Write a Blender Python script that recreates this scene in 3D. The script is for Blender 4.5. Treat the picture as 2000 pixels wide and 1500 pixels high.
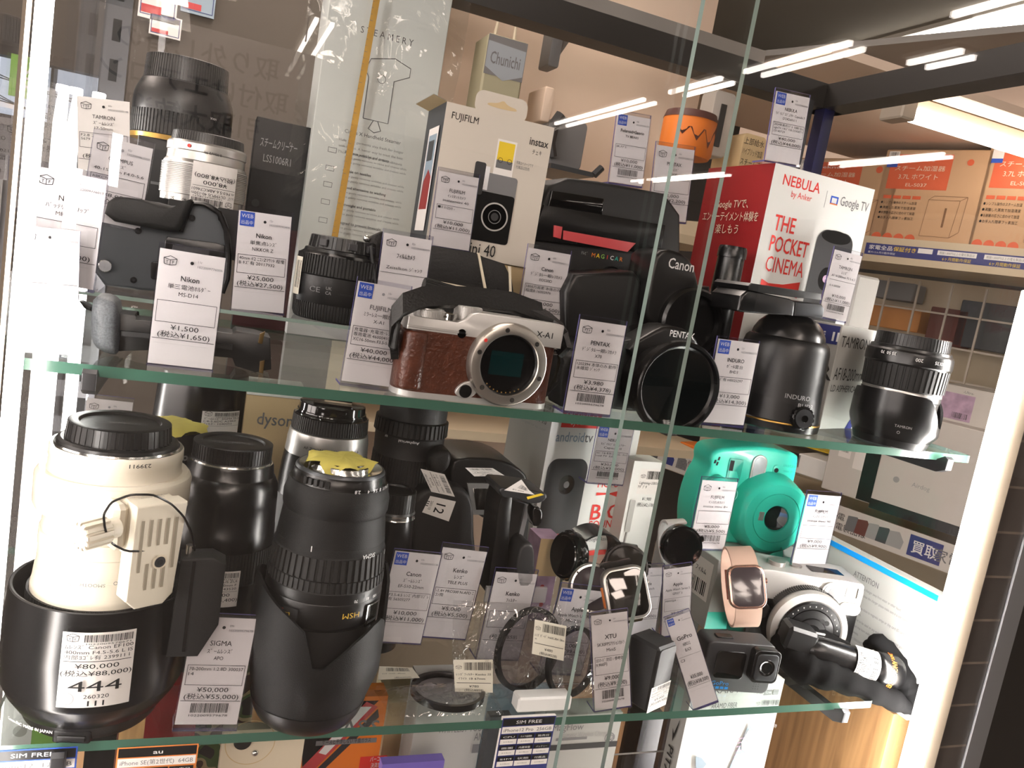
import bpy, math, random
from math import sin, cos, pi, radians, sqrt
from mathutils import Vector, Matrix

sc = bpy.context.scene
for _o in list(bpy.data.objects):
    bpy.data.objects.remove(_o)
COL = sc.collection

# ------------------------------------------------------------------ camera
F, YAW, PITCH, ROLL = 1564.1, .38185, -.1396, .1713       # focal length in pixels of a 2000 px wide frame
CAM = Vector((0, -.519, .099))
FWD = Vector((sin(YAW)*cos(PITCH), cos(YAW)*cos(PITCH), sin(PITCH)))
_r0 = Vector((cos(YAW), -sin(YAW), 0)); _u0 = _r0.cross(FWD)
RT = cos(ROLL)*_r0 + sin(ROLL)*_u0
UP = -sin(ROLL)*_r0 + cos(ROLL)*_u0
cd = bpy.data.cameras.new('camera'); cam = bpy.data.objects.new('camera', cd); COL.objects.link(cam)
cd.sensor_width = 36; cd.lens = 36*F/2000; cd.clip_start = .02; cd.clip_end = 60
cam.matrix_world = Matrix((( RT.x, UP.x, -FWD.x, CAM.x), (RT.y, UP.y, -FWD.y, CAM.y), (RT.z, UP.z, -FWD.z, CAM.z), (0, 0, 0, 1)))
sc.camera = cam

# ------------------------------------------------------------------ view, world, light
sc.view_settings.view_transform = 'Standard'; sc.view_settings.look = 'None'
sc.view_settings.exposure = EXPOSURE = 0.0; sc.view_settings.gamma = 1
sc.view_settings.use_curve_mapping = False
sc.cycles.use_denoising = True
sc.cycles.max_bounces = 10; sc.cycles.diffuse_bounces = 3; sc.cycles.glossy_bounces = 4
sc.cycles.transmission_bounces = 4; sc.cycles.transparent_max_bounces = 40
sc.cycles.caustics_reflective = False; sc.cycles.caustics_refractive = False
sc.cycles.sample_clamp_indirect = 4; sc.cycles.sample_clamp_direct = 30
w = bpy.data.worlds.new('world'); sc.world = w; w.use_nodes = True
w.node_tree.nodes['Background'].inputs[0].default_value = (1, .95, .9, 1)
w.node_tree.nodes['Background'].inputs[1].default_value = WORLD = .16
LED_POWER, TUBE_POWER, BAR_POWER, FILL_PANEL_POWER = 40.0, 18.0, 14.0, 17.0

# ------------------------------------------------------------------ pixel helpers (a pixel of the photo to a point in the place)
def ray(px, py): return FWD + RT*((px-1000)/F) - UP*((py-750)/F)
def at(px, py, ax, v):
    d = ray(px, py); return CAM + d*((v-CAM[ax])/d[ax])
def az(px, py, z): return at(px, py, 2, z)
def ay(px, py, y): return at(px, py, 1, y)
def axx(px, py, x): return at(px, py, 0, x)
def depth(P): return (Vector(P)-CAM).dot(FWD)
def pr(P):
    d = Vector(P)-CAM; z = d.dot(FWD); return 1000+F*d.dot(RT)/z, 750-F*d.dot(UP)/z
def ppm(P): return F/depth(P)          # pixels per metre there
UPZ, LOZ = .003, -.24                   # tops of the two glass shelves

# ------------------------------------------------------------------ materials
def lin(c):
    return tuple((v/12.92 if v <= .04045 else ((v+.055)/1.055)**2.4) for v in (x/255 for x in c))
MATS = {}
def mat(name, rgb, rough=.5, metal=0, bump=0, scale=300, var=0, vscale=40, coat=0, spec=.5, alpha=None, sheen=0):
    m = bpy.data.materials.new(name); m.use_nodes = True; MATS[name] = m
    nt = m.node_tree; b = nt.nodes['Principled BSDF']; c = lin(rgb)
    b.inputs['Base Color'].default_value = (*c, 1); b.inputs['Roughness'].default_value = rough
    b.inputs['Metallic'].default_value = metal; b.inputs['Specular IOR Level'].default_value = spec
    b.inputs['Coat Weight'].default_value = coat
    b.inputs['Sheen Weight'].default_value = sheen
    if bump or var:
        tc = nt.nodes.new('ShaderNodeTexCoord')
    if bump:
        n = nt.nodes.new('ShaderNodeTexNoise'); n.inputs['Scale'].default_value = scale; n.inputs['Detail'].default_value = 3
        bp = nt.nodes.new('ShaderNodeBump'); bp.inputs['Strength'].default_value = bump; bp.inputs['Distance'].default_value = .001
        nt.links.new(tc.outputs['Object'], n.inputs['Vector']); nt.links.new(n.outputs['Fac'], bp.inputs['Height'])
        nt.links.new(bp.outputs['Normal'], b.inputs['Normal'])
    if var:
        n = nt.nodes.new('ShaderNodeTexNoise'); n.inputs['Scale'].default_value = vscale; n.inputs['Detail'].default_value = 4
        r = nt.nodes.new('ShaderNodeValToRGB')
        r.color_ramp.elements[0].color = (*[v*(1-var) for v in c], 1); r.color_ramp.elements[0].position = .3
        r.color_ramp.elements[1].color = (*[min(1, v*(1+var)) for v in c], 1); r.color_ramp.elements[1].position = .7
        nt.links.new(tc.outputs['Object'], n.inputs['Vector']); nt.links.new(n.outputs['Fac'], r.inputs['Fac'])
        nt.links.new(r.outputs['Color'], b.inputs['Base Color'])
    return m
def emit(name, rgb, power):
    m = bpy.data.materials.new(name); m.use_nodes = True; MATS[name] = m
    nt = m.node_tree; nt.nodes.remove(nt.nodes['Principled BSDF'])
    e = nt.nodes.new('ShaderNodeEmission'); e.inputs[0].default_value = (*lin(rgb), 1); e.inputs[1].default_value = power
    nt.links.new(e.outputs[0], nt.nodes['Material Output'].inputs[0]); return m
def clear(name, tint=(255, 255, 255), f0=.045, rough=0.0, bump=0, scale=60, milk=0, k=.9, gcol=(255, 255, 255)):
    """clear pane or film: looks through, mirrors more at a glancing angle; milk adds a little white haze of its own"""
    m = bpy.data.materials.new(name); m.use_nodes = True; MATS[name] = m
    nt = m.node_tree; nt.nodes.remove(nt.nodes['Principled BSDF']); L = nt.links.new
    t = nt.nodes.new('ShaderNodeBsdfTransparent'); t.inputs[0].default_value = (*lin(tint), 1)
    g = nt.nodes.new('ShaderNodeBsdfGlossy'); g.inputs['Roughness'].default_value = rough; g.inputs[0].default_value = (*lin(gcol), 1)
    lw = nt.nodes.new('ShaderNodeLayerWeight'); lw.inputs[0].default_value = .5
    p = nt.nodes.new('ShaderNodeMath'); p.operation = 'POWER'; p.inputs[1].default_value = 5
    mu = nt.nodes.new('ShaderNodeMath'); mu.operation = 'MULTIPLY_ADD'; mu.inputs[1].default_value = k-f0; mu.inputs[2].default_value = f0
    L(lw.outputs['Facing'], p.inputs[0]); L(p.outputs[0], mu.inputs[0])
    mx = nt.nodes.new('ShaderNodeMixShader'); L(mu.outputs[0], mx.inputs[0]); L(t.outputs[0], mx.inputs[1]); L(g.outputs[0], mx.inputs[2])
    out = mx
    if milk:
        d = nt.nodes.new('ShaderNodeBsdfDiffuse'); d.inputs[0].default_value = (.9, .9, .9, 1)
        m2 = nt.nodes.new('ShaderNodeMixShader'); m2.inputs[0].default_value = milk
        L(mx.outputs[0], m2.inputs[1]); L(d.outputs[0], m2.inputs[2]); out = m2
    if bump:
        tc = nt.nodes.new('ShaderNodeTexCoord'); n = nt.nodes.new('ShaderNodeTexNoise'); n.inputs['Scale'].default_value = scale
        n.inputs['Detail'].default_value = 2; n.inputs['Distortion'].default_value = 1.5
        bp = nt.nodes.new('ShaderNodeBump'); bp.inputs['Strength'].default_value = bump; bp.inputs['Distance'].default_value = .004
        L(tc.outputs['Object'], n.inputs['Vector']); L(n.outputs['Fac'], bp.inputs['Height'])
        L(bp.outputs['Normal'], g.inputs['Normal']); L(bp.outputs['Normal'], lw.inputs['Normal'])
    L(out.outputs[0], nt.nodes['Material Output'].inputs[0]); return m

mat('black_plastic', (13, 13, 14), .36, bump=.08, scale=900)
mat('black_matte', (17, 17, 18), .55, bump=.15, scale=1200)
mat('black_gloss', (10, 10, 11), .09, coat=.6)
mat('black_satin', (11, 11, 12), .26)
mat('rubber', (15, 15, 15), .6, bump=.2, scale=800)
mat('grey_crinkle', (16, 17, 18), .5, bump=.3, scale=1500, spec=.25)
mat('dark_grey', (44, 44, 46), .5)
mat('mid_grey', (120, 120, 122), .5)
mat('gunmetal', (70, 72, 75), .35, metal=.6)
mat('chrome', (225, 225, 222), .14, metal=1)
mat('silver', (196, 194, 190), .32, metal=.85, bump=.05, scale=900)
mat('satin_silver', (205, 203, 200), .38, metal=.55)
mat('aluminium', (176, 176, 178), .4, metal=.8)
mat('off_white_paint', (226, 218, 200), .38, bump=.06, scale=900)
mat('cream', (222, 210, 186), .45)
mat('paper', (236, 232, 228), .75)
mat('paper_cream', (232, 228, 212), .75)
mat('white_plastic', (232, 232, 230), .4)
mat('white_card', (226, 228, 224), .6, bump=.04, scale=500)
mat('box_white', (233, 235, 232), .5)
mat('box_cream', (208, 200, 188), .55)
mat('grey_card', (176, 176, 172), .6)
mat('ink', (14, 14, 16), .8)
mat('ink_grey', (110, 110, 112), .8)
mat('ink_light', (160, 160, 160), .8)
mat('print_white', (232, 232, 232), .6)
mat('print_blue', (40, 84, 190), .6)
mat('blue_deep', (44, 52, 120), .55)
mat('sky_blue', (0, 150, 238), .5)
mat('red_print', (222, 52, 44), .55)
mat('red_box', (178, 30, 40), .5)
mat('red_dark', (150, 26, 30), .45)
mat('red_line', (196, 74, 78), .4)
mat('orange', (226, 124, 40), .5)
mat('orange_frame', (232, 140, 70), .5)
mat('orange_label', (214, 98, 60), .6)
mat('gold', (170, 134, 66), .3, metal=.8)
mat('brass_dark', (96, 76, 44), .35, metal=.6)
mat('mount_metal', (178, 172, 164), .3, metal=.9)
mat('groove', (150, 140, 122), .6)
mat('olive_paper', (168, 164, 138), .7)
mat('hex_grey', (160, 168, 176), .6)
mat('maroon_dark', (58, 18, 20), .5)
mat('gold_print', (214, 176, 60), .5)
mat('yellow_tape', (184, 142, 56), .55, var=.12, vscale=60)
mat('yellow_print', (232, 200, 40), .6)
mat('yellow_cloth', (196, 182, 88), .85, bump=.5, scale=120)
mat('green_label', (140, 190, 90), .7)
mat('cardboard', (196, 160, 124), .75, bump=.05, scale=300)
mat('cardboard_dark', (130, 98, 72), .75)
mat('kraft_beige', (206, 182, 140), .7)
mat('lacquer_teal', (52, 204, 180), .32, coat=.2)
mat('teal_dark', (34, 165, 145), .35)
mat('teal_strap', (40, 160, 140), .8, bump=.4, scale=900)
mat('rose_gold', (222, 176, 160), .16, metal=.9)
mat('blush_band', (230, 196, 176), .6)
mat('screen_black', (6, 6, 7), .05, coat=1)
mat('screen_grey', (70, 62, 66), .12, coat=.5)
mat('leather_black', (13, 12, 12), .5, bump=.6, scale=500)
mat('velvet', (5, 5, 6), .85, bump=.9, scale=70, spec=.12)
mat('lens_glass', (8, 14, 16), .03, coat=1)
mat('sensor_teal', (10, 40, 42), .08, coat=1)
mat('lilac', (178, 150, 176), .5, var=.35, vscale=35)
mat('purple', (120, 104, 190), .4)
mat('steel_dark', (70, 70, 72), .38, metal=.7)
mat('rail_black', (24, 20, 18), .4)
mat('rail_blue', (26, 26, 70), .35)
mat('glass_edge', (62, 98, 84), .2, coat=.3)
mat('glass_edge_grey', (138, 156, 148), .2, coat=.4)
mat('violet_edge', (104, 98, 150), .25)
mat('tan_wall', (236, 214, 194), .8, bump=.03)
mat('shop_white', (206, 202, 196), .7)
mat('shop_grey', (128, 124, 120), .7)
mat('partition_grey', (84, 78, 72), .7)
mat('shop_dark', (62, 57, 53), .7)
mat('shop_floor', (74, 68, 63), .5)
mat('shop_ceiling', (186, 178, 162), .85)
mat('rail_cream', (200, 186, 160), .6)
mat('wire_white', (200, 190, 176), .5)
mat('maroon', (104, 52, 44), .7)
mat('slate', (62, 66, 70), .55)
mat('hex_blue', (150, 170, 186), .6)
mat('tube_holder', (190, 180, 165), .5)
mat('strip_channel', (150, 136, 120), .5)
mat('camo_dark', (40, 46, 36), .7)
mat('caramel', (206, 140, 70), .5)
mat('brown_drip', (84, 50, 46), .5)
emit('led', (255, 250, 246), LED_POWER)
emit('led_bright', (255, 252, 248), LED_POWER*2.4)
emit('tube_light', (255, 244, 232), TUBE_POWER)
emit('bar_light', (255, 246, 238), BAR_POWER)
emit('fill_panel_light', (255, 240, 230), FILL_PANEL_POWER)
emit('daylight', (225, 236, 255), 1.3)
emit('side_fill_light', (255, 246, 242), 8.0)  # glow of the pane added on the side wall
clear('pane_glass', (254, 253, 252), .02)
clear('back_glass', (254, 253, 252), .006)
clear('door_glass', (254, 253, 252), .04)
clear('shelf_glass', (246, 251, 249), .045)
clear('acrylic', (250, 250, 252), .045, k=.7)
clear('frosted', (225, 228, 232), .05, rough=.25, milk=.3)
clear('bag_film', (252, 252, 252), .11, rough=.06, bump=.9, scale=45, k=.7)
clear('wrap_film', (247, 249, 249), .06, rough=.05, bump=.5, scale=18, k=.7)
clear('filter_glass', (205, 200, 205), .06)
clear('smoke_glass', (120, 122, 124), .06)
clear('lens_window', (235, 240, 245), .1, rough=.1, milk=.25)

def wood_mat():
    m = mat('wood_veneer', (150, 112, 74), .45); nt = m.node_tree; b = nt.nodes['Principled BSDF']; L = nt.links.new
    tc = nt.nodes.new('ShaderNodeTexCoord'); mp = nt.nodes.new('ShaderNodeMapping'); mp.inputs['Scale'].default_value = (22, 22, 1.6)
    n = nt.nodes.new('ShaderNodeTexNoise'); n.inputs['Scale'].default_value = 5; n.inputs['Detail'].default_value = 6; n.inputs['Distortion'].default_value = .6
    r = nt.nodes.new('ShaderNodeValToRGB'); r.color_ramp.elements[0].color = (*lin((122, 90, 58)), 1); r.color_ramp.elements[1].color = (*lin((152, 116, 78)), 1)
    r.color_ramp.elements[0].position = .35; r.color_ramp.elements[1].position = .68
    L(tc.outputs['Object'], mp.inputs[0]); L(mp.outputs[0], n.inputs['Vector']); L(n.outputs['Fac'], r.inputs['Fac']); L(r.outputs['Color'], b.inputs['Base Color'])
wood_mat()
def leather_mat():
    m = mat('brown_leather', (82, 42, 27), .34, bump=.7, scale=420, var=.22, vscale=160)
leather_mat()
def camo_mat():
    m = mat('camouflage', (96, 110, 70), .5); nt = m.node_tree; b = nt.nodes['Principled BSDF']; L = nt.links.new
    tc = nt.nodes.new('ShaderNodeTexCoord'); n = nt.nodes.new('ShaderNodeTexNoise'); n.inputs['Scale'].default_value = 48; n.inputs['Detail'].default_value = 1
    r = nt.nodes.new('ShaderNodeValToRGB'); r.color_ramp.interpolation = 'CONSTANT'
    r.color_ramp.elements[0].color = (*lin((34, 32, 30)), 1); r.color_ramp.elements[1].position = .42; r.color_ramp.elements[1].color = (*lin((72, 100, 52)), 1)
    e = r.color_ramp.elements.new(.5); e.color = (*lin((176, 166, 126)), 1)
    e = r.color_ramp.elements.new(.58); e.color = (*lin((70, 48, 36)), 1)
    L(tc.outputs['Object'], n.inputs['Vector']); L(n.outputs['Fac'], r.inputs['Fac']); L(r.outputs['Color'], b.inputs['Base Color'])
camo_mat()
def tile_mat():
    m = mat('dark_tile', (54, 47, 42), .45); nt = m.node_tree; b = nt.nodes['Principled BSDF']; L = nt.links.new
    tc = nt.nodes.new('ShaderNodeTexCoord'); mp = nt.nodes.new('ShaderNodeMapping'); mp.inputs['Rotation'].default_value = (pi/2, 0, 0)
    br = nt.nodes.new('ShaderNodeTexBrick'); br.inputs['Scale'].default_value = 1; br.offset = 0
    br.inputs['Brick Width'].default_value = .09; br.inputs['Row Height'].default_value = .042; br.inputs['Mortar Size'].default_value = .0012
    br.inputs['Color1'].default_value = (*lin((58, 50, 45)), 1); br.inputs['Color2'].default_value = (*lin((50, 44, 40)), 1); br.inputs['Mortar'].default_value = (*lin((98, 86, 76)), 1)
    L(tc.outputs['Object'], mp.inputs[0]); L(mp.outputs[0], br.inputs['Vector']); L(br.outputs['Color'], b.inputs['Base Color'])
tile_mat()

# ------------------------------------------------------------------ mesh builder
_TX = {}
def glyphs(s, bold=0):
    bold = 0 if any(ch in s for ch in 'MW4') else min(bold, .009); k = (s, bold)
    if k not in _TX:
        c = bpy.data.curves.new('t', 'FONT'); c.body = s; c.resolution_u = 2; c.offset = bold
        o = bpy.data.objects.new('t', c); COL.objects.link(o)
        me = o.evaluated_get(bpy.context.evaluated_depsgraph_get()).to_mesh()
        vs = [(v.co.x, v.co.y) for v in me.vertices]; fs = [tuple(p.vertices) for p in me.polygons]
        bpy.data.objects.remove(o); bpy.data.curves.remove(c)
        xs = [v[0] for v in vs] or [0]
        _TX[k] = (vs, fs, min(xs), max(xs))
    return _TX[k]

FRONT = lambda y=0: (lambda u, v, n: Vector((u, y-n, v)))
BACKW = lambda y=0: (lambda u, v, n: Vector((-u, y+n, v)))
LEFT = lambda x=0: (lambda u, v, n: Vector((x-n, -u, v)))
RIGHT = lambda x=0: (lambda u, v, n: Vector((x+n, u, v)))
TOP = lambda z=0: (lambda u, v, n: Vector((u, v, z+n)))
def WRAP(r, a0=0, up=True):
    """onto the front of an upright cylinder; a0 turns it about the axis"""
    s = 1 if up else -1
    return lambda u, v, n: Vector(((r+n)*sin(s*u/r+a0), -(r+n)*cos(s*u/r+a0), s*v))

class MB:
    def __init__(s): s.v = []; s.f = []; s.m = []; s.mats = []; s.lift = .0003; s.flat = set()
    def mi(s, m):
        if m not in s.mats: s.mats.append(m)
        return s.mats.index(m)
    def add(s, vs, fs, m, M=None):
        b = len(s.v); i = s.mi(m)
        s.v += [tuple(M @ Vector(v)) for v in vs] if M is not None else [tuple(v) for v in vs]
        s.f += [tuple(b+k for k in f) for f in fs]; s.m += [i]*len(fs); return s
    def box(s, x0, x1, y0, y1, z0, z1, m, M=None, bev=0, mf=None):
        if bev: return s.rbox(x0, x1, y0, y1, z0, z1, m, bev, M)
        vs = [(x, y, z) for z in (z0, z1) for y in (y0, y1) for x in (x0, x1)]
        fs = [(0, 2, 3, 1), (4, 5, 7, 6), (0, 1, 5, 4), (2, 6, 7, 3), (0, 4, 6, 2), (1, 3, 7, 5)]   # bottom top front back left right
        if mf is None: return s.add(vs, fs, m, M)
        for k, f in zip(('bottom', 'top', 'front', 'back', 'left', 'right'), fs): s.add(vs, [f], mf.get(k, m), M)
        return s
    def rbox(s, x0, x1, y0, y1, z0, z1, m, b, M=None):
        """box with every edge cut back by b"""
        b = min(b, (x1-x0)*.49, (y1-y0)*.49, (z1-z0)*.49)
        X, Y, Z = (x0, x1), (y0, y1), (z0, z1); vs = []; idx = {}
        sg = (1, -1)
        for i in (0, 1):
            for j in (0, 1):
                for k in (0, 1):
                    p = (X[i], Y[j], Z[k]); q = (X[i]+sg[i]*b, Y[j]+sg[j]*b, Z[k]+sg[k]*b)
                    for a in range(3):
                        idx[i, j, k, a] = len(vs); vs.append(tuple(p[c] if c == a else q[c] for c in range(3)))
        fs = []
        for a in range(3):
            o = [c for c in range(3) if c != a]
            for e in (0, 1):
                q = []
                for (g, h) in ((0, 0), (1, 0), (1, 1), (0, 1)):
                    t = [0, 0, 0]; t[a] = e; t[o[0]] = g; t[o[1]] = h; q.append(idx[(*t, a)])
                fs.append(q)
            for g in (0, 1):
                for h in (0, 1):
                    t0 = [0, 0, 0]; t1 = [0, 0, 0]; t1[a] = 1
                    for t in (t0, t1): t[o[0]] = g; t[o[1]] = h
                    fs.append([idx[(*t0, o[0])], idx[(*t0, o[1])], idx[(*t1, o[1])], idx[(*t1, o[0])]])
        for i in (0, 1):
            for j in (0, 1):
                for k in (0, 1): fs.append([idx[i, j, k, a] for a in range(3)])
        c = Vector(((x0+x1)/2, (y0+y1)/2, (z0+z1)/2)); out = []
        for f in fs:
            p = [Vector(vs[i]) for i in f]; n = (p[1]-p[0]).cross(p[2]-p[0])
            out.append(tuple(f) if n.dot(sum(p, Vector())/len(p)-c) > 0 else tuple(reversed(f)))
        return s.add(vs, out, m, M)
    def prism(s, poly, d0, d1, m, M=None, bev=0, f=None):
        """closed outline (u,v) given a depth; by default stands in x-z and runs along y from d0 (front) to d1; bev insets both rims"""
        n = len(poly); f = f or (lambda u, v, d: (u, d, v))
        cx = sum(p[0] for p in poly)/n; cz = sum(p[1] for p in poly)/n
        def ins(p, e):
            q = Vector((p[0]-cx, p[1]-cz)); l = q.length or 1; q *= max(0, (l-e)/l); return (q.x+cx, q.y+cz)
        bev = min(bev, abs(d1-d0)*.48)
        if not bev: rings = [(poly, d0), (poly, d1)]
        else:
            K = 4; st = [(bev*(1-sin(pi/2*k/K)), bev*(1-cos(pi/2*k/K))) for k in range(K+1)]
            rings = [([ins(p, e) for p in poly], d0+z) for e, z in st]+[([ins(p, e) for p in poly], d1-z) for e, z in reversed(st)]
        vs = [f(u, v, d) for pl, d in rings for u, v in pl]; fs = []
        for k in range(len(rings)-1):
            for i in range(n): fs.append((k*n+i, k*n+(i+1) % n, (k+1)*n+(i+1) % n, (k+1)*n+i))
        fs.append(tuple(range(n))[::-1]); fs.append(tuple((len(rings)-1)*n+i for i in range(n)))
        return s.add(vs, fs, m, M)
    def lathe(s, prof, m, seg=64, M=None, ribs=0, rd=0, a0=0, a1=2*pi, cap0=False, cap1=False):
        """turn (r,z) pairs about z; ribs cuts that many grooves rd deep"""
        if ribs:
            ang = []
            st = 2*pi/ribs
            for i in range(ribs): ang += [(i*st, 0), ((i+.55)*st, 0), ((i+.62)*st, 1), ((i+.93)*st, 1)]
        else:
            full = abs(a1-a0-2*pi) < 1e-6
            ang = [(a0+(a1-a0)*i/(seg if full else seg-1), 0) for i in range(seg)]
        n = len(ang); vs = []; fs = []
        closed = ribs or abs(a1-a0-2*pi) < 1e-6
        for (r, z) in prof:
            for (a, g) in ang:
                q = max(0, r-rd*g); vs.append((q*sin(a), -q*cos(a), z))
        for k in range(len(prof)-1):
            for i in range(n if closed else n-1):
                j = (i+1) % n; fs.append((k*n+i, k*n+j, (k+1)*n+j, (k+1)*n+i))
        if cap0: fs.append(tuple(range(n))[::-1])
        if cap1: fs.append(tuple((len(prof)-1)*n+i for i in range(n)))
        return s.add(vs, fs, m, M)
    def cyl(s, p0, p1, r0, m, r1=None, seg=24, M=None, ribs=0, rd=0):
        p0, p1 = Vector(p0), Vector(p1); d = p1-p0; L = d.length
        q = d.to_track_quat('Z', 'Y').to_matrix().to_4x4(); T = Matrix.Translation(p0) @ q
        if M is not None: T = M @ T
        r1 = r0 if r1 is None else r1; b = min(r0, r1, L)*.08
        return s.lathe([(max(r0-b, 1e-5), 0), (r0, b), (r1, L-b), (max(r1-b, 1e-5), L)], m, seg, T, ribs, rd, cap0=True, cap1=True)
    def tube(s, pts, r, m, seg=8, M=None, closed=False, flat=1.0):
        pts = [Vector(p) for p in pts]; n = len(pts); vs = []; fs = []
        nrm = None
        for i, p in enumerate(pts):
            t = (pts[(i+1) % n]-pts[i-1] if closed else pts[min(i+1, n-1)]-pts[max(i-1, 0)]).normalized()
            if nrm is None:
                nrm = t.orthogonal().normalized()
            nrm = (nrm-t*nrm.dot(t)).normalized(); bn = t.cross(nrm)
            rr = r[i] if isinstance(r, (list, tuple)) else r
            for k in range(seg):
                a = 2*pi*k/seg; vs.append(p+nrm*rr*cos(a)+bn*rr*flat*sin(a))
        for i in range(n if closed else n-1):
            for k in range(seg):
                j = (k+1) % seg; i2 = (i+1) % n; fs.append((i*seg+k, i*seg+j, i2*seg+j, i2*seg+k))
        if not closed: fs.append(tuple(range(seg))[::-1]); fs.append(tuple((n-1)*seg+k for k in range(seg)))
        return s.add(vs, fs, m, M)
    def ribbon(s, pts, wv, t, m, M=None):
        """flat strap through pts; wv is the vector across it, t its thickness"""
        pts = [Vector(p) for p in pts]; n = len(pts); vs = []; fs = []
        for i, p in enumerate(pts):
            W = Vector(wv[i] if isinstance(wv[0], (list, tuple, Vector)) else wv)
            d = (pts[min(i+1, n-1)]-pts[max(i-1, 0)]).normalized(); nn = d.cross(W).normalized()*t/2
            vs += [p-W/2-nn, p+W/2-nn, p+W/2+nn, p-W/2+nn]
        for i in range(n-1):
            for k in range(4):
                j = (k+1) % 4; fs.append((i*4+k, i*4+j, i*4+4+j, i*4+4+k))
        fs.append((3, 2, 1, 0)); fs.append(tuple((n-1)*4+k for k in range(4)))
        return s.add(vs, fs, m, M)
    def ball(s, c, r, m, seg=20, M=None, sq=(1, 1, 1)):
        vs = []; fs = []; h = seg//2
        for i in range(h+1):
            th = pi*i/h
            for k in range(seg):
                a = 2*pi*k/seg; vs.append((c[0]+r*sq[0]*sin(th)*cos(a), c[1]+r*sq[1]*sin(th)*sin(a), c[2]-r*sq[2]*cos(th)))
        for i in range(h):
            for k in range(seg):
                j = (k+1) % seg; fs.append((i*seg+k, i*seg+j, i*seg+seg+j, i*seg+seg+k))
        return s.add(vs, fs, m, M)
    # flat printing on a face: W maps (u, v, off the face) to local space
    def up(s): s.lift += .00004; return s.lift
    def rect(s, u0, v0, u1, v1, m, W, n=1):
        h = s.up(); vs = []; fs = []
        for i in range(n+1):
            u = u0+(u1-u0)*i/n; vs += [W(u, v0, h), W(u, v1, h)]
        for i in range(n): fs.append((2*i, 2*i+2, 2*i+3, 2*i+1))
        return s.add(vs, fs, m)
    def poly(s, pts, m, W):
        h = s.up(); return s.add([W(u, v, h) for u, v in pts], [tuple(range(len(pts)))], m)
    def disc(s, u, v, r, m, W, seg=20, rv=None):
        return s.poly([(u+r*cos(2*pi*k/seg), v+(rv or r)*sin(2*pi*k/seg)) for k in range(seg)], m, W)
    def ring(s, u, v, r, t, m, W, seg=40):
        h = s.up(); vs = []; fs = []
        for k in range(seg):
            a = 2*pi*k/seg
            for q in (r-t, r): vs.append(W(u+q*cos(a), v+q*sin(a), h))
        for k in range(seg):
            j = (k+1) % seg; fs.append((2*k, 2*k+1, 2*j+1, 2*j))
        return s.add(vs, fs, m)
    def frame(s, u0, v0, u1, v1, t, m, W, n=1):
        s.rect(u0, v0, u1, v0+t, m, W, n); s.rect(u0, v1-t, u1, v1, m, W, n); s.rect(u0, v0, u0+t, v1, m, W); return s.rect(u1-t, v0, u1, v1, m, W)
    def txt(s, t, u, v, size, m, W, al='c', width=None, bold=0, rot=0, sq=1.0):
        """v is the baseline; width squeezes or stretches the line to that width"""
        if not t.strip(): return s
        vs, fs, a, b = glyphs(t, bold); kx = size*sq
        if width: kx = width/max(b-a, 1e-4)
        o = {'c': (a+b)/2, 'l': a, 'r': b}[al]; h = s.up(); c, sn = cos(rot), sin(rot)
        out = []
        for x, y in vs:
            X, Y = (x-o)*kx, y*size; out.append(W(u+X*c-Y*sn, v+X*sn+Y*c, h))
        return s.add(out, fs, m)
    def bars(s, u0, u1, v0, v1, m, W, n=34, seed=1):
        rnd = random.Random(seed); u = u0; st = (u1-u0)/n; h = s.up(); vs = []; fs = []
        while u < u1:
            w = st*rnd.choice((.35, .5, .9)); g = st*rnd.choice((.45, .6, .9)); b = len(vs)
            vs += [W(u, v0, h), W(min(u+w, u1), v0, h), W(min(u+w, u1), v1, h), W(u, v1, h)]; fs.append((b, b+1, b+2, b+3)); u += w+g
        return s.add(vs, fs, m)
    def build(s, name, parent=None, M=None, label=None, smooth=True, ang=32):
        me = bpy.data.meshes.new(name)
        vs = [tuple(M @ Vector(v)) for v in s.v] if M is not None else s.v
        me.from_pydata(vs, [], s.f)
        for k in s.mats: me.materials.append(MATS[k])
        me.polygons.foreach_set('material_index', s.m)
        if smooth:
            me.polygons.foreach_set('use_smooth', [True]*len(s.f)); me.update(); me.set_sharp_from_angle(angle=radians(ang))
        me.update()
        o = bpy.data.objects.new(name, me); COL.objects.link(o)
        if parent is not None: o.parent = parent
        if label: o['label'] = label
        return o

def tag(o, label, cat, group=None):
    o['label'] = label; o['category'] = cat
    if group: o['group'] = group
    return o
def thing(name, label, cat, loc=(0, 0, 0), rz=0, group=None, rx=0, ry=0):
    o = bpy.data.objects.new(name, None); COL.objects.link(o); o.empty_display_size = .02
    o.location = loc; o.rotation_euler = (rx, ry, rz); return tag(o, label, cat, group)
def struct(name, mb, parent=None):
    o = mb.build(name, parent); o['kind'] = 'structure'; return o
def rrect(x0, x1, z0, z1, r, n=6):
    r = min(r, (x1-x0)/2, (z1-z0)/2); out = []
    for cx, cz, a in ((x1-r, z1-r, 0), (x0+r, z1-r, 90), (x0+r, z0+r, 180), (x1-r, z0+r, 270)):
        for k in range(n+1):
            t = radians(a+90*k/n); out.append((cx+r*cos(t), cz+r*sin(t)))
    return out

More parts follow.
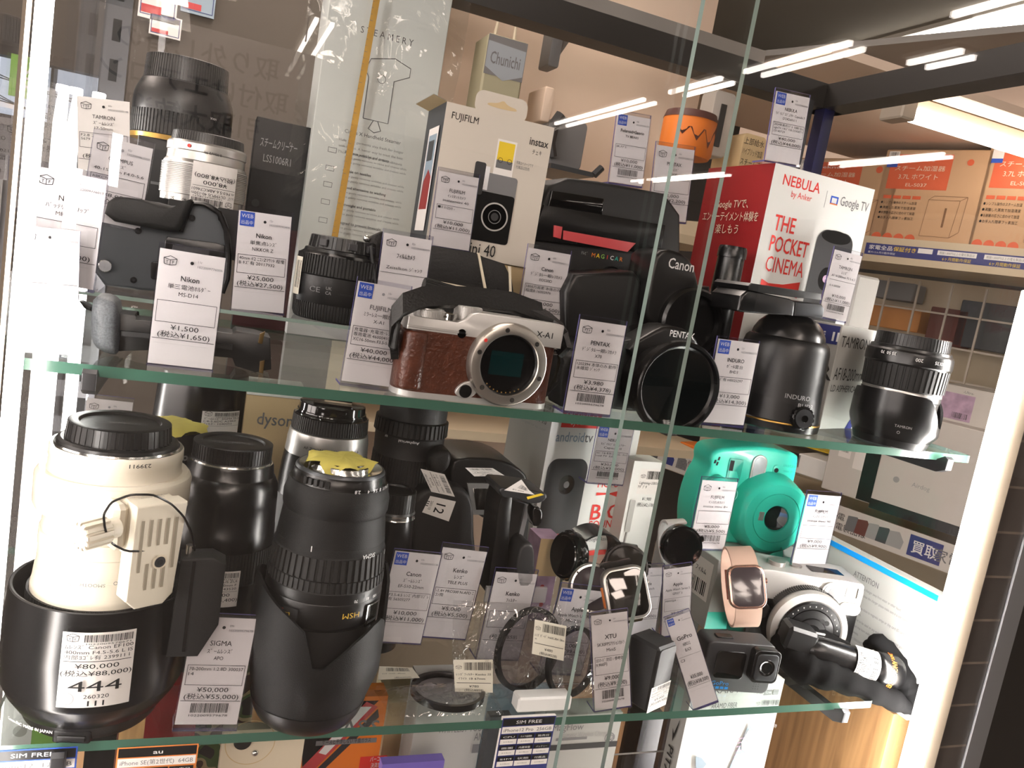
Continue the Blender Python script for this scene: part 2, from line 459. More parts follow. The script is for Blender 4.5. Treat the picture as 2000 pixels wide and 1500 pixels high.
# ================================================================== the shop around the case
def slab(name, x0, x1, y0, y1, z0, z1, m):
    return struct(name, MB().box(x0, x1, y0, y1, z0, z1, m))
slab('floor', -6, 8, -10, 6, -1.2, -1.1, 'shop_floor')
slab('ceiling', -6, 8, -10, 6, 1.52, 1.6, 'shop_ceiling')
slab('wall_right', 7.9, 8, -10, 6, -1.1, 1.52, 'shop_grey')
slab('wall_left', -6, -5.9, -10, 6, -1.1, 1.52, 'shop_dark')
slab('wall_back', -6, 8, 5.9, 6, -1.1, 1.52, 'shop_grey')
slab('wall_front', -6, 8, -10, -9.9, -1.1, 1.52, 'shop_dark')
W2 = tag(bpy.data.objects.new('side_fill', None), 'long framed bright pane added out of view on the side wall to light the goods', 'window'); COL.objects.link(W2); W2['kind'] = 'structure'  # unseen glowing pane, added to brighten the lower shelf from the side
MB().box(-5.895, -5.885, -8.0, 1.5, -.7, 1.25, 'side_fill_light').build('glow_pane', W2)['kind'] = 'structure'
b = MB()
for k in range(6): b.box(-5.885, -5.85, -8.05+k*1.9, -7.97+k*1.9, -.75, 1.3, 'shop_dark')
b.box(-5.885, -5.85, -8.05, 1.53, 1.25, 1.32, 'shop_dark'); b.box(-5.885, -5.85, -8.05, 1.53, -.77, -.7, 'shop_dark'); b.build('window_frame', W2)['kind'] = 'structure'
# banner that the front glass mirrors onto the dark lens
def mirrored(px, py, Y):
    g = ay(px, py, -.05); d = ray(px, py).copy(); d.y *= -1; return g+d*((Y-g.y)/d.y)
bp = mirrored(385, 172, -4.2)
o = thing('hanging_banner', 'white hanging banner with dark lettering, mirrored on the dark lens', 'banner', bp, pi)
b = MB(); b.box(-.56, .56, -.004, .004, -.34, .30, 'shop_grey'); Wb = FRONT(-.004)
for k, t in enumerate(('取り外し済の', '取付けエアコン', '引取大歓迎')): b.txt(t, .0, .13-k*.16, .125, 'ink', Wb, width=.15*len(t)*.86, bold=.01)
b.build('sheet', o)
for x in (-.5, .5): b = MB(); b.tube([(x, 0, .36), (x, 0, 1.5-bp.z)], .004, 'shop_dark'); b.build('cord', o)

# twin fluorescent bars in rows that run away from the case
def bar_lamp(x, y0, y1, i=0):
    b = MB(); c = .03
    b.box(x-.05, x+.15, y0, y1, 1.5, 1.52, 'tube_holder')
    o = thing('ceiling_light', 'slim twin tube light on the shop ceiling, mirrored in the front glass or added unseen', 'ceiling light', (0, 0, 0), group='ceiling tube lights')
    b.build('housing', o)
    MB().box(x-.014, x+.014, y0, y1, 1.475, 1.5, 'bar_light').build('tube', o)
    MB().box(x+.094, x+.118, y0+.02, y1-.02, 1.475, 1.5, 'bar_light').build('tube', o)
for k, (x, y) in enumerate(((-.3, -4.0), (-1.4, -4.0), (-.6, -5.3), (-1.7, -5.3), (-2.8, -4.6), (.4, -2.6), (-1.6, .9), (.1, 1.3))):  # fill panels added where no reflection shows them, to light the shelves
    o = thing('ceiling_light', 'wide flat fill light panel added on the ceiling, outside the picture', 'ceiling light', (x, y, 1.52), group='added fill light panels')
    MB().box(-.33, .33, -.63, .63, -.03, 0, 'tube_holder').build('housing', o); MB().box(-.3, .3, -.6, .6, -.036, -.03, 'fill_panel_light').build('diffuser', o)
for x, ys in ((.5, [(-8.9, -7.7), (-7.5, -6.7), (-6.5, -5.3), (-4.2, -3.0), (-2.6, -1.4)]),
              (2.85, [(-6.7, -5.05), (-4.7, -4.1), (-3.85, -3.0), (-2.4, -1.2)]),
              (3.24, [(-3.0, -2.68)]),
              (-2.2, [(-7.5, -6.3), (-5.5, -4.3), (-3.0, -1.8), (-1.0, .2)]),
              (.52, [(.5, 1.7)]), (3.0, [(.2, 1.4), (1.8, 3.0)]), (-1.6, [(.6, 1.8)]),  # unseen tubes added above and behind the case to brighten the rack
              (5.0, [(-8.7, -7.1), (-5.5, -4.3), (-3.5, -2.3), (-1.2, .0)])):
    for y0, y1 in ys: bar_lamp(x, y0, y1)

# ------------------------------------------------------------------ the glass display case
XL, XR, YF, YB, ZB, ZT = -.105, .708, -.05, .352, -.56, .40
case = thing('display_case', 'glass display case with black rails and white light strips in its corners', 'display case', ((XL+XR)/2, .15, ZB))
def cpart(name, mb, label=None):
    return mb.build(name, case, Matrix.Translation((-(XL+XR)/2, -.15, -ZB)), label)
b = MB(); b.box(XL, XR+.03, YB-.006, YB+.03, .366, .396, 'rail_black'); cpart('back_rail', b)
b = MB(); b.box(XR-.006, XR+.03, YF, YB+.03, .366, .3955, 'rail_black'); cpart('side_rail', b)
b = MB(); b.box(XL-.03, XL+.004, YF, YB+.03, .366, .3955, 'rail_black'); cpart('side_rail', b)
b = MB(); b.box(XL, XR+.03, YF-.012, YF+.03, .343, .366, 'rail_black'); b.lift = 0
b2 = MB(); b2.box(XL-.03, XR+.05, YF-.03, YF+.01, .43, .47, 'rail_black'); cpart('front_rail', b2)
b = MB(); b.box(XR-.004, XR+.012, YB-.008, YB+.01, ZB, .37, 'rail_blue'); cpart('corner_post', b, 'dark blue corner post')
# slotted uprights that carry the shelf brackets
for xu in (-.0965, .662):
    b = MB(); b.box(xu-.011, xu+.011, YB-.024, YB-.008, ZB, .366, 'steel_dark')
    for k in range(26):
        b.box(xu-.0035, xu+.0035, YB-.0245, YB-.0238, ZB+.03+k*.035, ZB+.049+k*.035, 'ink')
    cpart('slotted_upright', b)
# panes: back, sides and the two sliding doors that overlap in the middle
cpart('back_pane', MB().box(XL, XR, YB, YB+.005, ZB+.1, .37, 'back_glass'))
cpart('side_pane', MB().box(XR+.001, XR+.006, YF+.02, YB, ZB+.3, .37, 'pane_glass'))
cpart('side_pane', MB().box(XL-.006, XL-.001, YF+.02, YB, ZB+.1, .37, 'pane_glass'))
def door(x0, x1, y, edge, m):
    mf = {'left': m, 'right': m, 'top': m, 'bottom': m}
    cpart('sliding_door', MB().box(x0, x1, y, y+.005, ZB+.03, .43, 'door_glass', mf=mf), 'clear sliding glass door')
door(XL-.01, .3155, -.047, 1, 'glass_edge_grey')
door(.2695, .88, -.057, 0, 'glass_edge_grey')
# corner light strips with their channels
b = MB(); b.cyl((-.0882, -.035, ZB+.02), (-.0882, -.035, .42), .0042, 'led', seg=16); cpart('light_strip', b, 'glowing white light strip')
b = MB(); b.cyl((-.0975, .262, ZB+.02), (-.0975, .262, .185), .005, 'led', seg=16); cpart('light_strip', b, 'glowing white light strip')
b = MB(); b.cyl((.6475, -.036, ZB+.02), (.6475, -.036, .155), .0095, 'led_bright', seg=16); cpart('light_strip', b, 'glowing white light strip')
b = MB(); b.box(.6585, .673, -.040, -.026, ZB, .43, 'strip_channel'); cpart('light_channel', b)
b = MB(); b.box(-.0962, -.0945, -.042, -.03, ZB, .43, 'strip_channel'); b.box(-.1035, -.0985, -.042, -.03, ZB, .1, 'aluminium'); cpart('light_channel', b)
# silver side frame and black posts
b = MB(); b.box(.7115, .7335, -.04, -.02, ZB, -.03, 'aluminium'); b.box(.734, .80, -.04, -.02, ZB, -.02, 'rail_black'); cpart('side_frame', b)
b = MB(); b.box(-.15, -.1045, -.042, -.03, ZB, .10, 'rail_black'); cpart('side_frame', b)
# wooden base
b = MB(); b.box(.668, .703, .01, YB, ZB, -.262, 'wood_veneer'); b.box(XL, .703, YB-.012, YB-.0005, ZB, -.42, 'wood_veneer')
b.box(XL, .703, -.02, YB, ZB-.02, ZB, 'wood_veneer'); cpart('base_cabinet', b, 'wood grain base of the case')
b = MB(); b.box(-.02, .03, .002, .004, -.30, -.27, 'acrylic')
# shelf brackets
for xb, zb in ((-.055, UPZ), (.632, UPZ), (-.052, LOZ), (.583, LOZ)):
    b = MB(); z1 = zb-.0072
    b.prism([(.335, z1-.03), (.335, z1), (.012, z1), (.0, z1+.001), (-.008, z1+.006), (-.0115, z1+.004), (-.011, z1-.006), (-.002, z1-.010), (.12, z1-.012)], xb-.004, xb+.004, 'steel_dark', f=lambda u, v, d: (d, u, v), bev=.0008)
    cpart('shelf_bracket', b)

def glass_shelf(name, label, x0, x1, z, rr):
    o = thing(name, label, 'shelf', ((x0+x1)/2, .15, z), group=None)
    M = Matrix.Translation((-(x0+x1)/2, -.15, -z)); b = MB(); y0, y1 = 0, .318
    pts = [(x0, y0), (x1-rr, y0)]+[(x1-rr+rr*sin(a), y0+rr-rr*cos(a)) for a in (radians(30), radians(60), radians(90))]+[(x1, y1), (x0, y1)]
    n = len(pts); t = .0068
    b.add([(x, y, z-.0) for x, y in pts], [tuple(range(n))], 'shelf_glass'); b.add([(x, y, z-t) for x, y in pts], [tuple(range(n))[::-1]], 'shelf_glass')
    for i in range(n):
        j = (i+1) % n; m = 'glass_edge' if i == 0 or i == n-1 or i == n-2 else 'glass_edge_grey'
        b.add([(*pts[i], z-t), (*pts[j], z-t), (*pts[j], z), (*pts[i], z)], [(0, 1, 2, 3)], m)
    b.build('glass_panel', o, M, smooth=False); return o
glass_shelf('glass_shelf', 'upper glass shelf with green edge holding small cameras and boxes', -.098, .672, UPZ, .006)
glass_shelf('glass_shelf', 'lower glass shelf with green edge under the big white lens', -.095, .626, LOZ, .004)

# ------------------------------------------------------------------ dark tiled pillar beside the case
b = MB(); b.box(.6735, .7105, -.038, -.028, ZB, .17, 'dark_tile'); cpart('tiled_side_panel', b, 'dark tiled panel')
# outside to the left of the case: a bright shop window with a street beyond
b = MB(); P = [ay(-60, 95, 2.4), ay(330, 150, 2.4), ay(330, 215, 2.4), ay(-60, 190, 2.4)]
x0, x1 = P[0].x, P[1].x; zt, zb = P[0].z, P[3].z-.03
W = tag(bpy.data.objects.new('window_1', None), 'wide shop window showing a pale sky behind power lines', 'window'); COL.objects.link(W); W['kind'] = 'structure'
MB().box(x0, x1, 2.42, 2.43, zb, zt, 'daylight').build('glow_pane', W)['kind'] = 'structure'
b = MB(); b.box(x0-.05, x1+.05, 2.36, 2.41, zt, zt+.04, 'shop_dark'); b.box(x0-.05, x1+.05, 2.36, 2.41, zb-.03, zb, 'shop_dark'); b.build('window_frame', W)['kind'] = 'structure'
pole = thing('power_pole', 'dark utility pole with wires seen outside the shop window', 'pole', (ay(100, 200, 2.39).x, 2.40, zb))
b = MB(); b.cyl((0, 0, 0), (0, 0, zt-zb-.002), .009, 'slate'); b.build('mast', pole)
for k in range(5):
    xa = x0-pole.location.x; xb = x1-pole.location.x; za = (.28+.13*k)*(zt-zb)
    MB().tube([(xa+(xb-xa)*t/10, -.004, za-.05*(t/10)-.03*sin(pi*t/10)*(k % 3)) for t in range(11)], .0018, 'slate', 5).build('wire', pole)
sg = ay(53, 152, 2.35); b = MB(); b.box(-.045, .045, 0, .01, -.06, .06, 'green_label'); b.txt('6', 0, -.03, .08, 'print_white', FRONT(0))
tag(b.build('green_sign'), 'small green street sign outside the shop window', 'sign'); bpy.data.objects['green_sign'].location = sg
b = MB(); b.box(-1.6, -.10, 2.45, 2.5, -1.1, zb-.02, 'shop_dark'); struct('trim_2', b)
b = MB(); b.box(-2.6, .3, 2.45, 2.5, zt+.02, 1.52, 'shop_dark'); struct('trim_3', b)

# ------------------------------------------------------------------ display rack behind the case
def ybox(px0, py0, px1, py1, y, dep, m, b=None, bev=0):
    """box whose front face spans two opposite pixels at depth y"""
    A, B = ay(px0, py0, y), ay(px1, py1, y); b = b or MB()
    b.box(min(A.x, B.x), max(A.x, B.x), y, y+dep, min(A.z, B.z), max(A.z, B.z), m, bev=bev); return b
rack = thing('shop_rack', 'pale shop rack behind the case carrying household goods', 'shelving', (.9, 1.3, -1.1))
T = Matrix.Translation((-.9, -1.3, 1.1))
b = MB(); b.box(.36, 1.17, 1.42, 1.45, -1.1, .98, 'tan_wall'); b.build('back_panel', rack, T)
b = MB(); b.box(0.30, 1.17, 1.10, 1.42, .955, .975, 'shop_grey'); b.build('top_board', rack, T)
b = MB(); b.box(.32, 1.17, 1.10, 1.42, .225, .245, 'rail_cream'); b.build('shelf_board', rack, T)
b = MB(); b.box(.32, 1.17, 1.10, 1.42, -.28, -.26, 'rail_cream'); b.build('shelf_board', rack, T)
b = MB(); b.box(.30, .315, 1.10, 1.42, -1.1, .97, 'rail_cream'); b.build('side_panel', rack, T)
for (a, c) in (((1225, 48), (1332, 72)), ((1055, -8), (1118, 6))):
    A, B = ay(*a, 1.2), ay(*c, 1.2)
    b = MB(); b.cyl((A.x, 1.2, A.z), (B.x, 1.2, A.z), .011, 'tube_light', seg=12); b.build('lamp_tube', rack, T)
b = MB(); b.box(.4, 1.16, 1.15, 1.19, .62, .70, 'shop_grey'); b.build('sign_rail', rack, T)
# paper bag with a blue hexagon
A, B = ay(925, 255, 1.12), ay(1035, 70, 1.12)
o = thing('paper_bag', 'olive paper bag with a grey blue hexagon and dark lettering', 'bag', ((A.x+B.x)/2, 1.12, A.z))
w2, h = (B.x-A.x)/2, B.z-A.z; b = MB(); b.box(-w2, w2, 0, .09, 0, h*.93, 'olive_paper', bev=.004)
Wf = FRONT(0); b.rect(-w2*.98, h*.55, w2*.98, h*.92, 'mid_grey', Wf)
b.poly([(-w2*.95, h*.62), (0, h*.52), (w2*.95, h*.6), (w2*.95, h*.84), (-w2*.95, h*.86)], 'hex_grey', Wf)
b.txt('Chunichi', 0, h*.66, h*.16, 'ink_grey', Wf, width=w2*1.5, bold=.02); b.build('bag_body', o)
b = MB(); b.tube([(-w2*.5, .03, h*.92), (-w2*.45, .03, h*1.12), (w2*.45, .03, h*1.12), (w2*.5, .03, h*.92)], .004, 'cream'); b.build('bag_handle', o)
# grey appliances
def appliance(name, label, px0, py0, px1, py1, y, m, dep=.12):
    A, B = ay(px0, py1, y), ay(px1, py0, y)
    o = thing(name, label, 'appliance', ((A.x+B.x)/2, y, min(A.z, B.z))); w2, h = abs(B.x-A.x)/2, abs(B.z-A.z)
    b = MB(); b.prism(rrect(-w2, w2, 0, h, w2*.35), 0, dep, m, bev=.004); b.build('body', o); return o, w2, h
o, w2, h = appliance('kettle', 'grey white electric kettle on the rack, dark handle', 1072, 240, 1150, 322, 1.14, 'mid_grey')
MB().tube([(-w2, -.01, h*.15), (-w2*1.25, -.01, h*.4), (-w2*1.2, -.01, h*.8), (-w2*.9, -.01, h)], .012, 'dark_grey').build('handle', o)
b = MB(); b.box(-w2*1.4, w2*1.3, -.05, .13, -.012, -.002, 'gunmetal'); b.tube([(w2*1.3, -.05, -.007), (w2*1.7, -.05, .012)], .008, 'gunmetal'); b.build('base_plate', o)
o, w2, h = appliance('hair_dryer', 'grey hair dryer hanging high on the rack', 1070, 48, 1105, 128, 1.2, 'mid_grey', .06)
MB().prism([(0, -.0), (w2*2.6, h*.7), (w2*2.6, h), (0, h*.6)], .01, .05, 'shop_grey', bev=.003).build('handle', o)
o, w2, h = appliance('storage_box', 'tall pale box standing on the rack behind the white camera carton', 1055, 172, 1084, 235, 1.15, 'tan_wall', .1)
# cartoon-free novelty with caramel drip
A = ay(1345, 255, 1.1)
o = thing('novelty_cake', 'orange toy cake with brown drip hanging on the rack', 'toy', A)
b = MB(); b.lathe([(1e-4, -.06), (.055, -.06), (.06, -.05), (.06, .02), (.055, .03), (1e-4, .03)], 'orange', 40); b.build('body', o)
b = MB(); pts = [(-.06, .03), (-.06, -.005), (-.045, -.02), (-.03, -.002), (-.012, -.03), (.004, -.003), (.022, -.04), (.04, -.002), (.06, -.012), (.06, .03)]
b.poly(pts, 'brown_drip', WRAP(.0605)); b.lathe([(.061, .02), (.056, .036), (1e-4, .036)], 'brown_drip', 40); b.build('icing', o)
o, w2, h = appliance('wall_dispenser', 'white wall dispenser with a dark slot on the rack', 1375, 185, 1440, 300, 1.2, 'shop_white', .06)
b = MB(); b.box(-w2*.3, w2*.2, -.004, 0, h*.15, h*.8, 'dark_grey'); b.build('slot', o)
o, w2, h = appliance('carton', 'beige carton printed with dark lines on the rack', 1440, 270, 1500, 330, 1.18, 'kraft_beige', .12)
b = MB()
for k, t in enumerate(('上部給水', 'ハイブリッド加湿', 'スチーム式')): b.txt(t, -w2*.9, h*(.72-.28*k), h*.2, 'ink', FRONT(0), 'l', width=w2*1.7)
b.build('print', o)

# grey partition and posters behind the left half
b = MB(); b.box(ay(232, 100, 1.5).x, .33, 1.5, 1.53, -1.1, 1.0, 'partition_grey'); struct('trim_4', b)
for i, (q, txts) in enumerate((((268, 30, 352, -40), '90%'), ((290, 64, 356, 38), 'SALE'), ((352, 20, 425, -30), 'PRICE'))):
    A, B = ay(q[0], q[1], 1.49), ay(q[2], q[3], 1.49)
    o = thing('poster', ('small white price poster on the grey partition, nearest the slotted upright', 'low white price poster with a red bar on the grey partition', 'pale blue price poster on the grey partition behind the dark lens')[i], 'poster', ((A.x+B.x)/2, 1.496, min(A.z, B.z)))
    w2, h = abs(B.x-A.x)/2, abs(B.z-A.z); b = MB(); b.box(-w2, w2, -.004, 0, 0, h, 'print_white' if i < 2 else 'hex_blue')
    Wf = FRONT(-.004); b.rect(-w2*.85, h*.7, w2*.85, h*.9, 'ink_grey', Wf); b.rect(-w2*.85, h*.12, w2*.2, h*.3, 'red_line', Wf); b.frame(-w2*.9, h*.08, w2*.9, h*.94, w2*.04, 'blue_deep', Wf)
    b.build('sheet', o)

# ------------------------------------------------------------------ aisle shelving beyond the right glass
SK = 2.2; SO = CAM+Vector((.9, .678, 0))*SK; SO.z = 0
SAZ = radians(-20.6); SU = -Vector((sin(SAZ), cos(SAZ), 0)); SN = Vector((-cos(SAZ), sin(SAZ), 0))
# (local x runs away from us; seen from the case, text must run towards us)
def sp(px, py, w=0):
    d = ray(px, py); o = SO-SN*w; t = (o-CAM).dot(SN)/d.dot(SN); p = CAM+d*t
    return Vector(((p-SO).dot(SU), w, p.z))
aisle = thing('aisle_shelf', 'long shop shelf beyond the side glass with blue price rail and wire mesh back', 'shelving', SO-Vector((0, 0, 1.1)), math.atan2(SU.y, SU.x))
# thing's local x = SU, y = -SN
AT = Matrix.Translation((0, 0, 1.1))
za = sp(1840, 497).z; zr = sp(1560, 975).z
uA, uB = -1.3, 1.4
def apart(name, b, label=None): return b.build(name, aisle, AT, label)
apart('shelf_board', MB().box(uA, uB, .005, .45, za-.03, za-.005, 'rail_cream'))
apart('shelf_board', MB().box(uA, uB, .005, .45, zr-.06, zr-.02, 'rail_cream'))
apart('top_board', MB().box(uA-.3, uB, .12, .5, .98, 1.0, 'shop_grey'))
apart('back_panel', MB().box(uA, uB, .45, .47, za, 1.0, 'tan_wall'))
apart('lower_back_panel', MB().box(uA, uB, .62, .64, -1.1, za-.03, 'rail_cream'))
b = MB()
zlo, zhi = zr+.02, za-.05
for k in range(26): b.box(uA+k*.105, uA+k*.105+.006, .44, .446, zlo, zhi, 'wire_white')
k = 0
while zlo+.105*k < zhi: b.box(uA, uB, .446, .452, zlo+.105*k, zlo+.105*k+.006, 'wire_white'); k += 1
apart('wire_mesh', b)
LP = ay(1772, 206, 1.0); lz = LP.z
lamp = thing('tube_lamp', 'bright fluorescent tube lamp under the pale canopy of the aisle shelf', 'lamp', (LP.x, 1.0, lz))
b = MB(); b.cyl((.01, 0, -.018), (.75, 0, -.018), .016, 'tube_light', seg=16); b.build('lamp_tube', lamp)
b = MB(); b.box(-.02, .78, .005, .05, 0, .028, 'tube_holder', bev=.003); b.box(-.03, .015, -.02, .05, -.035, .03, 'tube_holder', bev=.004); b.build('lamp_holder', lamp)
b = MB(); b.box(LP.x-.30, LP.x+.9, .93, 1.7, lz+.03, lz+.05, 'tan_wall'); struct('trim_5', b)
for ux in (sp(1895, 700).x,): apart('slotted_upright', MB().box(ux-.03, ux+.03, .40, .43, -1.1, za-.03, 'rail_cream'))
# text on this face runs towards us, so u is mirrored
AF = lambda u, v, n: Vector((u, -n, v))
b = MB(); c0, c1 = sp(1690, 490).x, sp(2100, 520).x
zA0, zA1 = sp(1840, 511).z, sp(1840, 487).z; H = zA1-zA0
b.box(uA, c1, -.004, .0, zA0-.02, zA1+.02, 'rail_cream'); b.rect(c0, zA0, c1, zA1, 'blue_deep', lambda u, v, n: Vector((u, -.004-n, v)))
AG = lambda u, v, n: Vector((u, -.004-n, v+1.1*0)); L_ = c1-c0
b.txt('家電全品', c0+L_*.02, zA0+H*.5, H*.42, 'print_white', AG, 'l', width=L_*.13, bold=.02); b.txt('保証付き', c0+L_*.155, zA0+H*.5, H*.42, 'yellow_print', AG, 'l', width=L_*.12, bold=.02)
b.txt('最大12ヵ月の動作保証', c0+L_*.02, zA0+H*.15, H*.2, 'print_white', AG, 'l', width=L_*.15)
b.rect(c0+L_*.285, zA0+H*.5, c0+L_*.36, zA0+H*.9, 'print_white', AG)
for f in (.385, .61): 
    b.rect(c0+L_*f, zA0+H*.5, c0+L_*(f+.19), zA0+H*.88, 'print_white', AG); b.txt('税抜1,000円以上の電化製品は', c0+L_*(f+.01), zA0+H*.6, H*.24, 'ink_grey', AG, 'l', width=L_*.17)
    b.txt('6ヶ月間動作保証', c0+L_*(f+.03), zA0+H*.1, H*.32, 'yellow_print', AG, 'l', width=L_*.14)
apart('price_rail', b, 'blue warranty banner with white and yellow lettering')
b = MB(); c0, c1 = sp(1240, 870).x, sp(1960, 1150).x; zl0, zl1 = zr-.055, zr+.025
b.box(c0, c1, -.006, 0, zl0, zl1, 'shop_white'); AG2 = lambda u, v, n: Vector((u, -.006-n, v)); H = zl1-zl0
def ru(px, py): return sp(px, py).x
b.txt('トレファク', ru(1552, 945), zl0+H*.3, H*.5, 'ink', AG2, 'l', width=.16, bold=.03)
b.box(ru(1533, 940), ru(1545, 945), -.008, -.006, zl0+H*.25, zl0+H*.85, 'caramel')
b.txt('家電・', ru(1628, 985), zl0+H*.5, H*.3, 'ink', AG2, 'l'); b.txt('家電製品は', ru(1628, 985), zl0+H*.12, H*.3, 'ink', AG2, 'l')
for (px, py, m_) in ((1671, 1008, 'ink_grey'), (1690, 1015, 'maroon'), (1712, 1022, 'ink_light'), (1732, 1030, 'slate'), (1752, 1040, 'ink_light'), (1250, 885, 'ink_grey'), (1275, 897, 'slate'), (1305, 910, 'blue_deep'), (1330, 920, 'mid_grey')):
    u = ru(px, py); b.poly([(u-.022, zl0+H*.2), (u+.022, zl0+H*.2), (u+.026, zl0+H*.5), (u+.01, zl0+H*.8), (u-.018, zl0+H*.75)], m_, AG2)
u = ru(1778, 1055); b.rect(u, zl0+H*.12, u+.09, zl0+H*.88, 'blue_deep', AG2); b.txt('買取', u+.045, zl0+H*.3, H*.5, 'print_white', AG2, width=.07, bold=.02)
b.txt('家電製品', ru(1825, 1080), zl0+H*.3, H*.5, 'ink_grey', AG2, 'l', bold=.02); b.txt('家電製品', ru(1322, 925), zl0+H*.3, H*.5, 'ink_grey', AG2, 'l', bold=.02)
apart('price_rail', b, 'long pale price rail with small product icons')

def abox(name, label, cat, tl, br, w, dep, m, deco=None, shear=None, mf=None):
    A, B = sp(*tl, w), sp(*br, w); u0, u1 = sorted((A.x, B.x)); z0, z1 = sorted((A.z, B.z)); hw, h = (u1-u0)/2, z1-z0
    c = SO+SU*((u0+u1)/2)-SN*w; c.z = z0
    o = thing(name, label, cat, c, math.atan2(SU.y, SU.x)); b = MB(); b.box(-hw, hw, 0, dep, 0, h, m, bev=.003)
    if deco: deco(b, hw, h, lambda u, v, n: Vector((u, -n, v)))
    b.build('body', o); return o
def humid(b, w, h, W):
    b.rect(-w*.86, h*.58, w*.3, h*.95, 'orange_label', W); b.txt('teknos', -w*.28, h*.875, h*.045, 'print_white', W, width=w*.5)
    b.txt('スチーム加湿器', -w*.28, h*.78, h*.06, 'cream', W, width=w*.95); b.txt('3.7L ホワイト', -w*.28, h*.69, h*.065, 'cream', W, width=w*.75); b.txt('EL-S037', -w*.28, h*.61, h*.05, 'cream', W, width=w*.4)
    for k in range(4): b.rect(-w*.86+k*w*.19, h*.475, -w*.7+k*w*.19, h*.51, 'orange_label', W); b.disc(-w*.82+k*w*.22, h*.05, w*.1, 'orange_label', W)
    for k, t in enumerate(('●シンプル操作のスチーム加湿', '●沸騰した蒸気で加湿清潔', '●お部屋の広さに合わせて加湿', '●お手入れ簡単フッ素加工')): b.txt(t, -w*.88, h*(.42-.055*k), h*.034, 'ink', W, 'l', width=w*.7)
    for (x0, y0, x1, y1) in ((0, .1, .55, .1), (0, .1, .03, .48), (.55, .1, .6, .48), (.03, .48, .6, .48), (.6, .48, .72, .52), (.12, .52, .72, .52), (.03, .48, .12, .52), (.55, .1, .7, .16), (.7, .16, .72, .52)):
        a, c = Vector((x0*w, y0*h)), Vector((x1*w, y1*h)); d = (c-a).normalized(); n = Vector((-d.y, d.x))*w*.004; b.poly([tuple(a-n), tuple(c-n), tuple(c+n), tuple(a+n)], 'cardboard_dark', W)
    b.rect(w*.36, h*.2, w*.4, h*.4, 'cardboard_dark', W); b.rect(-w*.93, h*.85, -w*.72, h*.98, 'paper', W); b.rect(-w*.93, h*.81, -w*.72, h*.85, 'print_blue', W); b.bars(-w*.9, -w*.75, h*.93, h*.97, 'ink', W, 16)
    b.disc(w*.62, h*.87, w*.06, 'orange_label', W)
for i, (tl, br) in enumerate((((1560, 308), (1726, 480)), ((1733, 292), (1898, 488)), ((1938, 278), (2110, 505)))):
    abox('humidifier_carton', ('brown humidifier carton half hidden behind the white projector box', 'brown humidifier carton with orange label, middle of three on the shelf', 'brown humidifier carton with orange label, under the tube lamp')[i], 'box', tl, br, .03, .22, 'cardboard', humid, )
bd = dict
def airdeco(b, w, h, W): b.rect(-w*.1, h*.02, w*.35, h*.98, 'black_satin', W); b.rect(-w*.75, h*.7, -w*.45, h*.88, 'paper', W); b.bars(-w*.7, -w*.5, h*.8, h*.86, 'ink', W, 14); b.rect(-w*.35, h*.55, -w*.1, h*.95, 'paper', W)
abox('air_purifier', 'pale grey air purifier with a dark centre panel on the lower shop shelf', 'appliance', (1625, 855), (1760, 1005), .06, .25, 'shop_white', airdeco)
def air2(b, w, h, W): b.rect(-w, 0, w, h*.1, 'black_satin', W); b.rect(w*.55, h*.1, w*.75, h*.95, 'slate', W); b.txt('Airdog', -w*.3, h*.33, h*.06, 'ink_light', W); b.disc(-w*.68, h*.35, h*.03, 'ink_light', W)
abox('air_purifier', 'large white air purifier with dark base strip near the glowing light strip', 'appliance', (1742, 800), (1960, 1080), .03, .3, 'shop_white', air2)
def labdeco(b, w, h, W): b.rect(-w*.8, h*.1, w*.1, h*.8, 'lilac', W); b.bars(-w*.4, 0, h*.15, h*.3, 'ink', W, 18); b.txt('-Ultra-', -w*.1, h*.84, h*.1, 'ink_grey', W)
abox('carton', 'pale carton with a lilac label above the air purifiers', 'box', (1830, 745), (1960, 850), .12, .2, 'shop_white', labdeco)
abox('bag', 'slate grey bag hanging behind the wire mesh', 'bag', (1880, 585), (2010, 700), .5, .08, 'slate')
abox('bag', 'maroon bag hanging behind the wire mesh', 'bag', (1820, 598), (1876, 680), .5, .08, 'maroon')
abox('stool', 'brown wooden stool behind the wire mesh', 'stool', (1700, 590), (1790, 650), .5, .1, 'caramel')
abox('fan', 'grey fan behind the wire mesh, cable hanging', 'fan', (1710, 545), (1780, 590), .5, .1, 'mid_grey')
abox('basket', 'white plastic basket on the lower shop shelf beside the air purifier', 'basket', (1560, 885), (1620, 945), .1, .2, 'white_plastic')
abox('food_pack', 'yellow printed food pack on the lower shop shelf', 'pack', (1535, 862), (1620, 885), .2, .1, 'yellow_print')
abox('toaster', 'black toaster on the lower shop shelf behind the teal camera', 'appliance', (1500, 868), (1560, 915), .1, .2, 'black_plastic')
abox('snack_pack', 'clear orange snack pack on the lower shop shelf', 'pack', (1328, 862), (1362, 900), .1, .1, 'orange')

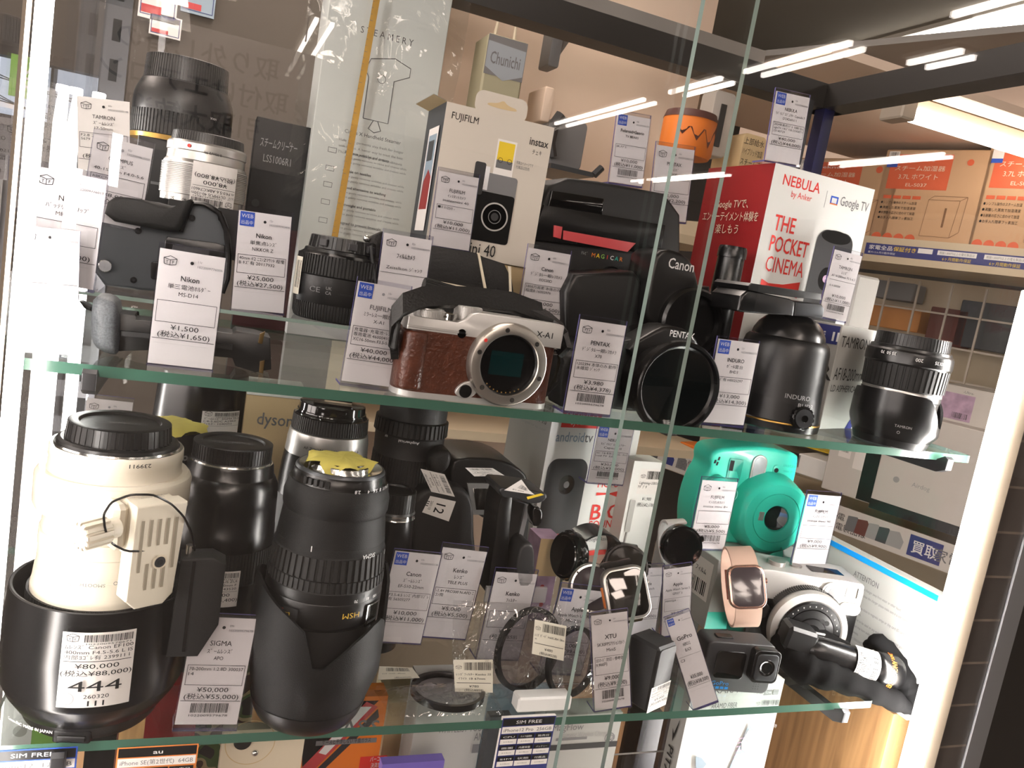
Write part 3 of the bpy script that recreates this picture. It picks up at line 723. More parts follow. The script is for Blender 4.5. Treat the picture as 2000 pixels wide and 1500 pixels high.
# ================================================================== price cards and stickers
def logo(b, u, v, s, W, m='ink'):
    """little cube mark with T and F on its two faces"""
    t = s*.05
    def ln(p, q):
        a, c = Vector(p), Vector(q); d = (c-a).normalized(); n = Vector((-d.y, d.x))*t/2; b.poly([tuple(a-n), tuple(c-n), tuple(c+n), tuple(a+n)], m, W)
    x = lambda i, j: (u+i*s, v+j*s)
    for p, q in (((0, .55), (.5, .42)), ((.5, .42), (1, .55)), ((0, .55), (.06, .08)), ((.06, .08), (.5, 0)), ((.5, 0), (.5, .42)), ((.5, 0), (.94, .08)), ((.94, .08), (1, .55)), ((0, .55), (.5, .75)), ((.5, .75), (1, .55))): ln(x(*p), x(*q))
    b.txt('T', u+.27*s, v+.14*s, s*.34, m, W, bold=.03); b.txt('F', u+.73*s, v+.14*s, s*.34, m, W, bold=.03)

def card_print(b, w, h, d, W):
    """w wide, h high from the lower edge; d: web, code, dot, brand, lines, box, price, tax, bar, foot"""
    k = w; top = h
    if d.get('web'):
        b.rect(-w*.47, h-w*.29, -w*.2, h-w*.015, 'print_blue', W); b.txt('WEB', -w*.335, h-w*.13, w*.105, 'print_white', W, width=w*.22); b.txt('出品中', -w*.335, h-w*.25, w*.085, 'print_white', W, width=w*.22)
    else: logo(b, -w*.43, h-w*.25, w*.2, W)
    b.disc(-w*.0, h-w*.17, w*.028, 'ink' if d.get('dot', 1) else 'ink_light', W, 14)
    c = d.get('code', '11r 1022009776006').split()
    b.txt(c[0], w*.09, h-w*.155, w*.055, 'ink_grey', W, 'l'); b.txt(c[1], w*.09, h-w*.235, w*.055, 'ink_grey', W, 'l', width=w*.385)
    y = h*.765; hx = h/1.75
    b.txt(d.get('brand', ''), 0, y-.02*h, hx*.115, 'ink', W, bold=.018, sq=.95)
    for i, t in enumerate(d.get('lines', [])):
        n = sum(2 if ord(ch) > 0x2e80 and not 0xff60 < ord(ch) < 0xffa0 else 1 for ch in t); b.txt(t, 0, h*(.675-.062*i), hx*.085, 'ink', W, width=min(w*.86, n*w*.05))
    if d.get('boxed', 1):
        b.frame(-w*.46, h*.375, w*.46, h*.565, w*.008, 'ink', W)
        for i, t in enumerate(d.get('box', [])):
            n = sum(2 if ord(ch) > 0x2e80 and not 0xff60 < ord(ch) < 0xffa0 else 1 for ch in t); b.txt(t, -w*.43, h*(.515-.047*i), hx*.075, 'ink', W, 'l', width=min(w*.86, n*w*.0425))
    else: b.rect(-w*.48, h*.565, w*.48, h*.565+w*.008, 'ink', W); [b.txt(t, -w*.43, h*(.515-.047*i), hx*.075, 'ink', W, 'l') for i, t in enumerate(d.get('box', []))]
    if d.get('price'):
        b.txt('¥'+d['price'], 0, h*.315, hx*.105, 'ink', W, width=w*.072*(len(d['price'])+1)); b.txt('(税込¥'+d['tax']+')', 0, h*.25, hx*.105, 'ink', W, width=w*.07*(len(d['tax'])+6.5))
        b.rect(-w*.48, h*.228, w*.48, h*.228+w*.009, 'ink', W)
    if d.get('bar'):
        b.bars(-w*.3, w*.3, h*.12, h*.21, 'ink', W, 40, seed=len(d.get('brand', ''))); b.txt('1022009579678', 0, h*.085, hx*.05, 'ink', W, width=w*.62)
        b.txt(d.get('foot', ''), 0, h*.045, hx*.055, 'ink', W, width=w*.82)
    else:
        b.rect(-w*.46, h*.19, w*.4, h*.191, 'ink_light', W); b.txt(d.get('foot', ''), -w*.02, h*.055, hx*.06, 'ink', W, width=w*.84)

def card(label, tl, trr, br, bl, z=None, y=None, yaw=0, lean=0, group='price cards', holder=True, foot=True, extra=(.02, .05, .03), **d):
    """paper card in a clear stand; the four pixels are the corners of its paper"""
    m = ((bl[0]+br[0])/2, (bl[1]+br[1])/2)
    if y is None: P = az(m[0], m[1], z); y = P.y
    else: P = ay(m[0], m[1], y)
    yw, ln = radians(yaw), radians(lean)
    X = Vector((cos(yw), sin(yw), 0)); up = Vector((-sin(yw)*sin(ln), cos(yw)*sin(ln), cos(ln))); N = X.cross(up)
    def hit(p):
        r = ray(*p); return CAM+r*((P-CAM).dot(N)/r.dot(N))
    a, b_, c, e = hit(tl), hit(trr), hit(br), hit(bl)
    u = (b_-a+c-e)/2; v = (a-e+b_-c)/2; w, h = u.length, v.length; U = u.normalized(); v2 = (v-U*v.dot(U)).normalized(); h = v.dot(v2)
    c0 = (a+b_+c+e)/4-v2*h/2; Nn = U.cross(v2)          # Nn points to the viewer
    o = thing('price_card', label, 'price card', c0, group=group)
    o.rotation_euler = Matrix((U, -Nn, v2)).transposed().to_euler()
    b = MB(); b.box(-w/2, w/2, 0, .0004, 0, h, 'paper'); card_print(b, w, h, d, FRONT(0)); b.build('paper_sheet', o, smooth=False)
    if holder:
        ex = w*extra[0]; et = h*extra[1]; eb = h*extra[2]; b = MB()
        b.box(-w/2-ex, w/2+ex, .0006, .0022, -eb, h+et, 'acrylic', mf={k: 'violet_edge' for k in ('left', 'right', 'top', 'bottom')})
        b.box(-w/2-ex, w/2+ex, -.0016, -.0010, -eb, h+et, 'acrylic')
        if foot: b.box(-w/2-ex, w/2+ex, .0022, .02, -eb, -eb+.0016, 'acrylic', mf={'front': 'violet_edge', 'left': 'violet_edge'})
        b.build('clear_stand', o, smooth=False)
    return o

# upper shelf ------------------------------------------------------
card('white price card for the dark zoom lens, standing highest beside the slotted upright', (165, 190), (264, 199), (243, 355), (138, 342), y=.20, code='03r 1022010032148', brand='TAMRON', lines=['ｽﾞｰﾑﾚﾝｽﾞ', '17-50mm'], box=['F2.8 ﾆｺﾝ', '5679'], price='8,000', tax='8,800', foot='182-25101017270r25I', holder=False)
card('white price card for the silver zoom lens, in front of another card', (180, 262), (292, 288), (280, 452), (163, 425), y=.15, code='02r 1022009862050', dot=0, brand='OLYMPUS', lines=['ﾚﾝｽﾞ', '40-150mm F4.0-5.6'], box=['ABKC74601'], price='8,000', tax='8,800', foot='182-25101017270r25I', extra=(.02, .07, .03))
card('glare-washed white price card before the black battery grip', (73, 323), (205, 353), (186, 566), (40, 545), y=.035, code='11r 1022009776013', brand='Nikon', lines=['ﾊﾞｯﾃﾘｰｸﾞﾘｯﾌﾟ', 'MB-D14'], price='3,000', tax='3,300', foot='163-25120717270r25K')
card('blank overexposed white card at the end of the upper shelf', (50, 440), (150, 452), (156, 694), (24, 688), z=UPZ+.0005, boxed=0, code='11r 1022009776020', extra=(.0, .0, .0))
card('white price card priced 1,500 yen before the battery holder', (313, 486), (439, 502), (416, 724), (288, 706), z=UPZ+.0005, code='11r 1022009776006', brand='Nikon', lines=['単三電池ﾎﾙﾀﾞｰ', 'MS-D14'], price='1,500', tax='1,650', foot='163-25120717270r25K', extra=(.02, .05, .03))
card('white price card with blue corner priced 25,000 yen, before the short black lens', (462, 408), (561, 424), (562, 612), (457, 604), y=.115, web=1, code='12r 1022009792404', brand='Nikon', lines=['単焦点ﾚﾝｽﾞ', 'NIKKOR Z'], box=['40mm f/2 ﾆｺﾝZﾏｳﾝﾄ 程度', 'B ｷｽﾞ有 20117932'], price='25,000', tax='27,500', foot='321-25120817270r25L')
card('white price card for the folding film camera, partly behind the blue-cornered card', (743, 454), (836, 467), (828, 640), (735, 626), y=.10, code='02r 1022009085079', brand='ﾌｨﾙﾑｶﾒﾗ', lines=['', 'ZeissIkon ｼﾞｬﾝｸ'], boxed=0, foot='182-25101017270r25I', extra=(.02, .045, .03))
card('white price card with blue corner priced 40,000 yen, beside the brown leather camera', (693, 547), (793, 565), (778, 758), (674, 744), z=UPZ+.002, web=1, dot=0, code='10r 1022009645301', brand='FUJIFILM', lines=['ﾐﾗｰﾚｽ一眼ｶﾒﾗ', 'X-A1'], box=['充電器･充電池･ﾚﾝｽﾞ付', '専用電池 46000410 ﾚﾝｽﾞ', 'XC16-50mm F3.5-5.6 OIS'], price='40,000', tax='44,000', foot='321-26030618719r25J', extra=(.02, .04, .05))
card('white price card stuck on the white instant camera carton', (852, 333), (930, 346), (921, 492), (845, 478), y=.148, code='02r 1022009085079', brand='FUJIFILM', lines=['ｲﾝｽﾀﾝﾄｶﾒﾗ', 'instaxmini 40'], box=['■ｽ 1/250 -'], price='10,000', tax='11,000', foot='182-25101017270r25I', foot_=0, extra=(.02, .05, .02))
card('glare-striped white price card for the black camera body, behind the brown camera', (1027, 482), (1110, 497), (1094, 650), (1014, 640), y=.11, code='03r 1022010000111', brand='Canon', lines=['ﾃﾞｼﾞﾀﾙ一眼ﾚﾌｶﾒﾗ', 'EOS30D'], box=['1800万画素 本体のみ', '程度B 16002976'], price='15,000', tax='16,500', foot='182-25101017270r25I')
card('white price card priced 3,980 yen with a barcode, behind the door edges', (1121, 622), (1211, 634), (1203, 812), (1116, 802), z=UPZ+.002, code='02r 1022009084943', brand='PENTAX', lines=['ﾃﾞｼﾞﾀﾙ一眼ﾚﾌｶﾒﾗ', 'X70'], box=['1202394 本体のみ 動作', '未確認 ｼﾞｬﾝｸ'], price='3,980', tax='4,378', bar=1, foot='168-25040218719r25B')
card('white price card with blue corner standing on the black red-striped camera', (1197, 220), (1262, 230), (1262, 366), (1200, 355), y=.165, web=1, code='04r 1022009000170', brand='Polaroid×Sanrio', lines=['TV BEARS'], box=['SR ﾅﾌﾞﾙ'], price='10,000', tax='11,000', bar=1, foot='182-25082517271r25B', foot_=0)
card('white price card priced 2,000 yen behind the paired door edges', (1280, 283), (1352, 292), (1344, 435), (1270, 425), y=.21, code='03r 1022010000128', brand='PENTAX', lines=['ｽﾄﾛﾎﾞ', '300P'], price='2,000', tax='2,200', foot='182-25101017270r25I')
card('white price card with blue corner on top of the red and white projector box', (1505, 176), (1571, 188), (1571, 326), (1507, 312), y=.16, web=1, code='12r 1022009862066', brand='NEBULA', lines=['ﾓﾊﾞｲﾙﾌﾟﾛｼﾞｪｸﾀｰ Capsule 3', 'D2426N11'], box=['2024年発売ﾓﾃﾞﾙ 1080 Go', 'ogleTV 11KﾊﾞｲﾄB D2426F11', '23140729'], price='40,000', tax='44,000', foot='321-26010818719r25J')
card('white price card with blue corner priced 13,000 yen, before the ball head', (1390, 660), (1468, 669), (1467, 832), (1387, 825), z=UPZ+.002, web=1, code='12r 1022009862073', brand='INDURO', lines=['ﾎﾞｰﾙ雲台', 'BHD3'], box=['S ｷｽﾞ有 H0025297'], price='13,000', tax='14,300', foot='284-25111118719r25J', extra=(.02, .03, .04))
card('white price card with barcode on top of the grey lens cartons', (1617, 481), (1668, 499), (1668, 629), (1613, 622), y=.11, code='02r 1022009840000', brand='TAMRON', lines=['ﾚﾝｽﾞ', 'AF18-200mm F3.5-6.3'], box=['', 'A14 000504'], boxed=0, price='10,000', tax='11,000', bar=1, foot='182-25101017270r25I')
# lower shelf ------------------------------------------------------
card('white price card whose top shows behind the white lens', (163, 777), (254, 785), (248, 930), (160, 922), y=.13, dot=0, code='09r 1022009579688', brand='SIGMA', lines=['ｽﾞｰﾑﾚﾝｽﾞ'], price='15,000', tax='16,500', foot='363-25092817270r25I')
card('white price card with barcode priced 50,000 yen, between the two big lenses', (378, 1205), (496, 1208), (468, 1416), (342, 1414), z=-.2385, web=1, code='09r 1022009579678', brand='SIGMA', lines=['ｽﾞｰﾑﾚﾝｽﾞ', 'APO'], box=['70-200mm 1:2.8D 300037', '14'], price='50,000', tax='55,000', bar=1, foot='363-25092817270r25I', extra=(.02, .03, .07))
card('white price card with blue corner priced 10,000 yen, next to the tall zoom lens', (758, 1075), (852, 1083), (831, 1258), (746, 1252), y=.085, web=1, code='03r 1022010032138', brand='Canon', lines=['ｽﾞｰﾑﾚﾝｽﾞ', 'EF-S10-22mm'], box=['F3.5-4.5 ﾚﾝｽﾞ内部ﾖｺﾞﾚ', '有 56503277'], price='10,000', tax='11,000', foot='284-26032018719r26C', extra=(.02, .02, .02))
card('white price card for a converter, overlapped by the bagged filter', (848, 1068), (940, 1076), (920, 1250), (840, 1242), y=.095, code='11r 1022009715739', brand='Kenko', lines=['ﾚﾝｽﾞ', 'TELE PLUS'], box=['-1.4× PRO300 N-AFD ﾆ', 'ｺﾝ用'], price='5,000', tax='5,500', foot='201-25120817271r25I', extra=(.02, .05, .02))
card('white price card seen through the upright bagged filter', (956, 1117), (1036, 1120), (1026, 1290), (945, 1286), y=.09, code='09r 1022009470127', brand='Kenko', lines=['ﾌｨﾙﾀｰ'], price='780', tax='858', foot='201-25120817271r25I', extra=(.02, .045, .02))
card('white price card with blue corner behind the second bagged filter', (1082, 1147), (1161, 1153), (1150, 1318), (1068, 1312), y=.085, web=1, code='10r 1022009836102', brand='Apple', lines=['Apple Watch ULTRA2', 'MX4D3J/A'], price='90,000', tax='99,000', foot='321-26010818719r25J')
card('white price card priced 9,000 yen with barcode, beside the small black action camera', (1154, 1202), (1222, 1196), (1235, 1376), (1163, 1390), z=-.239, yaw=-9, lean=6, code='07r 1022009418675', brand='XTU', lines=['5K30FPSｱｸｼｮﾝｶﾒﾗ', 'Mini5'], box=['SDｶｰﾄﾞ 対応 - 参考価格!', '9,900円'], price='9,000', tax='9,900', bar=1, foot='242-25072617783r', extra=(.03, .03, .02))
card('white price card peeking out behind the round-cornered watch', (1222, 1112), (1286, 1108), (1290, 1235), (1226, 1240), y=.13, code='10r 1022009000231', brand='Google', lines=['Pixel Watch'], price='20,000', tax='22,000', foot='321-26010818719r25J')
card('white price card for the rose gold watch', (1290, 1112), (1345, 1108), (1353, 1232), (1299, 1244), y=.085, yaw=-4, code='10r 1022009000248', brand='Apple', lines=['Apple Watch Series 5', 'GPSﾓﾃﾞﾙ'], box=['MWV72J/A -'], price='9,000', tax='9,900', foot='321-26010818719r25J')
card('leaning overexposed white price card between two action cameras', (1313, 1206), (1361, 1190), (1387, 1372), (1342, 1390), z=-.239, yaw=-16, lean=8, web=1, code='10r 1022009000255', brand='GoPro', lines=['HERO12', 'BLACK'], box=['C3'], boxed=0, price='35,000', tax='38,500', foot='321-26010818719r25J', extra=(.03, .03, .03))
card('white price card priced 5,000 yen before the teal instant camera', (1361, 938), (1427, 940), (1427, 1074), (1357, 1070), y=.115, code='02r 1022009450000', brand='FUJIFILM', lines=['ｲﾝｽﾀﾝﾄｶﾒﾗ', 'instax mini 8+'], price='5,000', tax='5,500', bar=1, foot='321-26081215428r25I')
card('overexposed white price card with blue corner on the silver instant camera', (1562, 964), (1626, 968), (1628, 1104), (1563, 1101), y=.11, web=1, code='02r 1022009450017', brand='FUJIFILM', lines=['ｲﾝｽﾀﾝﾄｶﾒﾗ', 'instax mini 90'], price='9,000', tax='9,900', foot='321-26081215428r25I', foot_=0)
card('white price card with barcode before the white projector box under the shelf', (1168, 832), (1236, 836), (1218, 948), (1150, 940), y=.19, web=1, code='12r 1022009862080', brand='NEBULA', lines=['ﾓﾊﾞｲﾙﾌﾟﾛｼﾞｪｸﾀｰ', 'Capsule II'], box=['1KﾊﾞｲﾄB 本体+付属品 - And', 'roid TV  5点'], price='30,000', tax='33,000', bar=1, foot='321-26010320083r26I')

def sticker(b, u0, v0, u1, v1, W, lines=(), price=None, tax=None, big=None, n=1, bar=True, cream=False, date=None):
    w, h = u1-u0, v1-v0; c = (u0+u1)/2
    b.rect(u0, v0, u1, v1, 'paper_cream' if cream else 'paper', W, n)
    nl = len(lines); f = .5 if not big else .34
    if bar: logo(b, u0+w*.06, v1-h*f*.36, w*.17, W); b.bars(u0+w*.3, u1-w*.04, v1-h*f*.36, v1-h*f*.08, 'ink', W, 44, seed=nl+7); b.txt('1022009578671', c+w*.13, v1-h*f*.46, h*f*.09, 'ink', W, width=w*.6)
    for i, t in enumerate(lines): b.txt(t, u0+w*.05, v1-h*f*(.62+.2*i), h*f*.19, 'ink', W, 'l', width=w*min(.92, .055*max(4, len(t))))
    y = v1-h*f*(.62+.2*nl)+h*f*.1
    b.rect(u0+w*.04, y, u1-w*.04, y+h*.008, 'ink', W, n)
    if price:
        s = h*f*.26; b.txt('¥'+price, c, y-s, s, 'ink', W, width=w*.085*(len(price)+1)); b.txt('(税込¥'+tax+')', c, y-s*2.1, s, 'ink', W, width=w*.08*(len(tax)+6)); y -= s*2.3
    if big: b.txt(big, c, y-h*.19, h*.2, 'ink', W, width=w*.72, bold=.045)
    if date: b.txt(date, c+w*.03, v0+h*.13, h*.075, 'ink', W, width=w*.34); [b.rect(c-w*.08+k*w*.1, v0+h*.03, c-w*.055+k*w*.1, v0+h*.1, 'ink', W) for k in range(3)]; b.ring(u0+w*.14, v0+h*.13, w*.1, w*.012, 'ink_light', W)
    return b

# ================================================================== lenses
class Stack:
    """an upright turned body measured from the photo: base point, then rings by (front rim pixel row, half width in pixels)"""
    def __init__(s, name, label, cat, base, hw0, z0=0, y=None, xy=None, group=None, rz=0):
        if xy: s.c = Vector((xy[0], xy[1], z0)); P = s.c
        else:
            P = az(*base, z0) if y is None else ay(*base, y)
            if y is not None: z0 = P.z
            d = Vector((P.x-CAM.x, P.y-CAM.y, 0)).normalized(); r0 = hw0/ppm(P); s.c = Vector((P.x, P.y, z0))+d*r0
        s.d = Vector((s.c.x-CAM.x, s.c.y-CAM.y, 0)).normalized(); s.k = ppm(s.c); s.z0 = z0
        s.ang = math.atan2(s.d.x, s.d.y)          # facing angle: local -y looks at the viewer
        s.o = thing(name, label, cat, s.c, -s.ang+rz, group); s.last = None
    def z(s, py, r):
        lo, hi = -.1, .5; q = s.c-s.d*r
        f = lambda t: pr(Vector((q.x, q.y, s.z0+t)))[1]
        for _ in range(40):
            m = (lo+hi)/2
            if f(m) > py: lo = m
            else: hi = m
        return lo
    def pts(s, prof):
        out = []
        for py, hw in prof:
            r = hw/s.k; z = 0.0
            for _ in range(3):
                z = 0.0 if py is None else max(0, s.z(py, r)); r = hw/ppm(s.c+Vector((0, 0, z)))
            out.append((r, z))
        return out
    def ring(s, name, m, prof, ribs=0, rd=.0007, seg=72, cap=False, cap0=False, join=True, parent=None, inner=None, label=None, extra=None):
        p = s.pts(prof)
        q = ([s.last] if join and s.last and not ribs else [])+p
        b = MB(); b.lathe(q, m, seg, ribs=ribs, rd=rd, cap1=cap, cap0=cap0)
        if ribs and s.last: b.lathe([s.last, (p[0][0]-rd, p[0][1])], m, seg); b.lathe([(p[0][0]-rd*1.01, p[0][1]), (p[-1][0]-rd*1.01, p[-1][1])], m, seg)
        if ribs: b.lathe([(p[-1][0], p[-1][1]), (p[-1][0]-rd*1.5, p[-1][1])], m, seg)
        s.last = p[-1]
        if inner: inner(b, p)
        if extra: extra(b, p)
        return b.build(name, parent or s.o, label=label)
    def cap(s, prof, ribs=60, m='black_plastic', emboss=None, name='lens_cap', rd=.0006, top='rear'):
        """ribbed cap with a dished top"""
        p = s.pts(prof); r, z = p[-1]; b = MB()
        b.lathe(p, m, ribs=ribs, rd=rd); b.lathe([(p[0][0]*.985, p[0][1]), (r*.985, z)], m, 64)
        if s.last: b.lathe([s.last, (p[0][0], p[0][1])], m, 64)
        b.lathe([(r, z), (r*.95, z+.0006), (r*.80, z+.0004), (r*.765, z-.0012), (1e-4, z-.0012)], m, 72)
        if emboss:
            W = lambda u, v, n: Vector((u, v, z-.0012+n)); b.txt(emboss, 0, -r*.1, r*.3, 'ink_grey' if m != 'black_matte' else 'dark_grey', W, width=r*1.0, rot=.0)
        return b.build(name, s.o)
    def sticker(s, pu, py0, py1, hwpx, r, **k):
        """paper label on the barrel: centre angle by pixel offset pu from the axis, rows py0 (top) to py1, half width in pixels"""
        name = k.pop('name', 'price_sticker'); upside = k.pop('upside', False)
        R = r; a = math.asin(max(-.95, min(.95, pu/s.k/R))); w = hwpx/s.k
        za, zb = s.z(py1, R*cos(a)), s.z(py0, R*cos(a)); b = MB(); b.lift = .0004
        if upside:
            W = lambda u, v, n: Vector(((R+n)*sin(-u/R+a), -(R+n)*cos(-u/R+a), za+zb-v))
        else: W = lambda u, v, n: Vector(((R+n)*sin(u/R+a), -(R+n)*cos(u/R+a), v))
        sticker(b, -w, za, w, zb, W, n=10, **k)
        return b.build(name, s.o, smooth=False)
    def mark(s, parent, t, pu, py, size_px, r, m='print_white', upside=True, width=None, bold=.01):
        a = math.asin(max(-.97, min(.97, pu/s.k/r))); z = s.z(py, r*cos(a)); sz = size_px/s.k
        W = (lambda u, v, n: Vector(((r+n)*sin(-u/r+a), -(r+n)*cos(-u/r+a), z-v))) if upside else (lambda u, v, n: Vector(((r+n)*sin(u/r+a), -(r+n)*cos(u/r+a), z+v)))
        b = MB(); b.lift = .0003
        for tt, du in ([(t, 0)] if isinstance(t, str) else t): b.txt(tt, du/s.k, 0, sz, m, W, width=width/s.k if width else None, bold=bold)
        b.build('engraving', parent, smooth=False)
    def r(s, hw): return hw/s.k*s.kf
    kf = 1.0

def petal_hood(st, m, py0, hw0, hwm, heights, parent, name='petal_hood', thick=.0022, rings=8, lip=None):
    """hood standing on its rim; heights maps angle (deg, 0 at the viewer, + to the viewer's right side) to a pixel row"""
    kk = ppm(st.c+Vector((0, 0, .03))); r0 = hw0/kk; rm = hwm/kk; b = MB(); n = 144; vs = []; fs = []
    hs = sorted(heights); z_base = st.z(py0, r0) if py0 else 0
    def hz(a):
        a = (a+180) % 360-180
        for (a0, h0), (a1, h1) in zip(hs, hs[1:]):
            if a0 <= a <= a1:
                t = (a-a0)/(a1-a0); return h0+(h1-h0)*t
        return hs[-1][1]
    for i in range(n):
        a = 2*pi*i/n; top = st.z(hz(math.degrees(a)), rm)
        for j in range(rings+1):
            t = j/rings; z = z_base+(top-z_base)*t; r = r0+(rm-r0)*min(1, t*2.2)
            vs.append((r*sin(a), -r*cos(a), z))
        for j in range(rings, -1, -1):
            t = j/rings; z = z_base+(top-z_base)*t; r = r0+(rm-r0)*min(1, t*2.2)-thick
            vs.append((r*sin(a), -r*cos(a), z))
    K = 2*(rings+1)
    for i in range(n):
        k = (i+1) % n
        for j in range(K-1): fs.append((i*K+j, k*K+j, k*K+j+1, i*K+j+1))
    b.add(vs, fs, m); return b.build(name, parent)

# ---- big white zoom lens standing on its hood
S = Stack('zoom_lens', 'huge cream white zoom lens standing on its wide black hood, grip foot facing front', 'lens', (172, 1443), 118, LOZ)
S.ring('front_cap', 'black_plastic', [(None, 112), (1440, 118), (1424, 128)], cap0=True)
b = MB(); rr = S.r(122); b.box(-.010, .012, -rr-.001, -rr+.01, .0, .0085, 'black_satin', bev=.001); b.box(-.0075, .0095, -rr-.0022, -rr, .002, .0055, 'black_plastic', bev=.0006); b.build('cap_clip', S.o, Matrix.Rotation(radians(-14), 4, 'Z'))
hood = None
def hood_in(b, p): b.lathe([p[-1], (p[-1][0]-.0008, p[-1][1]+.0006), (p[-1][0]-.0022, p[-1][1]), (p[-1][0]-.0024, .03), (p[-1][0]-.006, .028)], 'black_matte', 96)
hood = S.ring('lens_hood', 'black_satin', [(1424, 132), (1408, 150), (1396, 157), (1394, 158.5), (1390, 159), (1310, 166.5), (1201, 160)], seg=110, inner=hood_in)
S.mark(hood, 'Canon INC. MADE IN JAPAN', -98, 1412, 8, S.r(157), upside=False, width=95)
S.sticker(2, 1235, 1381, 58, S.r(166.6), lines=['ﾑﾚﾝｽﾞ Canon EF100', '400mm F4.5-5.6 L IS', '内部ﾖｺﾞﾚ有 239911 I'], price='80,000', tax='88,000', big='444', date='260320')
S.last = None
S.ring('front_ring', 'rubber', [(1290, 128), (1212, 133), (1196, 132)], ribs=110, rd=.001)
S.last = None
bar = S.ring('barrel', 'off_white_paint', [(1290, 124), (1187, 127), (1180, 126), (1178, 125), (1142, 122), (1141, 121), (1100, 120), (1098, 122), (1070, 122), (1068, 119), (1035, 118)], seg=96)
S.mark(bar, 'SMOOTH', -18, 1140, 9, S.r(122.6), 'ink_grey', width=40); S.mark(bar, 'C', -54, 1138, 9, S.r(122.6), 'ink_grey'); S.mark(bar, '○', 18, 1136, 9, S.r(122.6), 'ink_grey')
S.ring('collar', 'off_white_paint', [(1030, 134), (1022, 137.5), (968, 139), (960, 136), (958, 134), (952, 131)], seg=96)
up = S.ring('mount_barrel', 'off_white_paint', [(950, 120), (946, 118), (925, 118), (922, 119.5), (902, 119), (898, 117)], seg=96)
S.mark(up, '239911', 38, 905, 10, S.r(119.8), 'ink', width=37)
S.ring('mount_ring', 'chrome', [(897, 112), (893, 111)])
S.ring('cap_flange', 'black_plastic', [(893, 108), (886, 107), (881, 101)])
S.cap([(880, 95), (846, 92)], ribs=44, emboss='Canon', rd=.0009)
# tripod foot, its locking knob and the retaining cord
ft = Vector(S.c); fr = S.r(139)
E4 = Matrix.Rotation(radians(12), 4, 'Z')
b = MB(); zt, zb = S.z(985, fr+.012), S.z(1190, fr+.012); w2 = .0162
out = [(-w2, zb+.006), (-w2+.006, zb), (w2-.009, zb), (w2-.003, zb+.006), (w2, zt), (-w2*.93, zt)]
yf = -fr-.016
b.prism(out, yf, yf+.014, 'off_white_paint', bev=.0016)
b.box(-w2*.93, w2*.98, yf+.013, -fr+.012, zt-.035, zt-.001, 'off_white_paint', bev=.002)
Wf = FRONT(yf)
for i, x in enumerate((-.0108, -.0056, -.0004, .0048, .010)):
    z0, z1 = zb+.012, zt-.009
    for (a, c) in (((z0+ (0 if 0 < i < 4 else .008)), z0+.017), (z0+.028, z1)) if 0 < i < 4 else ((z0+.012, z1),):
        h = [(x-.0009, a), (x+.0009, a), (x+.0009, c), (x-.0009, c)]; b.poly(h, 'groove', Wf)
zm = (zt+zb)/2-.004
b.ring(.002, zm, .0046, .001, 'cream', Wf); b.disc(.002, zm, .0034, 'steel_dark', Wf); b.disc(.0023, zm-.0003, .0018, 'ink', Wf)
Wt = lambda u, v, n: Vector((u, yf+.012+v, zt-.001+n)); b.txt('Canon', 0, .008, .0034, 'ink', Wt, bold=.02); b.txt('TRIPOD MOUNT RING B (W)', 0, .0048, .0022, 'ink_grey', Wt, width=.024); b.txt('CANON  JAPAN', 0, .002, .0022, 'ink_grey', Wt, width=.016)
foot = b.build('tripod_foot', S.o, Matrix.Rotation(radians(25), 4, 'Z'))
b = MB(); zk = zt-.014; MK = Matrix.Rotation(radians(25), 4, 'Z')
b.box(-w2-.008, -w2*.93, yf+.008, -fr+.014, zk-.016, zk+.013, 'off_white_paint', bev=.003)
b.cyl((-w2-.006, yf+.008, zk), (-w2-.016, yf+.006, zk), .006, 'off_white_paint')
b.cyl((-w2-.013, yf+.006, zk), (-w2-.029, yf+.003, zk-.001), .0084, 'off_white_paint', ribs=12, rd=.0015); b.build('lock_knob', S.o, MK)
# black security tag hanging on a thin loop
tagp = ay(372, 1180, S.c.y-.035)
o = thing('security_tag', 'black wedge shaped security tag hanging on a thin cord beside the white lens', 'security tag', tagp)
b = MB(); b.prism([(-.011, -.034), (.008, -.034), (.0185, -.012), (.0185, .03), (.010, .0345), (-.009, .033)], -.006, .012, 'black_matte', bev=.0012); b.box(-.002, .0, -.0064, -.006, -.03, .032, 'black_satin'); b.build('tag_body', o)
b = MB(); b.cyl((-.004, .002, .033), (-.004, .002, .040), .0028, 'chrome'); b.build('clasp', o)
b = MB(); cp = [ay(*q, S.c.y-dy) for q, dy in (((348, 1070), .036), ((330, 1072), .05), ((250, 1078), .066), ((218, 1062), .068), ((205, 1035), .075), ((202, 1005), .075), ((218, 980), .071), ((255, 966), .07), ((300, 966), .067), ((335, 984), .06), ((360, 1010), .052), ((374, 1040), .043), ((380, 1075), .036))]
sm = []
for i in range(len(cp)-1):
    for t in range(4): sm.append(cp[i].lerp(cp[i+1], t/4))
sm.append(cp[-1]); sm = [sm[0]]+[(sm[i-1]+sm[i]*2+sm[i+1])/4 for i in range(1, len(sm)-1)]+[sm[-1]]
b.tube([p-tagp for p in sm], .0007, 'black_satin', 6); b.build('cord_loop', o)

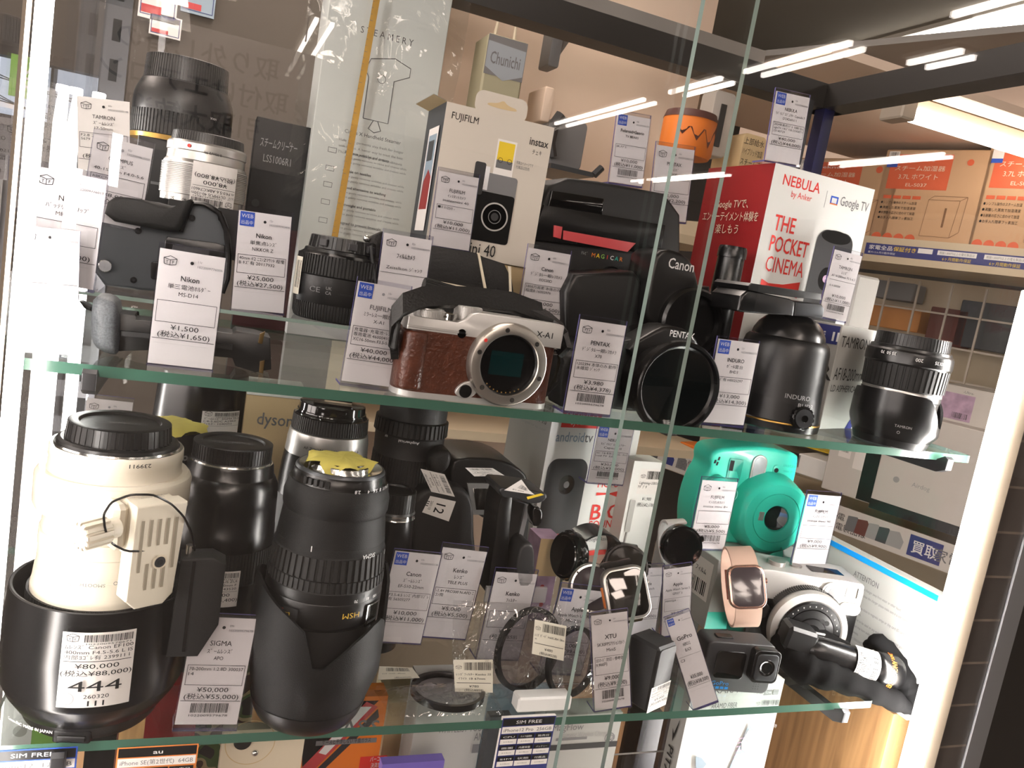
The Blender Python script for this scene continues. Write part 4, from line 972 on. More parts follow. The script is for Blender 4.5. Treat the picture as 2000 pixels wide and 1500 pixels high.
# ---- tall black zoom with petal hood and yellow cloth on its mount
S = Stack('zoom_lens', 'tall black zoom lens with petal hood standing on it, yellow cloth over its mount', 'lens', (590, 1438), 92, LOZ)
S.ring('hood_rim', 'black_plastic', [(None, 88), (1436, 96), (1428, 103), (1418, 108), (1410, 110)], cap0=True)
S.last = None
S.ring('front_barrel', 'black_matte', [(1400, 90), (1330, 97), (1236, 101), (1234, 104)])
b1 = S.ring('lower_barrel', 'black_plastic', [(1232, 108), (1228, 110.5), (1186, 112), (1183, 111)], seg=96)
S.mark(b1, 'HSM', 55, 1192, 15, S.r(112.6), 'gold_print', width=33, bold=.01)
S.mark(b1, [('70', 0), ('85', -26), ('100', -46)], 60, 1166, 8, S.r(112.4), 'print_white', bold=.03)
b = MB(); rr = S.r(112.2); Wx = WRAP(rr, radians(-28)); z0 = S.z(1230, rr*.9); z1 = S.z(1192, rr*.9); b.rect(-.007, z0, .006, z1, 'ink', Wx, 6)
b.txt('EX', .003, (z0+z1)/2-.005, .008, 'gold_print', lambda u, v, n: Wx(v-(z0+z1)/2, (z0+z1)/2-u+.002, n)); b.txt('SIGMA', -.004, (z0+z1)/2-.004, .003, 'red_print', lambda u, v, n: Wx(v-(z0+z1)/2-.003, (z0+z1)/2-u-.003, n)); b.build('name_plate', S.o, smooth=False)
b = MB(); b.lift = .0004; Wx = WRAP(rr, radians(57)); b.rect(-.007, z0, .009, z1+.002, 'chrome', Wx, 6); b.rect(-.0055, z0+.001, .0075, z1+.001, 'smoke_glass', Wx, 6); b.rect(-.005, z0+.002, .007, z0+.004, 'ink', Wx, 6); b.build('distance_window', S.o, smooth=False)
S.ring('scale_ring', 'black_plastic', [(1180, 111.5), (1163, 111)], seg=96)
S.ring('zoom_ring', 'rubber', [(1161, 112), (1140, 111), (1139.5, 110)], ribs=64, rd=.0009); S.ring('focus_ring', 'rubber', [(1138, 110), (1095, 107)], ribs=50, rd=.0012)
b2 = S.ring('collar', 'grey_crinkle', [(1092, 105), (1090, 104.5), (1078, 104), (1076, 103.2)], seg=96)
S.mark(b2, 'SIGMA', 72, 1074, 12, S.r(104.5), 'print_white', width=30, bold=.03); S.mark(b2, 'I', -30, 1070, 15, S.r(104.8), 'print_white', bold=.03); S.mark(b2, 'I', 101, 1062, 13, S.r(104.8), 'print_white', bold=.03)
S.ring('mid_barrel', 'grey_crinkle', [(1070, 103), (1055, 101.5), (1020, 98), (1018, 99.5), (1014, 101), (992, 101.5), (985, 100), (980, 98), (968, 97), (962, 94)], seg=96)
ar = S.ring('aperture_ring', 'black_satin', [(961, 90), (956, 89), (946, 88), (944, 87), (938, 86.5)], seg=96)
S.mark(ar, [('2.8', 0), ('4', -22), ('5.6', -38), ('8', -52), ('11', -64), ('16', -74), ('22', -84)], 35, 954, 9, S.r(90), bold=.03)
b = MB(); rr = S.r(90); 
for k in range(5): Wx = WRAP(rr, radians(-40+k*7)); b.box(-.0012, .0012, -rr-.0006, -rr+.001, S.z(958, rr), S.z(945, rr), 'black_plastic', M=Matrix.Rotation(radians(-40+k*7), 4, 'Z'))
b.build('grip_ridges', S.o)
S.ring('mount_plate', 'gunmetal', [(936, 86), (932, 84), (930, 80)])
S.ring('mount_flange', 'chrome', [(929, 60), (926, 59), (919, 57), (917, 55)])
S.ring('rear_barrel', 'black_satin', [(917, 50), (911, 50)], cap=True)
def cloth(st, name, px, py, rpx, label=None, seed=3, zoff=.0, par=None, tilt=0):
    rnd = random.Random(seed); b = MB(); n = 44; K = 9; R = rpx/st.k; z = st.last[1]+.0012+zoff; vs = [(0, 0, z+.0012)]; fs = []
    amp = [rnd.uniform(.9, 1.1) for _ in range(n)]; amp = [(amp[i-1]+amp[i]+amp[(i+1) % n])/3 for i in range(n)]
    for k in range(1, K+1):
        t = k/K
        for i in range(n):
            a = 2*pi*i/n; rr = R*t*(1+(amp[i]-1)*t*2.4); h = z+.0012*(1-t*t)-.0030*max(0, t-.72)**1.3*6*(1+.9*sin(a*5+seed))+.0006*sin(a*9+t*7)*t
            vs.append((rr*sin(a), -rr*cos(a), h))
    for i in range(n): fs.append((0, 1+i, 1+(i+1) % n))
    for k in range(K-1):
        for i in range(n): fs.append((1+k*n+i, 1+(k+1)*n+i, 1+(k+1)*n+(i+1) % n, 1+k*n+(i+1) % n))
    b.add(vs, fs, 'yellow_cloth'); return b.build(name, st.o, label=label, ang=50)
cloth(S, 'mount_cover', 665, 905, 60, 'yellow cloth cover', 3)
petal_hood(S, 'grey_crinkle', 1412, 108, 128, [(-180, 1180), (-150, 1172), (-118, 1195), (-100, 1178), (-68, 1170), (-42, 1196), (-22, 1220), (-10, 1240), (-4, 1278), (0, 1306), (9, 1310), (15, 1298), (34, 1262), (52, 1238), (63, 1232), (72, 1244), (84, 1290), (90, 1290), (100, 1190), (112, 1162), (150, 1165), (180, 1180)], S.o)

# ---- black zoom on the upper shelf beside the grey cartons
S = Stack('zoom_lens', 'black zoom lens standing on its petal hood at the open end of the upper shelf', 'lens', (1733, 873), 66, UPZ)
S.ring('hood_rim', 'black_plastic', [(None, 62), (871, 66), (862, 69), (848, 73)], cap0=True); S.last = None
S.ring('front_barrel', 'black_plastic', [(850, 66), (780, 70), (778, 72), (768, 72.5)]); 
S.ring('gold_ring', 'silver', [(767, 72), (763, 72)]); S.ring('zoom_ring', 'rubber', [(760, 75), (716, 77)], ribs=46, rd=.0012)
sr = S.ring('scale_ring', 'black_satin', [(714, 77.5), (712, 79), (698, 79), (690, 78), (688, 76)])
S.mark(sr, [('200', 0), ('135', -34), ('100', -46), ('70', -58), ('50', -70)][:3], 18, 697, 9, S.r(79.4), bold=.02); S.mark(sr, [('70', 0), ('50', -12), ('35', -22)], -45, 693, 8, S.r(79.4), bold=.02)
S.ring('rear_barrel', 'black_satin', [(686, 74), (681, 73), (680, 70)])
S.cap([(679, 68), (656, 67)], ribs=64)
h = petal_hood(S, 'black_satin', 858, 71, 82, [(-180, 800), (-140, 775), (-100, 790), (-88, 800), (-72, 772), (-40, 768), (0, 767), (28, 768), (42, 772), (58, 800), (68, 822), (84, 828), (96, 800), (120, 775), (150, 775), (180, 800)], S.o)
S.mark(h, 'TAMRON', 18, 832, 7, S.r(80.5), 'ink_light', upside=False, width=30); S.mark(h, '○', 12, 844, 7, S.r(78), 'ink_light', upside=False)

# ---- upper shelf, back left: black carton, dark zoom on it, silver zoom on a second carton
def plain_box(name, label, cat, px0, px1, pyb, pyt, y, dep, m, yaw=0, z0=None, deco=None, bev=.0006, mf=None, sides=None):
    """carton from the pixel columns of its front face, its lower and upper pixel rows at mid width, at depth y (or standing on z0)"""
    pm = ((px0+px1)/2, pyb); P = ay(*pm, y)
    if z0 is not None: P.z = z0
    k = ppm(P); w2 = (px1-px0)/2/k/max(.3, cos(YAW-radians(yaw)))*1.0; 
    lo, hi = 0, 1
    for _ in range(40):
        h = (lo+hi)/2
        if pr(P+Vector((0, 0, h)))[1] > pyt: lo = h
        else: hi = h
    o = thing(name, label, cat, P, radians(yaw)); b = MB(); b.box(-w2, w2, 0, dep, 0, h, m, bev=bev, mf=mf)
    if deco: deco(b, w2, h, FRONT(0), dep)
    b.build('carton' if 'box' in name or 'carton' in name else 'body', o, smooth=bool(bev)); return o, w2, h, P
o, w2, h, P = plain_box('lens_box', 'plain black lens box under the dark zoom lens', 'box', 262, 372, 452, 276, .25, .065, 'black_matte', deco=lambda b, w, h, W, d: (b.rect(-w*.5, h*.5, w*.8, h*.53, 'ink_grey', W), b.txt('ABS', w*.2, h*.6, h*.1, 'ink_grey', W)))
bx = P
def dark_top(z):
    S = Stack('zoom_lens', 'dark zoom lens with lettering mirrored on it, standing on a black box up high', 'lens', None, 0, z, xy=(ay(353, 268, .285).x, .285))
    S.ring('gold_ring', 'gold', [(None, 90), (269, 91)], cap0=True); S.ring('zoom_ring', 'rubber', [(267, 91), (222, 91)], ribs=80, rd=.0009)
    S.ring('barrel', 'black_plastic', [(220, 91), (205, 91), (190, 90), (178, 87), (166, 82), (160, 79)], seg=90)
    S.ring('switch_plate', 'dark_grey', [(160, 79), (159, 79)])
    S.cap([(158, 77), (112, 75)], ribs=90, m='black_plastic', rd=.0005)
    S.mark(S.o, 'LOCK', 52, 218, 5, S.r(91.3), upside=True); return S
dark_top(bx.z+h)
o, w2, h, P = plain_box('lens_box', 'small dark lens box under the silver zoom lens', 'box', 330, 470, 500, 402, .19, .058, 'black_matte')
S = Stack('zoom_lens', 'silver zoom lens with upside-down price sticker and black cap, upper shelf', 'lens', None, 0, P.z+h, xy=(ay(393, 402, .222).x, .222))
S.ring('lower_barrel', 'silver', [(None, 74), (400, 75)], cap0=True)
sr = S.ring('scale_ring', 'silver', [(398, 75), (386, 76)]); S.mark(sr, [('40', 0), ('50', 25), ('70', 45)], -30, 393, 9, S.r(76), 'ink', upside=True)
S.ring('zoom_ring', 'silver', [(385, 77.5), (322, 76)], ribs=0); 
b = MB()
for k in range(18):
    z = S.z(385-k*3.4, S.r(77)); b.lathe([(S.r(76.6), z), (S.r(78.3), z+.0003), (S.r(78.3), z+.0008), (S.r(76.6), z+.0011)], 'satin_silver', 72)
b.build('grip_rings', S.o)
tr = S.ring('focus_ring', 'silver', [(320, 75), (316, 72), (300, 71), (298, 73), (284, 73), (280, 70)]); S.mark(tr, '0.90m/2.9ft', 10, 296, 7, S.r(73.4), 'ink'); S.mark(tr, '●', -32, 288, 9, S.r(73.6), 'red_print')
b = MB(); 
S.cap([(280, 67), (262, 65)], ribs=80, rd=.0006)
S.sticker(20, 318, 402, 42, S.r(79), upside=True, lines=['ﾚﾝｽﾞ OLYMPUS 40-150m', 'm F4.0-5.6 ABKC74601'], price='8,000', tax='8,800')

# ---- short black lens on the acrylic riser
RZ = .036
S = Stack('prime_lens', 'short black lens with mount upwards standing on the clear acrylic riser', 'lens', (655, 632), 76, RZ)
S.ring('front_ring', 'rubber', [(None, 78), (630, 82), (622, 85), (600, 86)], ribs=96, rd=.0006, cap0=True)
pb = S.ring('barrel', 'black_plastic', [(599, 86.5), (560, 87), (547, 87), (545, 85)])
S.mark(pb, 'CE', -45, 577, 14, S.r(87.4), 'mid_grey', upside=False, width=22, bold=.0); S.mark(pb, 'UK', -20, 570, 8, S.r(87.4), 'mid_grey', upside=False); S.mark(pb, 'CA', -20, 579, 8, S.r(87.4), 'mid_grey', upside=False); S.mark(pb, '0.29m/0.95ft MADE IN THAILAND', 22, 577, 6, S.r(87.4), 'dark_grey', upside=False, width=50)
S.ring('focus_ring', 'rubber', [(544, 88), (506, 87)], ribs=84, rd=.001)
S.ring('rear_barrel', 'black_satin', [(504, 83), (500, 78), (494, 76)])
S.cap([(492, 71), (468, 68)], ribs=0 or 24, rd=.0004)
b = MB(); r_ = S.r(71.5)
for a in (-35, 10, 40): b.box(-.0035, .0035, -r_-.001, -r_+.002, S.z(488, r_), S.z(474, r_), 'dark_grey', M=Matrix.Rotation(radians(a), 4, 'Z'), bev=.0005)
b.build('cap_lugs', S.o)
b = MB(); b.lift = .0005; W = WRAP(S.r(88), radians(-66)); z0, z1 = S.z(588, S.r(60)), S.z(515, S.r(60)); b.rect(-.006, z0, .006, z1, 'paper_cream', W, 6); b.bars(-.003, .0045, z0+.005, z1-.003, 'ink', lambda u, v, n: W(u, v, n), 6, 3); b.build('price_sticker', S.o, smooth=False)

# ---- lower shelf, second row
S = Stack('zoom_lens', 'black zoom lens with ribbed rear cap and white barcode sticker, behind the security tag', 'lens', None, 0, LOZ, xy=(ay(440, 1000, .115).x, .115))
S.ring('lower_barrel', 'black_satin', [(None, 92), (1150, 97)], cap0=True); S.ring('zoom_ring', 'rubber', [(1148, 98), (1085, 98)], ribs=90, rd=.0007)
S.ring('middle_barrel', 'black_satin', [(1084, 97), (1050, 96), (1048, 95), (1000, 94)]); S.ring('upper_barrel', 'black_satin', [(996, 94), (965, 92), (950, 86), (945, 83)])
S.ring('rear_barrel', 'black_satin', [(943, 82), (925, 80), (918, 78)]); S.ring('mount_ring', 'chrome', [(917, 76), (914, 75)]); S.cap([(911, 74), (882, 74)], ribs=72, emboss='OLYMPUS')
S.sticker(2, 1116, 1186, 38, S.r(98.5), lines=['ﾚﾝｽﾞ OLYMPUS ZUI', 'GITAL 70-300mm F', '5.6 ED 256143520'], price='14,000', tax='15,400')
S = Stack('zoom_lens', 'black lens under a sagging yellow cloth, behind the white lens', 'lens', None, 0, LOZ, xy=(ay(330, 860, .155).x, .155))
S.ring('lower_barrel', 'black_satin', [(None, 74), (960, 78), (900, 76)], cap0=True); S.ring('upper_barrel', 'black_plastic', [(896, 74), (868, 66), (860, 62), (850, 60)]); S.ring('mount_flange', 'chrome', [(848, 50), (840, 48)], cap=True)
S.mark(S.o, '◎', 30, 888, 12, S.r(77), 'ink_light')
cloth(S, 'mount_cover', 330, 825, 68, 'yellow cloth cover', 8)
S = Stack('lens_tube', 'smooth black tube shaped lens case with barcode sticker, at the back of the lower shelf', 'lens case', None, 0, LOZ, xy=(ay(385, 860, .25).x, .25))
S.ring('tube_body', 'black_satin', [(None, 92), (900, 88), (770, 82), (752, 80)], cap0=True); S.ring('lid', 'black_satin', [(750, 82), (738, 82), (735, 79)], cap=True)
S.sticker(38, 800, 850, 36, S.r(89), lines=['ｽﾞｰﾑﾚﾝｽﾞ SIGMA 55-2', '1:4-5.6DC A29K0', 'ﾌｨﾙﾀｰ 1040052'])
S = Stack('zoom_lens', 'silver and black zoom lens with front cap upwards, next to the beige box', 'lens', None, 0, LOZ, xy=(ay(628, 950, .16).x, .16))
S.ring('lower_barrel', 'black_satin', [(None, 78), (1100, 84)], cap0=True); S.ring('grey_band', 'mid_grey', [(1098, 85), (1010, 86), (985, 85)]); S.ring('zoom_ring', 'black_satin', [(983, 85), (930, 82), (902, 79)])
sb = S.ring('barrel', 'silver', [(900, 79), (880, 77.5), (878, 78), (858, 75), (856, 73)]); S.mark(sb, 'AF ZOOM 75-300mm 1:4.5-5.6', 10, 884, 7, S.r(78.8), 'ink', upside=False, width=105)
S.ring('focus_ring', 'rubber', [(854, 73.5), (826, 72)], ribs=90, rd=.0008); S.ring('front_rim', 'black_gloss', [(824, 69), (818, 66), (815, 66)])
p = S.pts([(814, 64), (800, 63)]); b = MB(); b.lathe([S.last, p[0], p[1], (p[1][0]*.93, p[1][1]+.001), (p[1][0]*.55, p[1][1]+.0012), (1e-4, p[1][1]+.0012)], 'black_gloss', 64)
rr, zz = p[1]; b.box(-.016, .016, -rr*.78, -rr*.4, zz, zz+.0028, 'black_satin', bev=.0008); b.box(-.016, .016, rr*.4, rr*.78, zz, zz+.0028, 'black_satin', bev=.0008); b.box(-.012, .012, -rr*1.0, -rr*.9, zz-.004, zz-.001, 'black_satin', bev=.0006); b.build('front_cap', S.o)
S = Stack('zoom_lens', 'matte black zoom lens with wide ribbed ring, standing behind the yellow-topped lens', 'lens', None, 0, LOZ, xy=(ay(793, 900, .20).x, .20))
S.ring('lower_barrel', 'black_matte', [(None, 66), (1030, 66), (960, 67)], cap0=True); S.ring('zoom_ring', 'rubber', [(955, 68), (900, 67)], ribs=70, rd=.0008); mb_ = S.ring('barrel', 'black_matte', [(897, 66), (860, 68)])
S.mark(mb_, 'Aspherical', 0, 862, 7, S.r(68), 'print_white', width=38); S.mark(mb_, 'RF', -42, 855, 6, S.r(68.2), 'print_white')
S.ring('focus_ring', 'rubber', [(857, 72), (830, 71)], ribs=44, rd=.0012); S.ring('upper_barrel', 'black_matte', [(827, 66), (805, 66), (790, 62)], cap=True)
S = Stack('zoom_lens', 'small black lens with silver mount ring squeezed beside the tall zoom lens', 'lens', None, 0, LOZ, xy=(ay(765, 1010, .125).x, .125))
S.ring('lower_barrel', 'black_satin', [(None, 46), (1150, 50), (1080, 50)], cap0=True); S.ring('barrel', 'black_satin', [(1060, 48), (1020, 45)]); S.ring('gold_ring', 'chrome', [(1018, 44), (1010, 44)]); S.cap([(1005, 42), (968, 41)], ribs=40)

# ================================================================== cameras and boxes on the upper shelf
SCL = Matrix.Scale(.001, 4)
class MMB(MB):
    """mesh builder measured in millimetres"""
    def __init__(s): super().__init__(); s.lift = .2
    def up(s): s.lift += .03; return s.lift
    def build(s, name, parent=None, M=None, **k): return super().build(name, parent, (M @ SCL) if M is not None else SCL, **k)
def HOLE(cx, cz, y=0):          # frame centred on a point of the front
    return lambda u, v, n: Vector((cx+u, y-n, cz+v))
def yl(o, px, py, y):            # pixel at depth y to the local space of an unturned thing, in metres
    p = ay(px, py, y); return Vector((p.x-o.location.x, p.y-o.location.y, p.z-o.location.z))
def pxprism(o, name, pts, y, dep, m, bev=.0012, label=None, parent=None, floor=None, W=None):
    """an outline measured in the photo at depth y, given its real thickness"""
    q = [yl(o, *p, y) for p in pts]; pl = [(v.x, v.z) for v in q]
    if floor is not None: pl = [(u, max(v, floor-o.location.z)) for u, v in pl]
    b = MB(); y0 = y-o.location.y; b.prism(pl, y0, y0+dep, m, bev=bev)
    if W: W(b, lambda u, v, n: Vector((u, y0-n, v)))
    return b.build(name, parent or o, label=label, ang=45)
def smooth_poly(pts, n=2):
    for _ in range(n):
        out = []
        for i in range(len(pts)):
            a, c = pts[i], pts[(i+1) % len(pts)]
            out += [(a[0]*.75+c[0]*.25, a[1]*.75+c[1]*.25), (a[0]*.25+c[0]*.75, a[1]*.25+c[1]*.75)]
        pts = out
    return pts
def axis_y(cx, cz, y=0):         # turns lathe z into -y (towards the viewer), placed on the front
    return Matrix.Translation((cx, y, cz)) @ Matrix.Rotation(radians(90), 4, 'X')

# ---- silver mirrorless body with brown leather
P = az(930, 788, UPZ)
cam1 = thing('mirrorless_camera', 'silver mirrorless camera body wrapped in brown leather, lens mount open', 'camera', P, radians(2))
b = MMB(); b.prism(rrect(-58.5, 58.5, 0, 33, 15), 4, 47, 'brown_leather', f=lambda u, v, d: (u, v, d)); b.prism(rrect(-58.5, -40, -2.5, 26, 8), 5, 45, 'brown_leather', f=lambda u, v, d: (u, v, d), bev=2); b.build('leather_body', cam1, label='brown leather covering')
b = MMB(); tp = [(-58, 46), (58, 46), (58, 62), (57, 63), (-10, 63), (-14, 61.5), (-18, 57), (-23, 54.5), (-58, 54.5)]
b.prism(tp, -.4, 33, 'satin_silver', bev=1.2); b.box(-58, -15, -.9, 0, 47.2, 49, 'satin_silver', bev=.5)
b.txt('X-A1', 43, 52.5, 6, 'ink', FRONT(-.4), width=13, bold=.02); b.build('top_plate', cam1)
b = MMB(); b.prism(rrect(-58.5, 58.5, -.5, 33.5, 15), 0, 4, 'satin_silver', f=lambda u, v, d: (u, v, d)); b.build('base_plate', cam1)
b = MMB(); b.cyl((-40, 12, 54.5), (-40, 12, 60), 11, 'satin_silver', ribs=60, rd=.5); b.cyl((-40, 12, 60), (-40, 12, 61), 9.5, 'silver'); b.build('mode_dial', cam1)
b = MMB(); b.cyl((-12, 14, 56), (-12, 14, 66), 10, 'satin_silver', ribs=60, rd=.5); b.build('exposure_dial', cam1)
b = MMB(); b.cyl((-27, 8, 54.5), (-27, 8, 59.5), 5, 'chrome'); b.box(-33, -27, 4, 7, 56, 58, 'chrome', bev=.6); b.build('shutter_button', cam1)
M1 = axis_y(17, 30.5)
b = MMB(); b.lathe([(29.5, -1), (29.5, 5.0), (28.5, 7.4), (27.5, 8), (22.2, 8), (21.6, 7.2), (21.4, .4)], 'mount_metal', 96, M1)
for a in (30, 90, 150, 210, 270, 330):
    x, z = 17+24.9*cos(radians(a+14)), 30.5+24.9*sin(radians(a+14)); b.disc(x, z, 1.7, 'steel_dark', FRONT(-7.9)); b.disc(x, z, 1.3, 'chrome', FRONT(-7.9)); b.rect(x-.7, z-.15, x+.7, z+.15, 'ink', FRONT(-7.9))
b.disc(17-21, 30.5+15.5, 1.3, 'red_print', FRONT(-7.9)); b.build('lens_mount', cam1, label='polished metal lens mount ring')
b = MMB(); b.lathe([(21.5, 6), (20.6, 5), (20.4, 1), (1e-4, .8)], 'black_satin', 64, M1)
for k in range(9):
    a = radians(228+k*9.5); b.ball((17+20.0*cos(a), -4.6, 30.5+20.0*sin(a)), .55, 'gold', 8)
b.build('mount_throat', cam1)
b = MMB(); b.box(17-12.5, 17+12.5, -1.6, -.5, 30.5-8.5, 30.5+8.5, 'sensor_teal'); b.build('image_sensor', cam1)
b = MMB(); lv = smooth_poly([(-17, 4.5), (-9, 3), (-3, 6), (-1, 12), (-5, 16), (-12, 15), (-18, 9)], 2); b.prism(lv, -3.2, 0, 'satin_silver', bev=.6); b.cyl((-11, -3, 8.5), (-11, -4.6, 8.5), 4.6, 'black_satin'); b.build('release_button', cam1)
b = MMB(); b.cyl((-19, 0, 47.5), (-19, -1.2, 47.5), 2.6, 'smoke_glass'); b.cyl((-19, .2, 47.5), (-19, -.6, 47.5), 3.2, 'black_gloss'); b.build('focus_lamp', cam1)
for sx in (-1, 1):
    b = MMB(); b.tube([(sx*58, 14, 44), (sx*62, 12, 45), (sx*63, 12, 41), (sx*59, 14, 40)], .9, 'chrome', closed=True); b.build('strap_lug', cam1)
b = MMB(); b.ribbon([(-61, 11, 30), (-65, 7, 42), (-66, 4, 52), (-62, 3, 61), (-50, 6, 67), (-30, 14, 70), (-5, 22, 72), (25, 26, 72.5), (50, 27, 68)], (0, 8, 13), 5, 'leather_black')
b.ribbon([(62, 12, 42), (66, 8, 50), (63, 12, 60), (56, 22, 66), (40, 29, 70)], (0, 11, 5), 4, 'leather_black'); b.ribbon([(61, 14, 48), (68, 16, 36), (69, 20, 20), (63, 26, 6), (60, 30, 1.5)], (3, 11, 0), 2.5, 'leather_black')
b.box(-66, -62, -1, 12, 30, 50, 'rubber', bev=1.5); b.build('neck_strap', cam1)

# ---- folding film camera with open leather case
o = thing('folding_camera', 'old black folding film camera in an opened leather case behind the brown camera', 'camera', Vector((ay(905, 640, .085).x, .085, UPZ)))
pxprism(o, 'case_body', smooth_poly([(798, 592), (800, 572), (870, 590), (1010, 600), (1015, 618), (1040, 760), (820, 740)], 1), .085, .05, 'leather_black', floor=UPZ)
pxprism(o, 'case_flap', [(836, 545), (842, 480), (930, 494), (945, 502), (985, 515), (1000, 545), (1006, 590), (950, 582), (945, 569)], .10, .012, 'leather_black')
pxprism(o, 'flap_lining', [(840, 546), (944, 566), (945, 570), (840, 551)], .0985, .003, 'cream', bev=0, label='worn cream flap edge'); pxprism(o, 'flap_fold', [(933, 494), (937, 494), (954, 582), (949, 582)], .0985, .003, 'cream', bev=0); pxprism(o, 'flap_fold', [(994, 520), (998, 520), (1000, 584), (996, 586)], .0985, .003, 'cream', bev=0)
b = MB(); A, B = yl(o, 827, 556, .072), yl(o, 905, 578, .072); b.cyl(A, B, .0058, 'rubber', ribs=22, rd=.0008); b.build('winding_knob', o)
pxprism(o, 'viewfinder', [(955, 595), (957, 575), (1012, 588), (1014, 612), (960, 605)], .075, .012, 'black_plastic'); pxprism(o, 'finder_window', [(972, 598), (973, 583), (988, 586), (988, 601)], .0735, .003, 'lens_glass', bev=0)
pxprism(o, 'side_flap', [(718, 475), (726, 462), (748, 452), (748, 530), (722, 525)], .11, .01, 'leather_black'); b = MB(); b.ball(yl(o, 716, 466, .11), .0028, 'chrome'); b.build('case_stud', o)
b = MB(); b.tube([yl(o, *q, .1) for q in ((724, 480), (728, 520), (735, 570))], .0011, 'dark_grey'); b.build('leather_cord', o)

# ---- black instant camera with a red stripe
o = thing('instant_camera', 'large black instant camera with a red stripe and rainbow lettering', 'camera', Vector((ay(1160, 600, .15).x, .15, UPZ)))
pxprism(o, 'body', [(1034, 470), (1064, 380), (1075, 362), (1110, 347), (1170, 354), (1300, 378), (1330, 420), (1330, 700), (1020, 700)], .16, .09, 'black_matte', floor=UPZ, bev=.004)
pxprism(o, 'visor', [(1040, 468), (1062, 400), (1300, 440), (1290, 500), (1240, 492)], .155, .006, 'black_satin', bev=.001)
pxprism(o, 'flash_panel', [(1078, 372), (1180, 388), (1176, 425), (1070, 408)], .157, .005, 'black_gloss', bev=.001)
pxprism(o, 'red_stripe', [(1101, 450), (1242, 475), (1226, 492), (1100, 468)], .1535, .002, 'red_line', bev=.0003, label='red stripe')
pxprism(o, 'red_button', [(1083, 440), (1099, 443), (1096, 467), (1082, 463)], .153, .004, 'red_line', bev=.0006, label='red button')
b = MB(); b.lift = .0004
for k, (ch, m) in enumerate(zip('MAGICAR', ('orange', 'yellow_print', 'green_label', 'red_print', 'print_white', 'teal_dark', 'orange'))):
    p = yl(o, 1158+k*9, 502+k*1.4, .1595); b.txt(ch, p.x, p.z, .0055, m, lambda u, v, n: Vector((u, p.y-n, v)), bold=.02)
p = yl(o, 1140, 497, .1595); b.txt('ﾃﾚﾋﾞ', p.x, p.z, .0036, 'ink_light', lambda u, v, n: Vector((u, p.y-n, v))); b.build('lettering', o, smooth=False)
b = MB(); p = yl(o, 1190, 545, .16); b.cyl(p, p+Vector((0, -.004, 0)), .012, 'black_satin'); b.cyl(p+Vector((0, -.004, 0)), p+Vector((0, -.005, 0)), .008, 'lens_glass'); b.build('lens', o)

# ---- two black reflex bodies
o = thing('reflex_camera', 'black reflex camera body with white lettering, behind the lower black camera', 'camera', Vector((ay(1260, 640, .1).x, .1, UPZ)))
pxprism(o, 'body', [(1105, 720), (1102, 570), (1120, 535), (1240, 530), (1262, 560), (1390, 560), (1392, 720)], .10, .05, 'black_plastic', floor=UPZ, bev=.005)
pxprism(o, 'prism_hump', smooth_poly([(1258, 650), (1275, 505), (1298, 484), (1340, 496), (1364, 530), (1378, 660)], 1), .085, .045, 'black_plastic', bev=.004)
b = MB(); p = yl(o, 1329, 527, .0848); b.txt('Canon', p.x, p.z, .0125, 'print_white', lambda u, v, n: Vector((u, p.y-n, v)), width=.026, bold=.03, ); b.build('lettering', o, smooth=False)
b = MB(); p = yl(o, 1345, 630, .085); b.lathe([(.031, 0), (.031, .006), (.029, .009), (.025, .009), (.024, .004), (1e-4, .004)], 'black_satin', 64, axis_y(p.x, p.z, p.y)); b.build('lens_mount', o)
b = MB(); p = yl(o, 1190, 560, .098); b.cyl(p+Vector((0, .02, -.006)), p+Vector((0, .02, .006)), .011, 'rubber', ribs=40, rd=.0006); b.build('mode_dial', o)
o = thing('reflex_camera', 'black bridge camera with wide front ring and white lettering, nearest the shelf edge', 'camera', Vector((ay(1260, 815, .045).x, .045, UPZ)))
pxprism(o, 'body', smooth_poly([(1098, 822), (1100, 700), (1125, 672), (1225, 668), (1300, 640), (1355, 652), (1380, 700), (1398, 735), (1398, 835)], 1), .055, .045, 'black_plastic', floor=0.0005, bev=.004)
pxprism(o, 'grip', smooth_poly([(1096, 815), (1100, 715), (1118, 690), (1165, 695), (1160, 822)], 2), .038, .035, 'rubber', floor=.0005, bev=.006)
pxprism(o, 'flash_housing', smooth_poly([(1228, 678), (1275, 648), (1305, 634), (1350, 646), (1368, 672), (1372, 700), (1240, 700)], 1), .046, .03, 'black_plastic', bev=.004)
b = MB(); p = yl(o, 1331, 660, .0458); b.txt('PENTAX', p.x, p.z, .0075, 'print_white', lambda u, v, n: Vector((u, p.y-n, v)), width=.0235, bold=.05); b.build('lettering', o, smooth=False)
p = yl(o, 1328, 760, .014); Mx = axis_y(p.x, p.z, p.y+.041)
b = MB(); b.lathe([(.030, -.005), (.0305, .02), (.034, .026), (.0365, .03)], 'black_plastic', 80, Mx); b.build('lens_barrel', o)
b = MB(); b.lathe([(.0365, .030), (.0375, .032), (.0375, .040), (.0365, .041), (.0345, .041), (.0335, .038), (.031, .036)], 'black_satin', 96, Mx); b.build('front_ring', o)
b = MB(); b.lathe([(.032, .0365), (.020, .035), (1e-4, .0335)], 'lens_glass', 64, Mx); b.build('front_glass', o)
b = MB(); p = yl(o, 1265, 690, .052); b.cyl(p, p+Vector((0, -.005, 0)), .008, 'black_gloss'); b.build('self_timer_lamp', o)

